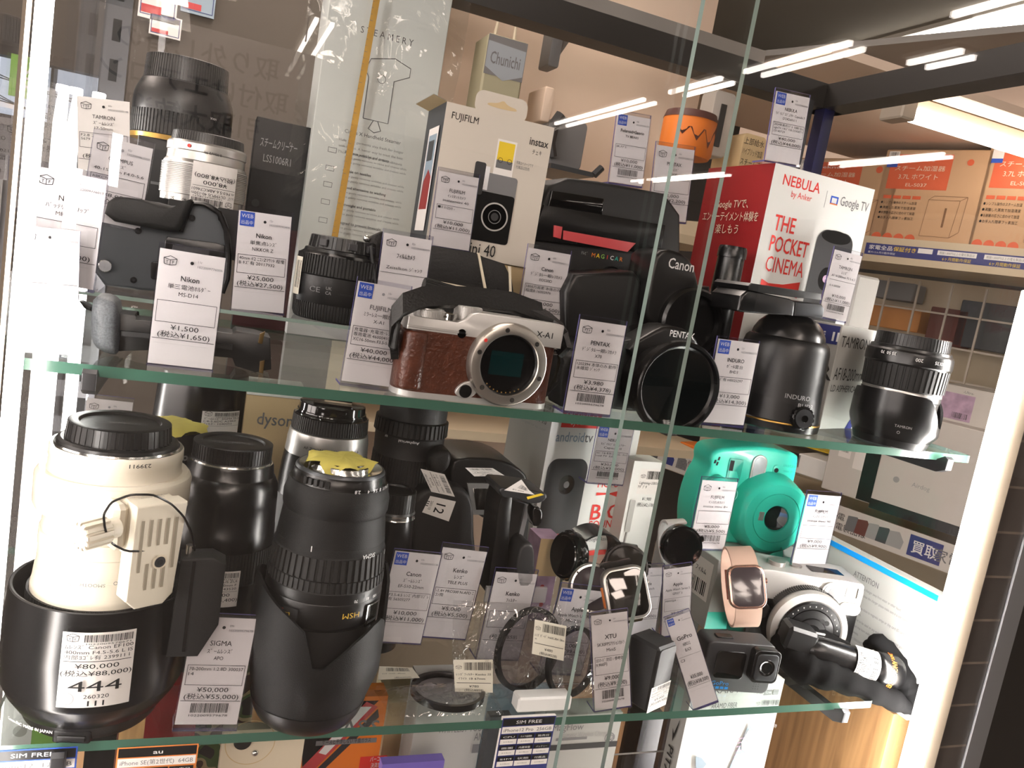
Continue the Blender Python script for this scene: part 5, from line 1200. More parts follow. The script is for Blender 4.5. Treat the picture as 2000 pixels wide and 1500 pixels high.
# ---- small black canister behind the cards
S = Stack('canister', 'slim black canister with a silver band behind the paired door edges', 'canister', None, 0, UPZ, xy=(ay(1408, 600, .15).x, .15))
S.ring('tube_body', 'black_satin', [(None, 28), (584, 27)], cap0=True); S.ring('band', 'chrome', [(583, 27.5), (580, 27.5)]); S.ring('upper_tube', 'black_satin', [(579, 27), (503, 26)]); S.ring('lid', 'black_satin', [(502, 28), (486, 28), (480, 26)], cap=True)

# ---- ball head
S = Stack('ball_head', 'black tripod ball head with quick release clamp and round knob', 'tripod head', (1500, 838), 90, UPZ)
S.ring('pan_base', 'black_satin', [(None, 86), (837, 90), (824, 91)], cap0=True); S.ring('gold_ring', 'gold', [(823, 91), (821, 90.5)])
hb = S.ring('housing', 'black_plastic', [(819, 88), (790, 86), (720, 83), (680, 82), (668, 79), (662, 74)]); S.ring('ball', 'black_satin', [(660, 70), (650, 68), (636, 61), (624, 50), (617, 38), (614, 26)]); S.ring('neck', 'black_satin', [(613, 20), (596, 19)], cap=True)
S.mark(hb, 'INDURO', 40, 772, 12, S.r(86.5), 'ink_light', upside=False, width=50); S.mark(hb, 'BHD3', 56, 786, 12, S.r(87), 'ink_light', upside=False, width=34)
o = S.o; yb = S.c.y
def pl(px, py, y): p = ay(px, py, y); return o.matrix_basis.inverted() @ p if False else Matrix.Rotation(-o.rotation_euler.z, 3, 'Z') @ (p-o.location)
def hull(name, pts, y, dep, m, bev=.0015):
    b = MB(); q = [ay(*p, y) for p in pts]; b.prism([(v.x, v.z) for v in q], y, y+dep, m, bev=bev)
    M = Matrix.Rotation(-o.rotation_euler.z, 4, 'Z') @ Matrix.Translation(-o.location); return b.build(name, o, M)
hull('clamp_body', [(1442, 606), (1448, 578), (1462, 566), (1545, 584), (1556, 590), (1552, 618), (1450, 610)], yb-.022, .044, 'black_satin', .003)
hull('quick_plate', [(1462, 558), (1468, 553), (1605, 574), (1606, 586), (1560, 582), (1463, 567)], yb-.024, .05, 'black_plastic')
hull('clamp_jaw', [(1555, 590), (1606, 594), (1612, 604), (1608, 622), (1552, 617)], yb-.022, .044, 'gunmetal', .002)
b = MB(); M = Matrix.Rotation(-o.rotation_euler.z, 4, 'Z') @ Matrix.Translation(-o.location)
p0, p1 = ay(1545, 812, yb-.025), ay(1570, 818, yb-.045); b.cyl(p0, p1, .0105, 'black_satin', ribs=14, rd=.0009); b.cyl(p1, p1+(p1-p0)*.06, .008, 'gunmetal'); b.cyl(p1+(p1-p0)*.05, p1+(p1-p0)*.1, .003, 'black_gloss'); b.build('pan_knob', o, M)
hull('friction_lever', smooth_poly([(1584, 720), (1600, 716), (1610, 735), (1608, 760), (1585, 772), (1574, 800), (1562, 795), (1572, 765), (1592, 750)], 1), yb-.012, .012, 'gunmetal')

# ---- grey lens cartons
P = az(1600, 838, UPZ)
o = thing('lens_carton', 'grey lens carton with a blue emblem, between the ball head and the black lens', 'box', P, radians(22))
b = MB(); W, D, H = .088, .075, .098; b.box(0, W, 0, D, 0, H, 'grey_card', bev=.0006); b.lift = .0002
f = lambda u, v, n: Vector((u, -n, v)); l = lambda u, v, n: Vector((-n, D-u, v))
b.txt('TAMRON', .004, .078, .015, 'ink', f, 'l', width=.06, bold=.05); b.txt('AF18-200mm', .004, .047, .017, 'ink', f, 'l', width=.062); b.txt('LD ASPHERICAL', .004, .036, .009, 'ink', f, 'l', width=.056)
b.poly([(.052, .0), (.066, 0), (.078, .018), (.072, .022)], 'blue_deep', f); b.poly([(.066, 0), (.088, 0), (.082, .012)], 'print_white', f)
b.txt('Canon', D*.30, .083, .012, 'ink', l, 'c', width=.05, bold=.03); b.rect(D*.56, .079, D*.98, .096, 'blue_deep', l); b.txt('Di II', D*.8, .082, .012, 'print_white', l, width=.028, bold=.03); b.txt('XR', D*.78, .046, .02, 'ink', l, width=.034, bold=.05)
b.build('carton', o)

# ---- tall projector carton: white front, red side
def carton(name, label, bl, z0, y, wpx, top, dep, yaw, m, left_m=None, right_m=None, top_m=None, deco=None, cat='box'):
    P = ay(*bl, y); 
    if z0 is not None: P.z = z0
    k = ppm(P); Wd = wpx; yw = radians(yaw); H = 0; lo, hi = 0, .6; X = Vector((cos(yw), sin(yw), 0))
    # width so that the right edge reaches the pixel column wpx
    a, c = 0, .5
    for _ in range(40):
        mdl = (a+c)/2
        if pr(Vector((P.x, P.y, ay(*bl, y).z))+X*mdl)[0] < wpx: a = mdl
        else: c = mdl
    Wd = a
    for _ in range(40):
        H = (lo+hi)/2
        if pr(P+Vector((0, 0, H)))[1] > top: lo = H
        else: hi = H
    o = thing(name, label, cat, P, yw); b = MB(); b.lift = .0002
    b.box(0, Wd, 0, dep, 0, H, m, mf={k_: v for k_, v in (('left', left_m), ('right', right_m), ('top', top_m)) if v})
    if deco: deco(b, Wd, H, lambda u, v, n: Vector((u, -n, v)), lambda u, v, n: Vector((-n, dep-u, v)), lambda u, v, n: Vector((Wd+n, u, v)), dep)
    b.build('carton', o, smooth=False); return o, Wd, H
def neb(b, w, h, f, l, r, d):
    b.txt('NEBULA', w*.1, h*.925, w*.11, 'red_print', f, 'l', width=w*.36, bold=.03); b.txt('by Anker', w*.2, h*.885, w*.065, 'red_print', f, 'l', width=w*.2)
    b.rect(w*.53, h*.875, w*.535, h*.945, 'ink_light', f); b.frame(w*.58, h*.895, w*.655, h*.93, w*.012, 'print_blue', f); b.rect(w*.58, h*.895, w*.655, h*.9, 'orange', f); b.txt('Google TV', w*.68, h*.9, w*.1, 'ink_grey', f, 'l', width=w*.29)
    for i, t in enumerate(('THE', 'POCKET', 'CINEMA')): b.txt(t, w*.1, h*(.74-.085*i), w*.165, 'red_print', f, 'l', width=w*(.2, .37, .37)[i], bold=.03)
    b.poly([(w*.09, h*.50), (w*.09, h*.535), (w*.16, h*.522), (w*.16, h*.512)], 'red_print', f); b.poly([(w*.16, h*.512), (w*.16, h*.522), (w*.3, h*.527), (w*.46, h*.55), (w*.46, h*.48), (w*.3, h*.507)], 'red_print', f)
    b.txt('Capsule 3', w*.08, h*.435, w*.1, 'ink_grey', f, 'l', width=w*.27); b.txt('モバイルプロジェクター', w*.08, h*.40, w*.05, 'ink_grey', f, 'l', width=w*.33)
    can = rrect(w*.53, w*.90, h*.22, h*.79, w*.1); b.poly(can, 'dark_grey', f); b.disc(w*.715, h*.765, w*.15, 'black_satin', f, 30, rv=w*.05)
    b.disc(w*.70, h*.585, w*.075, 'black_gloss', f, 30, rv=w*.09); b.disc(w*.70, h*.585, w*.03, 'lilac', f, 16); b.disc(w*.705, h*.587, w*.012, 'print_white', f, 12)
    for i, t in enumerate(('Google TVで、', 'エンターテイメント体験を', '楽しもう')): b.txt(t, d*.5, h*(.82-.055*i), d*.1, 'cream', l, width=d*(.5, .85, .35)[i])
carton('projector_carton', 'tall projector carton with white front and red side, upper shelf', (1447, 640), UPZ, .16, 1640, 318, .11, 2, 'box_white', left_m='red_dark', deco=neb)

# ---- instant camera carton on a beige carton
def insx(b, w, h, f, l, r, d):
    b.txt('FUJIFILM', w*.06, h*.9, h*.065, 'ink', f, 'l', width=w*.24, bold=.04); b.txt('instax', w*.79, h*.85, h*.075, 'ink', f, 'l', width=w*.18, bold=.02); b.txt('チェキ', w*.83, h*.79, h*.04, 'ink', f, 'l', width=w*.09)
    b.rect(w*.5, h*.57, w*.68, h*.84, 'paper', f); b.rect(w*.515, h*.645, w*.665, h*.825, 'yellow_print', f); b.rect(w*.515, h*.645, w*.665, h*.70, 'ink_grey', f)
    for x in (.55, .635): b.ring(w*x, h*.70, w*.022, w*.004, 'ink', f, 20)
    b.txt('写真はイメージです', w*.7, h*.7, h*.025, 'ink_grey', f, 'l', width=w*.16); b.txt('付属品は別売', w*.7, h*.67, h*.025, 'ink_grey', f, 'l', width=w*.13)
    b.poly(rrect(w*.34, w*.74, h*.16, h*.6, w*.03), 'mid_grey', f); b.poly(rrect(w*.34, w*.74, h*.13, h*.47, w*.03), 'black_satin', f); b.poly(rrect(w*.33, w*.43, h*.44, h*.66, w*.02), 'dark_grey', f); b.rect(w*.43, h*.48, w*.47, h*.64, 'print_white', f)
    b.disc(w*.58, h*.31, w*.125, 'satin_silver', f, 36); b.disc(w*.58, h*.31, w*.112, 'black_gloss', f, 36); b.ring(w*.58, h*.31, w*.06, w*.006, 'mid_grey', f); b.disc(w*.58, h*.31, w*.035, 'dark_grey', f)
    b.txt('instax mini 40', w*.0+w*.02, h*.03, h*.12, 'ink', f, 'l', width=w*.62, bold=.02)
    b.rect(d*.3, h*.13, d*.85, h*.85, 'paper', l); b.rect(d*.36, h*.28, d*.79, h*.8, 'hex_blue', l); b.poly([(d*.36, h*.28), (d*.79, h*.28), (d*.79, h*.5), (d*.6, h*.56), (d*.4, h*.48)], 'red_dark', l); b.rect(d*.4, h*.62, d*.7, h*.76, 'slate', l); b.txt('instax', d*.6, h*.04, h*.05, 'cream', l)
o, w2, h2 = carton('camera_carton', 'white instant camera carton with hang tab and black side', (828, 492), .103, .155, 1035, 198, .065, -1, 'box_cream', left_m='slate', deco=insx)
b = MB(); W, H = w2, h2
pts = rrect(W*.25, W*.73, H*.98, H*1.135, W*.07); b.prism(pts, .002, .0028, 'box_cream'); Wf = lambda u, v, n: Vector((u, .002-n, v)); b.poly(smooth_poly([(W*.36, H*1.04), (W*.63, H*1.04), (W*.63, H*1.062), (W*.54, H*1.07), (W*.5, H*1.1), (W*.45, H*1.07), (W*.36, H*1.062)], 2), 'kraft_beige', Wf); b.build('hang_tab', o)
b = MB(); b.add([(0, 0, H), (0, .065, H), (-.012, .068, H+.004), (-.012, .0, H+.003)], [(0, 1, 2, 3)], 'kraft_beige'); b.add([(0, 0, H+.0005), (0, .065, H+.0005), (-.012, .068, H+.0045), (-.012, .0, H+.0035)], [(0, 1, 2, 3)], 'box_white'); b.build('open_flap', o)
o = thing('carton', 'plain beige carton under the white instant camera carton', 'box', Vector((ay(940, 560, .157).x, .157, UPZ)))
b = MB(); b.box(-.062, .062, 0, .065, 0, .0998, 'kraft_beige', bev=.0008); b.build('carton_body', o)

# ---- tall steamer carton in clear wrap, with a yellow paper band
P = ay(715, 700, .27); PT = ay(722, 0, .27)
o = thing('steamer_carton', 'tall pale grey steamer carton with thin line drawing, up to the top rail', 'box', (ay(703, 450, .27).x, .27, UPZ))
b = MB(); b.lift = .0002; w2 = .056; H = .365; b.box(-w2, w2, 0, .065, 0, H, 'white_card', bev=.0006); Wf = FRONT(0); zz = lambda py: ay(715, py, .27).z-UPZ
b.txt('S T E A M E R Y', .0, zz(66), .0085, 'ink_grey', Wf, width=.050, bold=.02); b.txt('Cirrus X Handheld Steamer', 0, zz(268), .0048, 'ink_grey', Wf, width=.054)
for py, t in ((285, 'Help your garments stay fresh for longer'), (297, 'with Cirrus. A better way to treat the best'), (309, 'Thoughtfully designed in Scandinavia')): b.txt(t, 0, zz(py), .0032, 'ink_light', Wf, width=.062)
for py, t in ((308, 'Removes wrinkles and creases'), (344, 'Gentle on textiles'), (376, 'A good alternative to washing'), (410, 'Lightweight and portable'), (446, 'Designed to prevent limescale')):
    b.txt(t, -.024, zz(py), .0036, 'ink_grey', Wf, 'l', width=.0015*len(t), bold=.02)
    for k in (1, 2): b.txt('Cirrus gently removes wrinkles and creases while', -.024, zz(py+9*k), .0028, 'ink_light', Wf, 'l', width=.060)
    b.frame(-.040, zz(py+4), -.032, zz(py-6), .0004, 'ink_grey', Wf)
zc = zz(130); b.tube([(-.012, -.0003, zz(232)), (-.012, -.0003, zz(150)), (-.016, -.0003, zz(135)), (-.012, -.0003, zz(112)), (.010, -.0003, zz(100)), (.026, -.0003, zz(112)), (.026, -.0003, zz(130)), (.012, -.0003, zz(146)), (.012, -.0003, zz(232)), (-.012, -.0003, zz(232))], .0004, 'ink_grey', 5)
b.ring(0, zz(148), .004, .0005, 'ink_grey', Wf, 20); b.tube([(-.002, -.0003, zz(232)), (-.006, -.0003, zz(250)), (0, -.0003, zz(256)), (.006, -.0003, zz(250)), (.002, -.0003, zz(232))], .0004, 'ink_grey', 5)
b.build('carton_body', o)
b = MB(); rnd = random.Random(5); n = 14; vs = []; fs = []
for j in range(n+1):
    for i in range(11):
        vs.append((-.075+.146*i/10+rnd.uniform(-.0015, .0015), -.006+rnd.uniform(-.003, .003), .03+(H-.03)*j/n))
for j in range(n):
    for i in range(10): q = j*11+i; fs.append((q, q+1, q+12, q+11))
b.add(vs, fs, 'wrap_film'); b.build('clear_wrap', o, label='clear plastic wrap')
b = MB(); A, B = ay(739, -20, .25), ay(655, 455, .25); C_ = ay(640, 540, .25)
bt = [A, B, C_]; rel = [p for p in bt]
t = thing('paper_tape', 'long yellow measuring tape strip hanging before the steamer carton', 'tape', rel[2])
b.__init__(); b.ribbon([p-rel[2] for p in rel], (.0058, 0, .001), .0006, 'yellow_tape')
d_ = (rel[0]-rel[1]); L_ = d_.length; d_ = d_.normalized()
for k in range(40): q = rel[1]-rel[2]+d_*(L_*k/40); b.box(q.x-.0028, q.x-(.0014 if k % 5 else .0002), q.y-.0007, q.y-.0003, q.z, q.z+.0003, 'ink_grey')
b.build('tape_strip', t)
# dark coffee machine carton left of it
def darkbox(b, w, h, W, d):
    b.rect(-w, 0, w, h*.5, 'maroon_dark', W); b.txt('LSS1006R1', -w*.2, h*.8, h*.05, 'ink_light', W, width=w*.9); b.txt('スチームクリーナー', -w*.2, h*.87, h*.05, 'ink_light', W, width=w*1.2)
    for k in range(4): b.disc(-w*.72, h*(.12+.16*k), w*.13, 'dark_grey', W)
    for k in range(3): b.txt('ABS PLASTIC', w*.1, h*(.14+.17*k), h*.035, 'ink_light', W, width=w*.7)
plain_box('steam_cleaner_box', 'black carton with a dark red base and grey dots, beside the steamer carton', 'box', 470, 574, 560, 240, .285, .03, 'black_matte', z0=UPZ, deco=darkbox)

# ---- acrylic riser with the battery grip on it
o = thing('acrylic_riser', 'clear acrylic step stand under the short lens and the battery grip', 'display stand', (.035, .13, UPZ))
X0, X1 = -.115, .120
def ac(b, *q): b.box(*q, 'acrylic', mf={k: 'glass_edge_grey' for k in ('front',)})
b = MB(); RR = RZ-UPZ; ac(b, X0, X1, -.035, .10, RR-.0028, RR-.0001); b.build('top_plate', o, smooth=False)
b = MB(); ac(b, X0, X0+.0028, -.035, .10, 0, RR-.003); b.build('side_plate', o, smooth=False)
b = MB(); ac(b, X1-.0028, X1, -.035, .10, 0, RR-.003); b.build('side_plate', o, smooth=False)
b = MB(); b.prism([(X1-.075, RR-.004), (X1-.003, RR-.004), (X1-.003, .001)], -.03, -.027, 'acrylic'); b.build('brace', o, smooth=False)
Pg = az(300, 571, RZ); gy = Pg.y
o = thing('battery_grip', 'big black camera battery grip with silver screw, standing on the clear riser', 'camera grip', (Pg.x, gy, RZ))
pxprism(o, 'plate', smooth_poly([(172, 554), (196, 428), (205, 384), (300, 392), (345, 405), (372, 392), (408, 396), (436, 414), (450, 455), (454, 520), (447, 560), (430, 580), (300, 570)], 1), gy, .03, 'slate', bev=.003, label='dark grey underside plate', floor=RZ)
pxprism(o, 'rubber_grip', smooth_poly([(200, 428), (212, 383), (262, 386), (318, 398), (346, 406), (372, 387), (378, 392), (358, 440), (346, 455), (290, 446)], 1), gy-.012, .02, 'rubber', bev=.005)
b = MB(); pts = [yl(o, *q, gy-.003) for q in ((352, 452), (362, 425), (374, 396), (400, 398), (428, 416), (442, 450), (447, 500), (444, 545), (434, 572))]; b.tube(pts, .0022, 'black_satin', 8); b.build('edge_trim', o)
for q in ((270, 451), (261, 547), (375, 426), (432, 427)):
    b = MB(); p = yl(o, *q, gy); b.cyl(p, p+Vector((0, -.0008, 0)), .0024, 'black_satin'); b.cyl(p+Vector((0, -.0008, 0)), p+Vector((0, -.001, 0)), .001, 'ink'); b.build('screw', o)
b = MB(); p = yl(o, 206, 519, gy); b.cyl(p, p+Vector((0, -.003, 0)), .0046, 'chrome', ribs=20, rd=.0003); b.build('tripod_screw', o, label='silver tripod screw')
pxprism(o, 'battery_door', [(322, 470), (326, 462), (420, 474), (440, 480), (438, 520), (318, 505)], gy-.0025, .004, 'black_satin', bev=.001); pxprism(o, 'door_latch', [(338, 478), (410, 488), (408, 498), (336, 488)], gy-.004, .003, 'dark_grey', bev=.0008)
pxprism(o, 'socket', rrect(294, 312, 511, 546, 6), gy-.0025, .004, 'black_satin', bev=.0008)

# ---- battery holder lying behind the 1,500 card
P = az(200, 702, UPZ); by = P.y+.012
o = thing('battery_holder', 'black battery tray with a grey speckled rounded end cap, lying on the shelf', 'battery holder', (ay(350, 700, by).x, by, UPZ))
mat('speckled_grey', (92, 96, 100), .5, bump=.1, var=.35, vscale=900)
pxprism(o, 'end_cap', smooth_poly([(180, 578), (215, 582), (232, 600), (230, 690), (222, 698), (190, 688), (175, 668), (174, 620)], 1), by-.010, .035, 'speckled_grey', bev=.008, label='grey speckled end cap', floor=UPZ)
pxprism(o, 'tray', [(228, 612), (262, 616), (262, 624), (300, 628), (455, 652), (462, 646), (500, 652), (528, 660), (530, 722), (500, 728), (462, 716), (456, 700), (300, 684), (230, 686)], by, .025, 'black_plastic', bev=.001, floor=UPZ)
pxprism(o, 'tray_rib', [(235, 646), (300, 652), (455, 674), (455, 684), (300, 662), (235, 656)], by-.003, .004, 'black_matte', bev=.0005)
pxprism(o, 'contact', [(508, 652), (518, 648), (512, 672), (504, 670)], by-.002, .004, 'brass_dark', bev=.0003, label='brass contact'); pxprism(o, 'contact', [(508, 706), (517, 704), (514, 730), (506, 728)], by-.002, .004, 'brass_dark', bev=.0003, label='brass contact')
pxprism(o, 'latch_flap', [(154, 588), (162, 590), (178, 600), (178, 608), (164, 602)], by-.004, .01, 'black_plastic', bev=.0005)
plain_box('accessory_box', 'slim white box behind the price card on the grey lens carton', 'box', 1636, 1690, 700, 540, .235, .05, 'white_plastic', z0=UPZ, bev=.003)

# ================================================================== lower shelf, behind and beside the lenses
def dys(b, w, h, W, d): b.txt('dyson', w*.0, ay(515, 829, .225).z-LOZ, .016, 'ink_grey', W, width=w*1.15, bold=.03)
o, w2, h2, P = plain_box('hair_dryer_carton', 'beige carton with a single grey word, between the dark lenses', 'box', 466, 572, 960, 776, .225, .07, 'kraft_beige', z0=LOZ, deco=dys)
b = MB(); b.box(-w2, w2, -.001, .071, h2, h2+.004, 'white_card', bev=.0006); b.build('lid', o)  # paler than the carton: its lit top put into the colour
# projector carton on a clear riser
ZR2 = ay(1170, 1098, .215).z
o = thing('acrylic_riser', 'low clear acrylic riser under the small projector carton', 'display stand', (.455, .20, LOZ))
hR = ZR2-LOZ
b = MB(); b.box(-.085, .10, -.02, .09, hR-.003, hR-.0002, 'acrylic', mf={'front': 'glass_edge_grey'}); b.build('top_plate', o, smooth=False)
for x in (-.085, .097):
    b = MB(); b.box(x, x+.003, -.02, .09, .0003, hR-.0032, 'acrylic', mf={'front': 'glass_edge_grey'}); b.build('side_plate', o, smooth=False)
def neb2(b, w, h, f, l, r, d):
    b.rect(w*.1, h*.86, w*.52, h*.985, 'red_print', f); b.txt('NEBULA', w*.31, h*.93, w*.1, 'print_white', f, width=w*.34); b.txt('by Anker', w*.31, h*.88, w*.08, 'print_white', f, width=w*.22)
    b.txt('android', w*.07, h*.77, w*.12, 'hex_blue', f, 'l', width=w*.3, bold=.02); b.txt('tv', w*.375, h*.77, w*.12, 'ink_grey', f, 'l', width=w*.09, bold=.02)
    b.poly(rrect(w*.04, w*.47, h*.06, h*.66, w*.1), 'dark_grey', f); b.disc(w*.27, h*.49, w*.085, 'black_gloss', f, 30); b.disc(w*.27, h*.49, w*.03, 'mid_grey', f, 16); b.rect(w*.16, h*.14, w*.29, h*.165, 'red_line', f)
    b.txt('HD', w*.66, h*.545, w*.17, 'red_print', f, 'l', width=w*.26, bold=.06); b.txt('PICTURE', w*.62, h*.47, w*.09, 'red_print', f, 'l', width=w*.34, bold=.01)
    b.poly([(w*.62, h*.415), (w*.62, h*.435), (w*.78, h*.43), (w*.95, h*.455), (w*.95, h*.385), (w*.78, h*.42)], 'red_print', f)
    b.txt('BIG', w*.6, h*.25, w*.2, 'red_print', f, 'l', width=w*.34, bold=.04); b.txt('SOUND', w*.6, h*.19, w*.1, 'red_print', f, 'l', width=w*.34, bold=.01); b.txt('Google Assistant', w*.6, h*.1, w*.05, 'ink_grey', f, 'l', width=w*.34); b.rect(0, 0, w, h*.035, 'red_print', f)
    b.txt('Android TV 9.0', d*.6, h*.86, h*.045, 'ink', l, width=d*.6); b.txt('Designed for big sound', d*.6, h*.82, h*.025, 'ink_light', l, width=d*.6)
    b.rect(d*.55, h*.9, d*.98, h*.98, 'paper', l); [b.txt('付属品確認済', d*.77, h*(.96-.03*k), h*.02, 'ink', l, width=d*.36) for k in range(3)]
carton('projector_carton', 'smaller white projector carton with big red lettering under the upper shelf', (1030, 1088), ZR2, .215, 1205, 790, .075, 13, 'box_white', left_m='grey_card', deco=neb2)
def adp(b, w, h, f, l, r, d):
    b.rect(w*.25, h*.68, w, h*.93, 'paper', f); logo(b, w*.3, h*.84, w*.14, f); b.bars(w*.48, w*.95, h*.83, h*.91, 'ink', f, 26); b.txt('Lightning-USBｶﾒﾗ', w*.62, h*.78, h*.035, 'ink', f, width=w*.66); b.txt('ｱﾀﾞﾌﾟﾀ', w*.4, h*.74, h*.035, 'ink', f)
    b.txt('¥1,980', w*.62, h*.62, h*.045, 'ink', f, width=w*.3); b.txt('(税込¥2,178)', w*.62, h*.56, h*.045, 'ink', f, width=w*.55); b.poly(rrect(w*.1, w*.28, h*.3, h*.62, w*.04), 'grey_card', f); b.tube([(w*.19, -.0004, h*.3), (w*.16, -.0004, h*.02)], .0012, 'grey_card', 6)
o, w, h = carton('adapter_carton', 'small white cable adapter carton with price sticker beside the red lettered carton', (1203, 1085), ZR2, .218, 1262, 900, .03, 4, 'box_white', deco=adp)
# pale pink and beige little carton
def pink(b, w, h, f, l, r, d):
    b.rect(0, h*.55, w, h, 'kraft_beige', f)
    for x, z in ((.3, .35), (.55, .2), (.45, .42)): b.disc(w*x, h*z, w*.1, 'red_line', f, 12)
carton('phone_case_carton', 'small lilac carton with a beige top behind the upright bracket', (1036, 1165), LOZ, .165, 1078, 1052, .03, 0, 'lilac', deco=pink)

# flash unit with clear window and two torn stickers
o = thing('flash_unit', 'black flash unit with clear window and two torn price stickers', 'camera flash', Vector((ay(880, 1100, .15).x, .15, LOZ)))
pxprism(o, 'lower_body', smooth_poly([(800, 1020), (810, 960), (880, 950), (912, 958), (926, 985), (928, 1065), (936, 1120), (930, 1180), (806, 1180)], 1), .15, .05, 'black_matte', bev=.005, floor=LOZ)
pxprism(o, 'head', smooth_poly([(878, 960), (880, 905), (900, 893), (972, 896), (1012, 912), (1034, 935), (1038, 1000), (1030, 1025), (915, 1008), (912, 950)], 1), .17, .07, 'black_plastic', bev=.003)
pxprism(o, 'flash_window', [(913, 945), (1030, 945), (1022, 1006), (922, 1006)], .166, .012, 'lens_window', bev=.001, label='clear flash window'); pxprism(o, 'reflector', [(924, 954), (1012, 954), (1006, 996), (930, 996)], .1655, .002, 'chrome', bev=.0004)
pxprism(o, 'eyecup', smooth_poly([(838, 900), (850, 884), (876, 879), (884, 890), (880, 912), (868, 926), (842, 930)], 1), .155, .035, 'rubber', bev=.005)
def lab(kind):
    def f(b, W): pass
    return f
def px_quad(o, name, q, y, fn, m='paper', off=.0006):
    """paper label glued at depth y, its four corners from the photo, with print mapped on it"""
    p = [yl(o, *c, y) for c in q]
    def W(u, v, n): a = p[0].lerp(p[1], u); c = p[3].lerp(p[2], u); r = c.lerp(a, v); return Vector((r.x, r.y-off-n*.35, r.z))
    b = MB(); b.lift = .0002; b.rect(0, 0, 1, 1, m, W); fn(b, W); 
    for v_ in (0,): pass
    return b.build(name, o, smooth=False)
def lab1(b, W): b.bars(.1, .9, .72, .92, 'ink', W, 30); b.txt('ｽﾄﾛﾎﾞ Canon 430EX', .5, .55, .1, 'ink', W, width=.8); b.txt('II 動作確認', .4, .42, .1, 'ink', W, width=.5); b.rect(.05, .35, .95, .37, 'ink', W); b.txt('¥3,000', .5, .2, .12, 'ink', W, width=.35); b.txt('(税込¥3,300)', .5, .05, .11, 'ink', W, width=.6)
def rot90(fn):
    def g(b, W): fn(b, lambda u, v, n: W(v, 1-u, n))
    return g
px_quad(o, 'price_sticker', [(821, 915), (868, 926), (888, 970), (842, 960)], .1495, rot90(lab1))
def lab2(b, W): b.txt('12', .55, .35, .5, 'ink', W, width=.5, bold=.04); b.txt('260110', .5, .12, .14, 'ink', W, width=.5); [b.rect(.3+.12*k, .0, .35+.12*k, .09, 'ink', W) for k in range(3)]
px_quad(o, 'number_sticker', [(840, 968), (890, 979), (876, 1018), (824, 1000)], .1495, rot90(lab2))
px_quad(o, 'price_sticker', [(908, 913), (962, 914), (986, 929), (926, 930)], .1695, lab1)

# upright bracket / phone gimbal
o = thing('camera_bracket', 'dark grey upright camera bracket with a folded arm and curling sticker on top', 'bracket', Vector((ay(1005, 1150, .11).x, .11, LOZ)))
pxprism(o, 'column', smooth_poly([(978, 958), (1002, 960), (1000, 985), (985, 1170), (950, 1170), (962, 1080)], 1), .10, .035, 'black_plastic', bev=.002, floor=LOZ)
pxprism(o, 'back_plate', [(1000, 975), (1036, 985), (1030, 1060), (1008, 1170), (982, 1170)], .115, .012, 'black_matte', bev=.001, floor=LOZ)
pxprism(o, 'grey_rail', [(1027, 986), (1036, 988), (1014, 1080), (1006, 1078)], .112, .005, 'aluminium', bev=.0006, label='light grey rail')
pxprism(o, 'top_arm', smooth_poly([(974, 958), (982, 951), (1062, 961), (1071, 970), (1060, 982), (1040, 985), (1000, 972), (980, 972)], 1), .085, .04, 'gunmetal', bev=.002)
pxprism(o, 'clip', smooth_poly([(1040, 990), (1056, 992), (1062, 1005), (1055, 1030), (1040, 1028)], 1), .095, .014, 'black_gloss', bev=.002)
pxprism(o, 'lower_block', smooth_poly([(1012, 1075), (1030, 1058), (1044, 1068), (1046, 1110), (1040, 1150), (1006, 1150)], 1), .09, .03, 'dark_grey', bev=.003)
px_quad(o, 'price_sticker', [(1018, 936), (1032, 956), (1044, 966), (984, 957)], .084, lambda b, W: (b.bars(.3, .8, .4, .8, 'ink', W, 14), b.txt('¥1,500', .4, .15, .16, 'ink', W)))
px_quad(o, 'yellow_tape', [(1028, 970), (1056, 963), (1062, 966), (1030, 975)], .0835, lambda b, W: None, 'yellow_print')

# teal instant camera on a small silver carton
TY = .195; TZ = ay(1420, 1062, TY).z
def sub(b, w, h, f, l, r, d):
    b.rect(0, h*.0, w, h*.25, 'lacquer_teal', f); b.rect(d*.3, h*.35, d*.95, h*.9, 'paper', l); b.bars(d*.4, d*.9, h*.4, h*.6, 'ink', l, 24); b.txt('ﾁｪｷ専用 ﾌｨﾙﾑ', d*.62, h*.7, h*.09, 'ink', l, width=d*.5)
P = ay(1390, 1160, .145)
o = thing('film_carton', 'small silver grey carton carrying the teal instant camera', 'box', (P.x, .145, LOZ)); Hs = TZ-LOZ-.0002
b = MB(); b.lift = .0002; b.box(0, .14, 0, .12, 0, Hs, 'grey_card', bev=.0006); sub(b, .14, Hs, lambda u, v, n: Vector((u, -n, v)), lambda u, v, n: Vector((-n, .12-u, v)), None, .12); b.build('carton_body', o)
o = thing('instant_camera', 'teal instant camera with a big round lens and dotted strap', 'camera', (ay(1436, 1062, TY).x, TY, TZ), radians(-9))
b = MMB(); out = smooth_poly([(-54, 3), (-60, 38), (-56, 70), (-49, 84), (-53, 96), (-48, 106), (-28, 110), (8, 116), (52, 113), (57, 106), (57, 60), (55, 20), (50, 1), (0, 0), (-46, 0)], 2)
b.prism(out, 0, 48, 'lacquer_teal', bev=5); b.build('shell', o)
b = MMB(); b.prism(smooth_poly([(-60, 30), (-56, 70), (-36, 82), (-24, 60), (-26, 10), (-54, 6)], 2), -12, 5, 'lacquer_teal', bev=6); b.build('grip', o)
b = MMB(); M2 = axis_y(28, 42); b.lathe([(47, -2), (45, 8), (43, 18), (41, 22), (38, 24.5), (28.5, 25), (28, 24), (27.5, 25), (15, 25.5), (14.5, 23), (14, 23)], 'lacquer_teal', 80, M2); b.build('lens_housing', o)
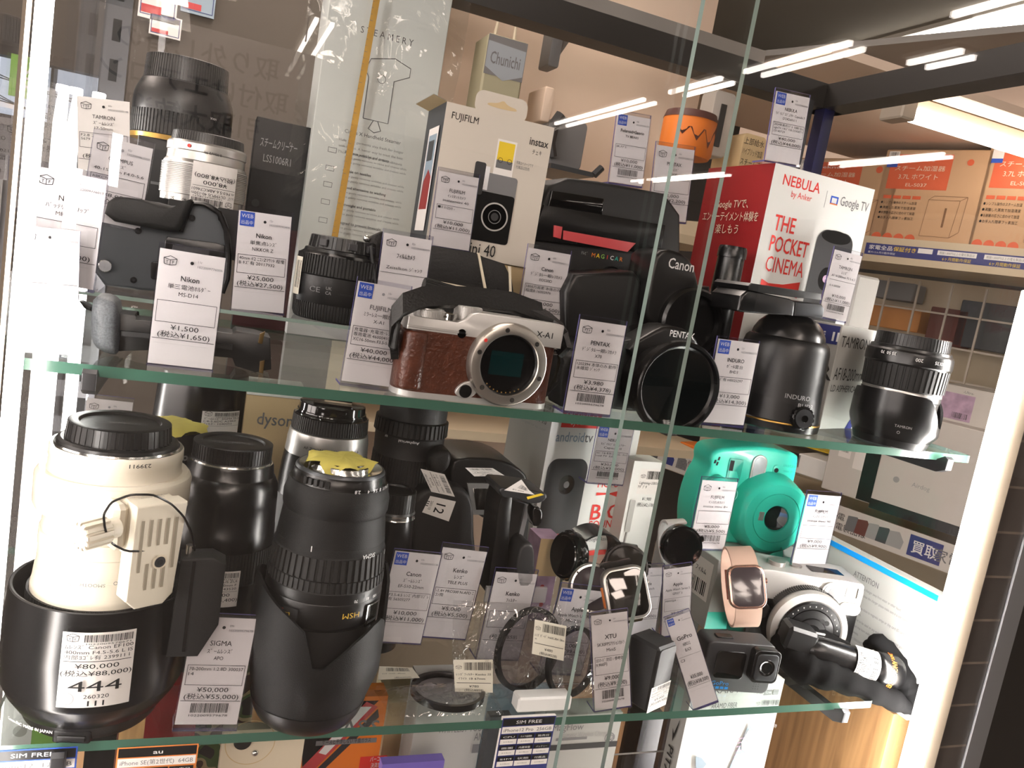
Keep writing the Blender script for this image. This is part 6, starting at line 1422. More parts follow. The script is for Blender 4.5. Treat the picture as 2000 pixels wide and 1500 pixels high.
b = MMB(); b.lathe([(14.3, 22.5), (13.4, 25), (1e-4, 25.6)], 'lens_glass', 48, M2); b.build('lens_window', o)
b = MMB(); b.box(6, 12, -26.2, -24.5, 38, 48, 'silver', bev=.5); b.build('mirror', o, label='tiny selfie mirror')
b = MMB(); b.prism(rrect(-1, 17, 70, 106, 9), -1.5, 2, 'satin_silver', bev=.6); b.prism(rrect(1, 15, 72, 104, 7), -2.2, -1.4, 'lens_window'); b.build('flash', o, label='silver flash window')
b = MMB(); b.prism(rrect(-29, -12, 74, 98, 1.5), -1, 1, 'teal_dark', bev=.4); b.rect(-28, 84, -23, 96, 'ink', FRONT(-1.1)); b.poly([(-26, 76), (-14, 76), (-18, 84), (-26, 84)], 'lacquer_teal', FRONT(-1.1)); b.build('viewfinder', o)
b = MMB(); b.prism(rrect(26, 34, 74, 97, 4), -.8, 1, 'lacquer_teal', bev=.3); b.disc(30, 91, 2.7, 'ink', FRONT(-.9)); b.disc(30, 81, 2.7, 'ink', FRONT(-.9)); b.build('sensor_plate', o)
b = MMB(); b.txt('instax', 46, 96, 6, 'teal_dark', FRONT(0), width=16); b.txt('mini 8+', 46, 90, 4, 'teal_dark', FRONT(0), width=13); b.lift = .25; b.ring(-24, 60, 7, .6, 'teal_dark', FRONT(-12.2)); b.build('lettering', o)
for q in ((-46, 92), (-43, 90), (-42, 96)):
    b = MMB(); b.prism([(q[0]-1, q[1]-2), (q[0]+1, q[1]-2), (q[0]+1.6, q[1]+2), (q[0]-.4, q[1]+2)], -.4, 1, 'ink'); b.build('speaker_slot', o)
b = MMB(); b.ribbon([(57, 20, 40), (60, 10, 15), (50, -10, -2+4), (36, -40, 3), (18, -50, 2.4), (14, -52, 1.2)], (0, 6, 14), 1.2, 'teal_strap'); b.ribbon([(14, -52, 1.6), (4, -58, 4), (12, -66, 3), (24, -60, 1)], (0, 5, 13), 1.2, 'teal_strap')
b.build('wrist_strap', o, label='dotted teal wrist strap')

# silver and black instant camera
P = az(1548, 1288, LOZ)
o = thing('instant_camera', 'silver and black retro instant camera with a large round lens dial', 'camera', P, radians(-18))
b = MMB(); b.prism(rrect(-56, 56, 0, 62, 5), 0, 48, 'black_satin', bev=2); b.build('leather_body', o)
b = MMB(); b.prism(smooth_poly([(-56, 60), (-57, 86), (-52, 91), (-10, 90), (52, 91), (57, 86), (56, 60), (0, 61)], 1), -1, 49, 'satin_silver', bev=2); b.build('top_plate', o)
b = MMB(); M3 = axis_y(0, 40); b.lathe([(41, -1), (41, 10), (40.5, 12)], 'black_satin', 96, M3, ribs=110, rd=.8); b.lathe([(40, 10), (40, 16), (39, 19), (33, 21), (31.5, 20)], 'satin_silver', 96, M3); b.build('lens_ring', o, label='silver ribbed lens ring')
b = MMB(); b.lathe([(32, 19.5), (30, 22), (24, 22), (23.4, 21), (23, 22.4), (15.5, 23), (15, 22), (14.5, 24), (9, 24.4), (8.5, 22), (1e-4, 22)], 'black_satin', 80, M3)
for k in range(22):
    a = radians(-40+k*13); b.box(27*cos(a)-.4, 27*cos(a)+.4, -22.5, -21.9, 40+27*sin(a)-.6, 40+27*sin(a)+.6, 'print_white')
b.build('lens_cover', o)
b = MMB(); b.disc(9, 53, 2.6, 'ink', FRONT(-22.8)); b.disc(14, 52, 2.6, 'ink', FRONT(-22.8)); b.build('sensor', o)
b = MMB(); b.cyl((21, -1, 78), (21, -4, 78), 9.5, 'silver', seg=40); b.cyl((21, -4, 78), (21, -4.6, 78), 7.5, 'satin_silver', seg=40); b.disc(22, 77, 4, 'ink_grey', FRONT(-4.7), rv=5.5); b.build('shutter_knob', o)
b = MMB(); b.box(38, 50, -1.8, 2, 74, 85, 'screen_black', bev=.6); b.frame(37.5, 73.5, 50.5, 85.5, .8, 'mid_grey', FRONT(-1.6)); b.build('viewfinder', o)
b = MMB(); b.prism(rrect(33, 56, 56, 69, 6.5), -3, 2, 'satin_silver', bev=.6); b.prism(rrect(34.5, 54.5, 57.5, 67.5, 5), -3.6, -2.8, 'lens_window'); b.rect(46, 59, 52, 66, 'ink_grey', FRONT(-3.7)); b.build('flash', o, label='clear oval flash')
b = MMB(); b.lift = .3; W = FRONT(0); b.txt('instax', 51, 18, 7, 'print_white', lambda u, v, n: W(49+(v-18), 18-(u-51), n), width=18, bold=.03); b.build('lettering', o)
b = MMB(); b.cyl((-30, 20, 90), (-30, 20, 95), 9, 'silver', seg=36); b.cyl((-8, 22, 90), (-8, 22, 92), 6, 'chrome'); b.box(6, 40, 14, 30, 90, 91, 'smoke_glass'); b.build('top_controls', o)
b = MMB(); b.cyl((-46, 0, 50), (-46, -8, 50), 8, 'black_plastic'); b.build('side_button', o)

# watches -----------------------------------------------------------
def watch(name, label, px, py, y, yaw, lean, roll, shape, w, h, t, case_m, face_m, band_m, band_w, loop=(30, 44), deco=None, band_from=0.0, extra=None):
    """w x h case, t thick in mm, face looking to -y; band loops behind it"""
    c = ay(px, py, y); o = thing(name, label, 'watch', c)
    o.rotation_euler = (Matrix.Rotation(radians(yaw), 3, 'Z') @ Matrix.Rotation(radians(-lean), 3, 'X') @ Matrix.Rotation(radians(roll), 3, 'Y')).to_euler()
    b = MMB()
    if shape == 'round': b.lathe([(w/2*.92, 0), (w/2, t*.2), (w/2, t*.75), (w/2*.94, t), (w/2*.86, t)], case_m, 64, axis_y(0, 0, t/2), cap0=True)
    else: b.prism(rrect(-w/2, w/2, -h/2, h/2, w*.26, 8), -t/2, t/2, case_m, bev=t*.18)
    b.build('case', o)
    b = MMB()
    if shape == 'round': b.lathe([(w/2*.86, t*.96), (w/2*.8, t*1.05), (1e-4, t*1.1)], face_m, 64, axis_y(0, 0, t/2))
    else: b.prism(rrect(-w/2*.86, w/2*.86, -h/2*.88, h/2*.88, w*.2, 8), -t/2-.9, -t/2+1, face_m, bev=.6)
    b.build('screen', o)
    n = 40; ry, rz = loop; pts = []; a0 = math.degrees(math.asin(min(.97, h*.93/rz)))
    for k in range(n+1):
        a = radians(a0+(360-2*a0)*k/n); pts.append((0, ry*.62-ry*.62*cos(a)*1.25, rz/2*sin(a)*1.0))
    b = MMB(); b.ribbon(pts, (band_w, 0, 0), 2.2, band_m); b.build('band', o)
    b = MMB(); b.cyl((w/2-1, 0, h*.12), (w/2+2, 0, h*.12), 3, case_m); b.build('crown', o)
    if deco: deco(o)
    return o
def dec_big(o):
    b = MMB(); b.lathe([(24, 6), (24, 9), (20, 10), (19, 8)], 'black_gloss', 60, axis_y(0, 0, 6), ribs=16, rd=.8); b.build('bezel', o)
    b = MMB(); b.rect(-8, 4, 4, 12, 'hex_blue', FRONT(-6)); b.txt('12:58', -2, -4, 6, 'print_white', FRONT(-6)); b.build('dial_print', o)
watch('sports_watch', 'chunky black sports watch turned sideways before the white carton', 1112, 1085, .135, -80, 5, 4, 'round', 46, 46, 14, 'black_gloss', 'screen_black', 'black_satin', 24, (40, 58), dec_big)
def dec_sil(o):
    b = MMB(); b.lathe([(22.5, 5), (23.5, 7), (22, 9.5), (18.5, 10), (18, 8.6)], 'silver', 72, axis_y(0, 0, 5.5)); b.lathe([(18, 8.8), (1e-4, 8.9)], 'mid_grey', 48, axis_y(0, 0, 5.5))
    for a in (60, 180, 300): b.ball((20.5*sin(radians(a)), -4.4, 20.5*cos(radians(a))), 1.2, 'ink', 8)
    b.build('bezel', o, label='silver bezel')
watch('wrist_watch', 'round watch with a broad silver bezel, price card in front', 1158, 1150, .095, -18, 28, 6, 'round', 46, 46, 10, 'silver', 'screen_grey', 'black_satin', 22, (30, 50), dec_sil)
watch('smart_watch', 'round all black smart watch lying back behind the square watch', 1222, 1106, .12, -22, 30, 0, 'round', 44, 44, 10, 'black_satin', 'screen_black', 'rubber', 22, (30, 50))
watch('smart_watch', 'domed black smart watch on a white band beside the film carton', 1330, 1066, .115, -12, 12, -10, 'round', 42, 44, 12, 'black_gloss', 'screen_black', 'white_plastic', 20, (26, 46))
watch('smart_watch', 'rounded square black smart watch in a titanium frame, behind the 9,000 yen card', 1222, 1158, .06, -18, 20, -18, 'sq', 40, 46, 13, 'silver', 'screen_black', 'black_satin', 26, (30, 54), lambda o: MMB().box(-21.4, -19.5, -2.2, 2.2, -10, 8, 'orange', bev=.5).build('action_button', o, label='orange action button'))
def dec_rose(o):
    b = MMB(); b.ribbon([(-9, 30, 16), (-9, 31, 2), (-9, 29, -12)], (10, 0, 0), 2, 'rose_gold'); b.cyl((-9, 28, -8), (-9, 26, -8), 4, 'chrome'); b.build('clasp', o)
watch('smart_watch', 'rose gold smart watch with a blush pink band before the silver camera', 1458, 1146, .055, -30, 20, -14, 'sq', 34, 40, 10.5, 'rose_gold', 'screen_grey', 'blush_band', 24, (50, 74), dec_rose)
b = MMB(); P = ay(1405, 1160, .075); o = thing('watch_stand', 'clear acrylic watch rest under the rose gold watch', 'display stand', (P.x, .075, LOZ))
b.prism([(-14, 0), (34, 0), (34, 3), (14, 3), (10, 26), (6, 26), (8, 3), (-14, 3)], -14, 14, 'acrylic', bev=0); b.build('bracket', o, smooth=False)

# action cameras ----------------------------------------------------
P = az(1432, 1352, LOZ)
o = thing('action_camera', 'dark grey action camera with small front screen and square lens port', 'action camera', P, radians(-10))
b = MMB(); b.prism(rrect(-34, 34, 0, 47, 6), 0, 26, 'dark_grey', bev=2); b.build('housing', o)
b = MMB(); b.prism(rrect(-24, 5, 13, 39, 4), -1, 2, 'screen_black', bev=.6); b.build('front_screen', o)
b = MMB(); b.prism(rrect(8, 34, 15, 46, 5), -9, 2, 'black_satin', bev=1); b.prism(rrect(10.5, 31.5, 18, 43, 4), -10, -8.5, 'gunmetal', bev=.6); b.lathe([(8, 0), (7.5, 1), (5.5, .4), (5, 0)], 'black_gloss', 40, axis_y(21, 30.5, -9.6)); b.lathe([(5.2, .3), (1e-4, .9)], 'lens_glass', 32, axis_y(21, 30.5, -9.7)); b.build('lens_port', o)
b = MMB(); W = FRONT(0); b.lift = .3; b.txt('GoPro', -15, 6.2, 5.5, 'sky_blue', W, width=17)
for k in range(4): b.rect(-23+k*4.4, 2.6, -19.6+k*4.4, 5, 'sky_blue', W)
for i in range(3):
    for j in range(3): b.disc(18+i*2.4, 5+j*2.4, .5, 'ink', W, 8)
b.build('logo_print', o)
b = MMB(); b.box(-22, -6, 8, 16, 46.6, 48.2, 'black_satin', bev=.5); b.build('shutter_button', o)
P = az(1262, 1393, LOZ)
o = thing('action_camera', 'small upright black action camera with a white sticker on its foot', 'action camera', P, radians(24))
b = MMB(); b.box(0, 27, 0, 30, 0, 57, 'black_matte', bev=2.2); b.build('housing', o)
b = MMB(); b.prism(rrect(2, 25.5, 16, 55, 3), -.8, 1, 'black_matte', bev=.4); b.build('front_glass', o)
b = MMB(); b.lift = .6; sticker(b, -1, .5, 27, 23, FRONT(-.4), lines=['5K30FPSｱｸｼｮﾝｶﾒﾗ XTU', 'Mini5 SDｶｰﾄﾞ対応 -'], price='9,000', tax='9,900'); b.build('price_sticker', o, smooth=False)

# angle finder in its black pouch ---------------------------------
B0 = az(1560, 1300, LOZ)
o = thing('angle_finder', 'black angle finder with orange lettering and a white barcode sticker, in a pouch', 'viewfinder attachment', (B0.x, B0.y, LOZ))
A, B = yl(o, 1575, 1262, .045), yl(o, 1752, 1318, .012); ax = (B-A).normalized(); L = (B-A).length
q = ax.to_track_quat('Z', 'Y').to_matrix().to_4x4(); T = Matrix.Translation(A) @ q
b = MB(); R_ = .0165; b.lathe([(1e-4, 0), (.010, 0), (.012, .003), (.0135, .015), (.0135, L*.45), (.0145, L*.5), (.0145, L*.72), (R_, L*.74), (R_+.001, L*.78), (R_+.001, L*.94), (R_, L*.965), (R_*.9, L), (R_*.8, L), (R_*.78, L-.004), (1e-4, L-.004)], 'black_satin', 64, T); b.build('barrel', o)
vd = (CAM-(o.location+A.lerp(B, .8))).normalized(); e1 = (vd-ax*vd.dot(ax)).normalized(); e2 = ax.cross(e1)
def CW(r): return lambda u, v, n: A+ax*v+(e1*cos(u/r)+e2*sin(u/r))*(r+n)
b = MB(); b.lift = .0003; Wc = CW(R_+.001); b.txt('Canon ANGLE FINDER C', -.002, 0, .0075, 'orange', lambda u, v, n: Wc(u, L*.83+v, n), width=.046, bold=.03); b.build('lettering', o, smooth=False, label='orange lettering')
b = MB(); b.lift = .0006; Wc2 = CW(.0155)
b.rect(-.019, L*.47, .021, L*.72, 'paper', Wc2, 10); Wq = lambda u, v, n: Wc2(u, v, n)
b.bars(-.012, .018, L*.64, L*.70, 'ink', Wq, 40); b.txt('ｶﾒﾗ用品一般部品 Canon A', 0, L*.605, .0042, 'ink', Wq, width=.032); b.txt('GLE FINDER B', -.004, L*.575, .0042, 'ink', Wq, width=.022); b.rect(-.018, L*.56, .02, L*.563, 'ink', Wq, 6); b.txt('¥2,000', 0, L*.52, .0055, 'ink', Wq, width=.014); b.txt('(税込¥2,200)', 0, L*.48, .0055, 'ink', Wq, width=.024); b.build('price_sticker', o, smooth=False)
b = MB(); E_ = yl(o, 1560, 1245, .05); b.box(-.012, .014, -.012, .012, -.016, .014, 'black_plastic', M=Matrix.Translation(E_) @ q, bev=.003); b.cyl(yl(o, 1566, 1232, .05), yl(o, 1610, 1240, .045), .0016, 'chrome'); b.build('eyepiece', o)
pch = thing('pouch', 'crumpled black velvet pouch hanging open over the shelf end', 'pouch', (B0.x, B0.y, LOZ))
def fl(pts, rr, flat, n=5):
    P_ = [yl(pch, *p) for p in pts]; out = []; ro = []
    for i in range(len(P_)-1):
        for t in range(n):
            f = t/n; g = f*f*(3-2*f)*.5+f*.5; out.append(P_[i].lerp(P_[i+1], f)); ro.append((rr[i]+(rr[i+1]-rr[i])*f)*(1+.10*sin(i*9+t*2.3)))
    out.append(P_[-1]); ro.append(rr[-1]); out = [out[0]]+[(out[i-1]+out[i]*2+out[i+1])/4 for i in range(1, len(out)-1)]+[out[-1]]
    return out, ro
b = MB(); pts, ro = fl([(1530, 1225, .07), (1533, 1262, .06), (1562, 1296, .045), (1620, 1316, .03), (1690, 1344, .012), (1755, 1372, -.003), (1783, 1390, -.010)], [.006, .016, .019, .015, .0115, .0095, .004], 1)
b.tube(pts, ro, 'velvet', 14); b.build('lower_flap', pch, ang=70)
b = MB(); pts, ro = fl([(1690, 1262, .045), (1716, 1252, .035), (1745, 1290, .025), (1772, 1335, .008), (1786, 1366, -.002), (1784, 1388, -.010)], [.004, .009, .012, .0125, .011, .004], 1)
b.tube(pts, ro, 'velvet', 14); b.build('upper_flap', pch, ang=70)
b = MB(); pts, ro = fl([(1535, 1222, .075), (1575, 1240, .06), (1640, 1270, .045), (1668, 1290, .038)], [.005, .013, .012, .007], 1); b.tube(pts, ro, 'velvet', 12); b.build('side_fold', pch, ang=70)

# carton lying on its edge along the case side
X_ = .672
o = thing('charger_carton', 'grey charger carton with a bright blue edge, printed with safety notes', 'box', (X_, .12, -.2615))
y0, y1, zt = -.002-.12, .25-.12, .1285
b = MB(); b.lift = .0002; b.box(0, .016, y0, y1, 0, zt, 'grey_card', bev=.0005); W = lambda u, v, n: Vector((-n, -u, v))
b.rect(-y1, zt-.006, -y0, zt, 'sky_blue', W); ua = -(.1-.12)
b.txt('ATTENTION', ua, zt-.024, .0085, 'ink_grey', W, 'l', width=.034, bold=.02)
for k, t in enumerate(('• Please keep the charger away from water or other liquid.', '• If you need to clean the charger please make sure it is not connected with', '  supply.', '• Do not place too close to magnetic stripe or chip card (ID card, bank card, etc.)', '  magnetic failure.', '• This item is not to be used on any mobile device with metal plates, as it will', '  enhance heat that may burn and/or damage the device.', 'Designed Requirements', 'Qi-Wireless power: 15W/10W/7.5W', 'Input: 9V-2A, 5V-3A', 'Made in China')):
    b.txt(t, ua, zt-.033-.0068*k, .0042, 'ink_grey', W, 'l', width=.0016*len(t)*.72)
b.txt('Qi', ua, .008, .011, 'ink_grey', W, 'l', bold=.02); b.txt('FCC', ua+.014, .008, .011, 'ink_grey', W, 'l', bold=.02); b.txt('CE', ua+.04, .008, .011, 'ink_grey', W, 'l'); b.bars(-y0-.05, -y0-.015, .004, .026, 'ink_grey', W, 26)
b.frame(-y1+.02, .02, -y1+.055, zt-.02, .0008, 'ink_light', W); b.build('carton_body', o)

# filters in clear bags -------------------------------------------
def pillow(o, name, q, y, th, seed, m='bag_film', n=12, y2=None):
    rnd = random.Random(seed); b = MB(); p = [yl(o, *c, (y if i in (0, 1) or y2 is None else y2)) for i, c in enumerate(q)]; vs = []; fs = []
    for s in (-1, 1):
        for j in range(n+1):
            for i in range(n+1):
                u, v = i/n, j/n; r = p[3].lerp(p[2], u).lerp(p[0].lerp(p[1], u), v); e = (u*(1-u)*v*(1-v)*16)**.5
                vs.append(r+Vector((0, s*th*e*(.55+.9*rnd.random()), rnd.uniform(-.0006, .0006)*e)))
    K = (n+1)*(n+1)
    for s in (0, 1):
        for j in range(n):
            for i in range(n): a = s*K+j*(n+1)+i; fs.append((a, a+1, a+n+2, a+n+1))
    b.add(vs, fs, m); return b.build(name, o, ang=60)
def ring_filter(o, c, r, M, t=.005, glass='filter_glass'):
    b = MB(); b.lathe([(r*.88, 0), (r, 0), (r, t), (r*.97, t), (r*.9, t), (r*.88, t*.7), (r*.88, 0)], 'black_satin', 72, M); b.build('ring', o)
    b = MB(); b.lathe([(r*.885, t*.5), (1e-4, t*.5)], glass, 48, M); b.build('filter_glass', o)
Rz = lambda d: Matrix.Rotation(radians(d), 4, 'Z'); Rx = lambda d: Matrix.Rotation(radians(d), 4, 'X')
P = az(1015, 1356, LOZ)
o = thing('lens_filter', 'big round pinkish lens filter standing in a clear plastic bag', 'lens filter', (P.x, P.y, LOZ)); c = yl(o, 1028, 1266, P.y+.006)
ring_filter(o, c, .0345, Matrix.Translation(c) @ Rz(19) @ Rx(82)); pillow(o, 'plastic_bag', [(885, 1172), (1096, 1182), (1100, 1362), (882, 1368)], P.y+.004, .010, 4)
px_quad(o, 'price_sticker', [(885, 1288), (962, 1287), (962, 1352), (888, 1350)], P.y-.007, lambda b, W: (logo(b, .05, .72, .15, W), b.bars(.26, .95, .68, .92, 'ink', W, 40), b.txt('ﾚﾝｽﾞﾌｨﾙﾀｰ Kenko ｽｶ', .5, .52, .09, 'ink', W, width=.9), b.txt('ｲﾗｲﾄ 1B 67mm', .45, .39, .09, 'ink', W, width=.7), b.rect(.05, .28, .95, .295, 'ink', W), b.txt('¥780', .5, .15, .1, 'ink', W, width=.25), b.txt('(税込¥858)', .5, .03, .1, 'ink', W, width=.5)), 'paper_cream')
P = az(1120, 1362, LOZ)
o = thing('lens_filter', 'smaller round lens filter standing in a bag, overlapped by the door edge', 'lens filter', (P.x, P.y, LOZ)); c = yl(o, 1114, 1290, P.y+.008)
ring_filter(o, c, .029, Matrix.Translation(c) @ Rz(19) @ Rx(80)); pillow(o, 'plastic_bag', [(1044, 1196), (1170, 1222), (1160, 1362), (1046, 1360)], P.y+.006, .008, 9)
px_quad(o, 'price_sticker', [(1044, 1209), (1106, 1222), (1100, 1290), (1038, 1276)], P.y-.004, lambda b, W: (logo(b, .05, .72, .15, W), b.bars(.26, .95, .7, .93, 'ink', W, 40), b.txt('ﾚﾝｽﾞｶﾞｰﾄﾞ HAKUBA 58m', .5, .54, .09, 'ink', W, width=.92), b.txt('m', .08, .44, .08, 'ink', W), b.rect(.05, .33, .95, .345, 'ink', W), b.txt('¥480', .5, .17, .11, 'ink', W, width=.26), b.txt('(税込¥528)', .5, .04, .1, 'ink', W, width=.55)), 'paper_cream')
P = az(868, 1368, LOZ)
o = thing('lens_filter', 'round lens filter lying flat in a clear bag near the shelf edge', 'lens filter', (P.x, P.y, LOZ))
ring_filter(o, None, .0295, Matrix.Translation((.003, .004, .003)) @ Rx(-4)); 
rnd = random.Random(12); b = MB(); n = 14; vs = []
cs = [az(730, 1350, LOZ)-o.location, az(960, 1345, LOZ)-o.location, az(985, 1398, LOZ)-o.location, az(765, 1402, LOZ)-o.location]
for j in range(n+1):
    for i in range(n+1):
        u, v = i/n, j/n; r = cs[3].lerp(cs[2], u).lerp(cs[0].lerp(cs[1], u), v); e = (u*(1-u)*v*(1-v)*16)**.5
        vs.append((r.x, r.y, .0008+e*(.009+.004*rnd.random())))
b.add(vs, [(j*(n+1)+i, j*(n+1)+i+1, (j+1)*(n+1)+i+1, (j+1)*(n+1)+i) for j in range(n) for i in range(n)], 'bag_film'); b.build('plastic_bag', o, ang=60)
b = MB(); p = [az(*q_, LOZ)-o.location+Vector((0, 0, .008)) for q_ in ((738, 1320), (802, 1322), (817, 1343), (735, 1347))]
W = lambda u, v, n_: p[3].lerp(p[2], u).lerp(p[0].lerp(p[1], u), v)+Vector((0, 0, n_)); b.rect(0, 0, 1, 1, 'paper_cream', W); b.bars(.2, .85, .62, .92, 'ink', W, 36); b.txt('ﾚﾝｽﾞﾌｨﾙﾀｰ 49mm', .4, .4, .12, 'ink', W, width=.6); b.txt('(税込¥528)', .6, .06, .12, 'ink', W, width=.4); b.build('price_sticker', o, smooth=False)
# white acrylic block with frosted back
P = az(1062, 1392, LOZ)
o = thing('card_stand', 'white acrylic card stand with a frosted back, in front of the bagged filter', 'display stand', (P.x, P.y, LOZ))
b = MB(); b.box(-.0235, .0235, 0, .014, .0003, .013, 'white_plastic', bev=.0015); b.build('base', o); b = MB(); b.box(-.030, .028, .088, .0905, .0003, .052, 'acrylic'); b.box(-.030, .028, .0875, .091, .052, .066, 'frosted'); b.box(-.0235, .0235, .014, .09, .0003, .002, 'acrylic'); b.build('back_plate', o)
# price tray in clear acrylic on the shelf

# ================================================================== goods under the lower shelf
BZ = ZB+.0005
def lowbox(name, label, px0, px1, top, y, dep, m, yaw=0, left_m=None, top_m=None, deco=None, cat='box', part='carton_body'):
    """goods standing on the floor of the case: front edges at two pixel columns along row 'top'"""
    A, B = ay(px0, top, y), ay(px1, top, y); Wd = B.x-A.x; zt = (A.z+B.z)/2; H = zt-BZ
    o = thing(name, label, cat, (A.x, y, BZ), radians(yaw)); b = MB(); b.lift = .0002
    b.box(0, Wd, 0, dep, 0, H, m, mf={k: v for k, v in (('left', left_m), ('top', top_m)) if v})
    if deco: deco(b, Wd, H, lambda u, v, n: Vector((u, -n, v)), lambda px, py: (ay(px, py, y).x-A.x, ay(px, py, y).z-BZ), dep)
    b.build(part, o, smooth=False); return o
def spec(title, model, frame):
    def f(b, w, h, W, Q, d):
        b.rect(0, 0, w, h, frame, W); t = w*.018
        b.rect(t, h-w*.15, w-t, h-t, 'black_plastic', W); b.txt(title, w*.5, h-w*.115, w*.085, 'print_white', W, width=w*.075*len(title)*.8, bold=.03)
        b.rect(t, h-w*.29, w-t, h-w*.165, 'paper', W); b.txt(model, w*.5, h-w*.26, w*.085, 'ink_grey', W, width=w*.9, bold=.01)
        for r in range(3):
            y1 = h-w*(.31+.2*r)
            for c, tt in enumerate((('CPU', 'カメラ画素数', '発売日'), ('画面', '内蔵容量', 'バッテリー'), ('SIM', '状態', '付属品'))[r]):
                x0 = t+(w-2*t)*c/3; x1 = x0+(w-2*t)/3-t
                b.rect(x0, y1-w*.08, x1, y1, 'black_plastic', W); b.txt(tt, (x0+x1)/2, y1-w*.06, w*.042, 'print_white', W, width=(x1-x0)*.7); b.rect(x0, y1-w*.18, x1, y1-w*.085, 'paper', W); b.txt('A14 Bionic', (x0+x1)/2, y1-w*.145, w*.035, 'ink_grey', W, width=(x1-x0)*.6)
    return f
lowbox('spec_card', 'blue framed phone specification card lying lowest beside the light strip', -25, 152, 1462, .0, .003, 'paper', deco=spec('SIM FREE', 'iPhone12  128GB', 'print_blue'), cat='price card', part='card_sheet')
lowbox('spec_card', 'orange framed phone specification card under the tall black lens hood', 230, 388, 1456, .0, .003, 'paper', deco=spec('au', 'iPhone SE(第2世代)  64GB', 'orange_frame'), cat='price card', part='card_sheet')
lowbox('spec_card', 'blue framed phone specification card before the grey wireless charger carton', 983, 1086, 1400, .0, .003, 'paper', deco=spec('SIM FREE', 'iPhone12 Pro  256GB', 'blue_deep'), cat='price card', part='card_sheet')
lowbox('phone_carton', 'pale green phone carton seen through the lower shelf beside the light strip', 12, 130, 1330, .10, .03, 'green_label', deco=lambda b, w, h, W, Q, d: (b.rect(0, h*.8, w*.5, h, 'print_white', W), b.disc(w*.3, h*.87, w*.12, 'grey_card', W)))
lowbox('phone_carton', 'dark navy phone carton behind the orange framed card', 168, 228, 1440, .04, .03, 'black_satin')
lowbox('red_carton', 'plain crimson carton under the lower shelf', 292, 392, 1338, .075, .06, 'red_box')
def camo(b, w, h, W, Q, d): b.txt('A BATHING', w*.5, h*.36, w*.14, 'print_white', W, width=w*.6, bold=.03)
lowbox('patterned_carton', 'carton covered in green camouflage pattern', 384, 505, 1300, .095, .06, 'camouflage', deco=camo)
o = lowbox('phone', 'cream phone showing a round camera ring with dark and silver lenses', 437, 598, 1424, .03, .009, 'cream', cat='phone', part='phone_body')
Q = lambda px, py, y=.03: ay(px, py, y)-o.location
c = Q(489, 1450); b = MB(); b.lift = .0002; W = FRONT(0); b.ring(c.x, c.z, .0175, .0007, 'kraft_beige', W, 60); b.build('camera_ring', o)
c = Q(474, 1447); b = MB(); b.cyl(c, c+Vector((0, -.0016, 0)), .0062, 'black_gloss'); b.build('camera_lens', o)
c = Q(498, 1470); b = MB(); b.ball(c, .0026, 'chrome', 14); b.build('camera_flash', o)
def glassf(b, w, h, W, Q, d):
    P = lambda *a: Q(*a)
    b.poly([P(590, 1380), P(660, 1370), P(740, 1368), P(600, 1500), P(590, 1520)], 'black_satin', W)
    b.poly([P(716, 1370), P(738, 1380), P(606, 1510), P(588, 1500)], 'red_line', W); b.poly([P(700, 1380), P(726, 1380), P(636, 1474), P(622, 1470)], 'print_white', W); b.poly([P(738, 1384), P(740, 1400), P(630, 1505), P(612, 1508)], 'dark_grey', W)
    for i, (t, px) in enumerate(zip('GLASS', (640, 660, 680, 705, 730))): u, v = P(px, 1432); b.txt(t, u, v, .017, 'mid_grey', W, bold=.02)
    u0, v0 = P(616, 1456); u1, v1 = P(736, 1440); b.rect(u0, v0, u1, v1, 'mid_grey', W); b.txt('ケースと干渉しない 平面ガラス', (u0+u1)/2, v0+.001, .0045, 'ink', W, width=(u1-u0)*.8)
    u0, v0 = P(700, 1502); u1, v1 = P(756, 1474); b.rect(u0, v0, u1, v1, 'red_print', W); b.txt('バーコード', (u0+u1)/2+.004, (v0+v1)/2+.001, .005, 'print_white', W, width=(u1-u0)*.6); b.txt('決済対応', (u0+u1)/2+.004, v0+.001, .005, 'print_white', W, width=(u1-u0)*.5)
lowbox('screen_protector_carton', 'black and orange screen protector carton with diagonal stripes', 590, 758, 1362, .06, .02, 'orange', deco=glassf)
lowbox('carton', 'plain cream carton between the orange and grey cartons', 760, 822, 1372, .10, .05, 'kraft_beige')
lowbox('phone', 'lilac phone whose rounded top edge just shows at the lower border', 748, 868, 1489, .01, .009, 'purple', cat='phone', part='phone_body')
def your(b, w, h, W, Q, d):
    u, v = Q(855, 1432); b.txt('WHITELIST YOUR PHONE', u, v, .009, 'ink_grey', W, 'l', width=.06); u, v = Q(925, 1446); b.txt('ANYWHERE', u, v, .010, 'ink_grey', W, 'l', width=.03, bold=.02); u0, v0 = Q(922, 1462); u1, v1 = Q(955, 1448); b.rect(u0, v0-.004, w, v0+.004, 'mid_grey', W)
lowbox('case_carton', 'light grey phone case carton with slim capital lettering', 824, 958, 1335, .05, .03, 'grey_card', deco=your)
lowbox('phone', 'dark navy phone standing behind the blue framed card', 958, 1000, 1400, .03, .009, 'slate', cat='phone', part='phone_body')
o = lowbox('phone', 'pale blue phone with a dark camera square, seen through the lower shelf', 950, 1075, 1345, .075, .009, 'hex_blue', cat='phone', part='phone_body')
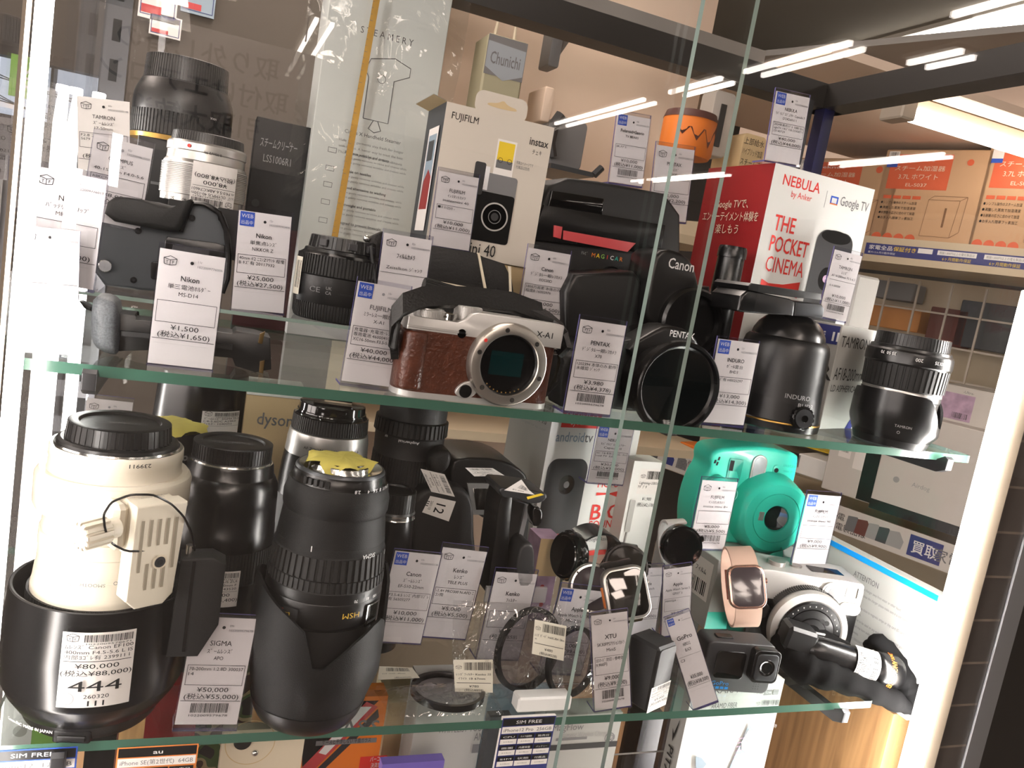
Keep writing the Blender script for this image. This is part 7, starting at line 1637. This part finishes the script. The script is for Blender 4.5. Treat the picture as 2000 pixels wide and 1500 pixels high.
def mag(b, w, h, W, Q, d):
    u, v = Q(1078, 1428); b.txt('MagFlow', u, v, .009, 'mid_grey', W, 'l', width=.03); u, v = Q(1095, 1441); b.txt('Magnetic Wireless Charger', u, v, .007, 'ink_light', W, 'l', width=.047, bold=.01)
    u0, v0 = Q(1085, 1447); u1, v1 = Q(1146, 1441); b.rect(u0, v0, u1, v0+.0025, 'mid_grey', W); u, v = Q(1190, 1440); b.ring(u, v, .005, .001, 'mid_grey', W, 24); b.txt('Qi', u+.002, v-.002, .007, 'mid_grey', W); u0, v0 = Q(1075, 1462); b.rect(0, v0-.002, w, v0+.0035, 'dark_grey', W)
lowbox('charger_carton', 'light grey wireless charger carton behind the middle specification card', 1072, 1216, 1395, .045, .025, 'grey_card', deco=mag)
o = thing('acrylic_tray', 'empty clear acrylic box under the middle of the lower shelf', 'tray', (ay(1250, 1480, .075).x, .075, BZ)); zt_ = ay(1250, 1420, .075).z-BZ
b = MB()
for q in ((-.075, -.0725, 0, .08), (.038, .0405, 0, .08)): b.box(q[0], q[1], q[2], q[3], 0, zt_, 'acrylic')
b.box(-.072, .0375, 0, .0025, 0, zt_-.028, 'acrylic', mf={'top': 'print_white'}); b.box(-.072, .0375, .0775, .08, 0, zt_, 'acrylic', mf={'top': 'print_white'}); b.build('tray_walls', o, smooth=False)
lowbox('carton', 'black carton standing against the wooden base', 1258, 1298, 1395, .13, .03, 'black_satin')
def pita(b, w, h, W, Q, d):
    u, v = Q(1388, 1384); b.txt('ARAMID FIBER', u, v, .0075, 'ink_grey', W, 'l', width=.029, bold=.01); u, v = Q(1388, 1396); b.txt('1500D', u, v, .0075, 'ink_grey', W, 'l', width=.013); u, v = Q(1395, 1354); b.txt('KARA', u, v, .009, 'ink_grey', W, 'l', width=.026)
    u0, v0 = Q(1477, 1358); u1, v1 = Q(1521, 1346); b.rect(u0, v0, u0+(u1-u0)*.3, v1, 'print_white', W); b.txt('Pita', u0+(u1-u0)*.14, v0+.0015, .005, 'ink_grey', W); b.rect(u0+(u1-u0)*.31, v0, u0+(u1-u0)*.68, v1, 'mid_grey', W); b.txt('Flow', u0+(u1-u0)*.5, v0+.0015, .005, 'print_white', W); b.rect(u0+(u1-u0)*.74, v0, u1, v1, 'mid_grey', W)
    u0, v0 = Q(1485, 1378); u1, v1 = Q(1522, 1366); b.bars(u0, u1, v0, v1, 'ink_grey', W, 26); logo(b, u0-.006, v0+.001, .0045, W, 'ink_grey'); u, v = Q(1495, 1412); b.txt('¥1,500', u, v, .0045, 'ink_light', W); u, v = Q(1495, 1420); b.txt('(税込¥1,650)', u, v, .0045, 'ink_light', W)
    ph = [Q(*p) for p in ((1462, 1412), (1478, 1440), (1490, 1510), (1418, 1510))]; b.poly(ph, 'hex_blue', W)
    for k in range(9): a = Q(1424+k*2, 1506-k*8); c = Q(1486, 1490-k*7); b.poly([a, c, (c[0], c[1]+.0008), (a[0], a[1]+.0008)], 'lilac', W)
    b.poly([Q(*p) for p in ((1462, 1421), (1480, 1436), (1478, 1460), (1466, 1476), (1446, 1462), (1446, 1448))], 'box_white', W)
    for p in ((1460, 1432), (1453, 1452), (1470, 1452)): u, v = Q(*p); b.ring(u, v, .0042, .0006, 'ink_light', W, 24)
    b.poly([Q(*p) for p in ((1357, 1475), (1368, 1478), (1378, 1490), (1366, 1505), (1357, 1500))], 'hex_blue', W)
    L_ = lambda u, v, n: Vector((-n, d-u, v)); u, v = Q(1345, 1480)
    b.txt('PITAKA', 0, 0, .012, 'ink', lambda a, c, n: L_(d*.5+c-.004, v-.02-a, n), width=.05, bold=.03); b.poly([(d*.35, v+.022), (d*.5, v+.010), (d*.65, v+.022), (d*.72, v+.036), (d*.5, v+.018)], 'ink', L_)
lowbox('case_carton', 'bright white phone case carton with a phone picture and grey side', 1357, 1532, 1330, .035, .022, 'box_white', left_m='grey_card', deco=pita)
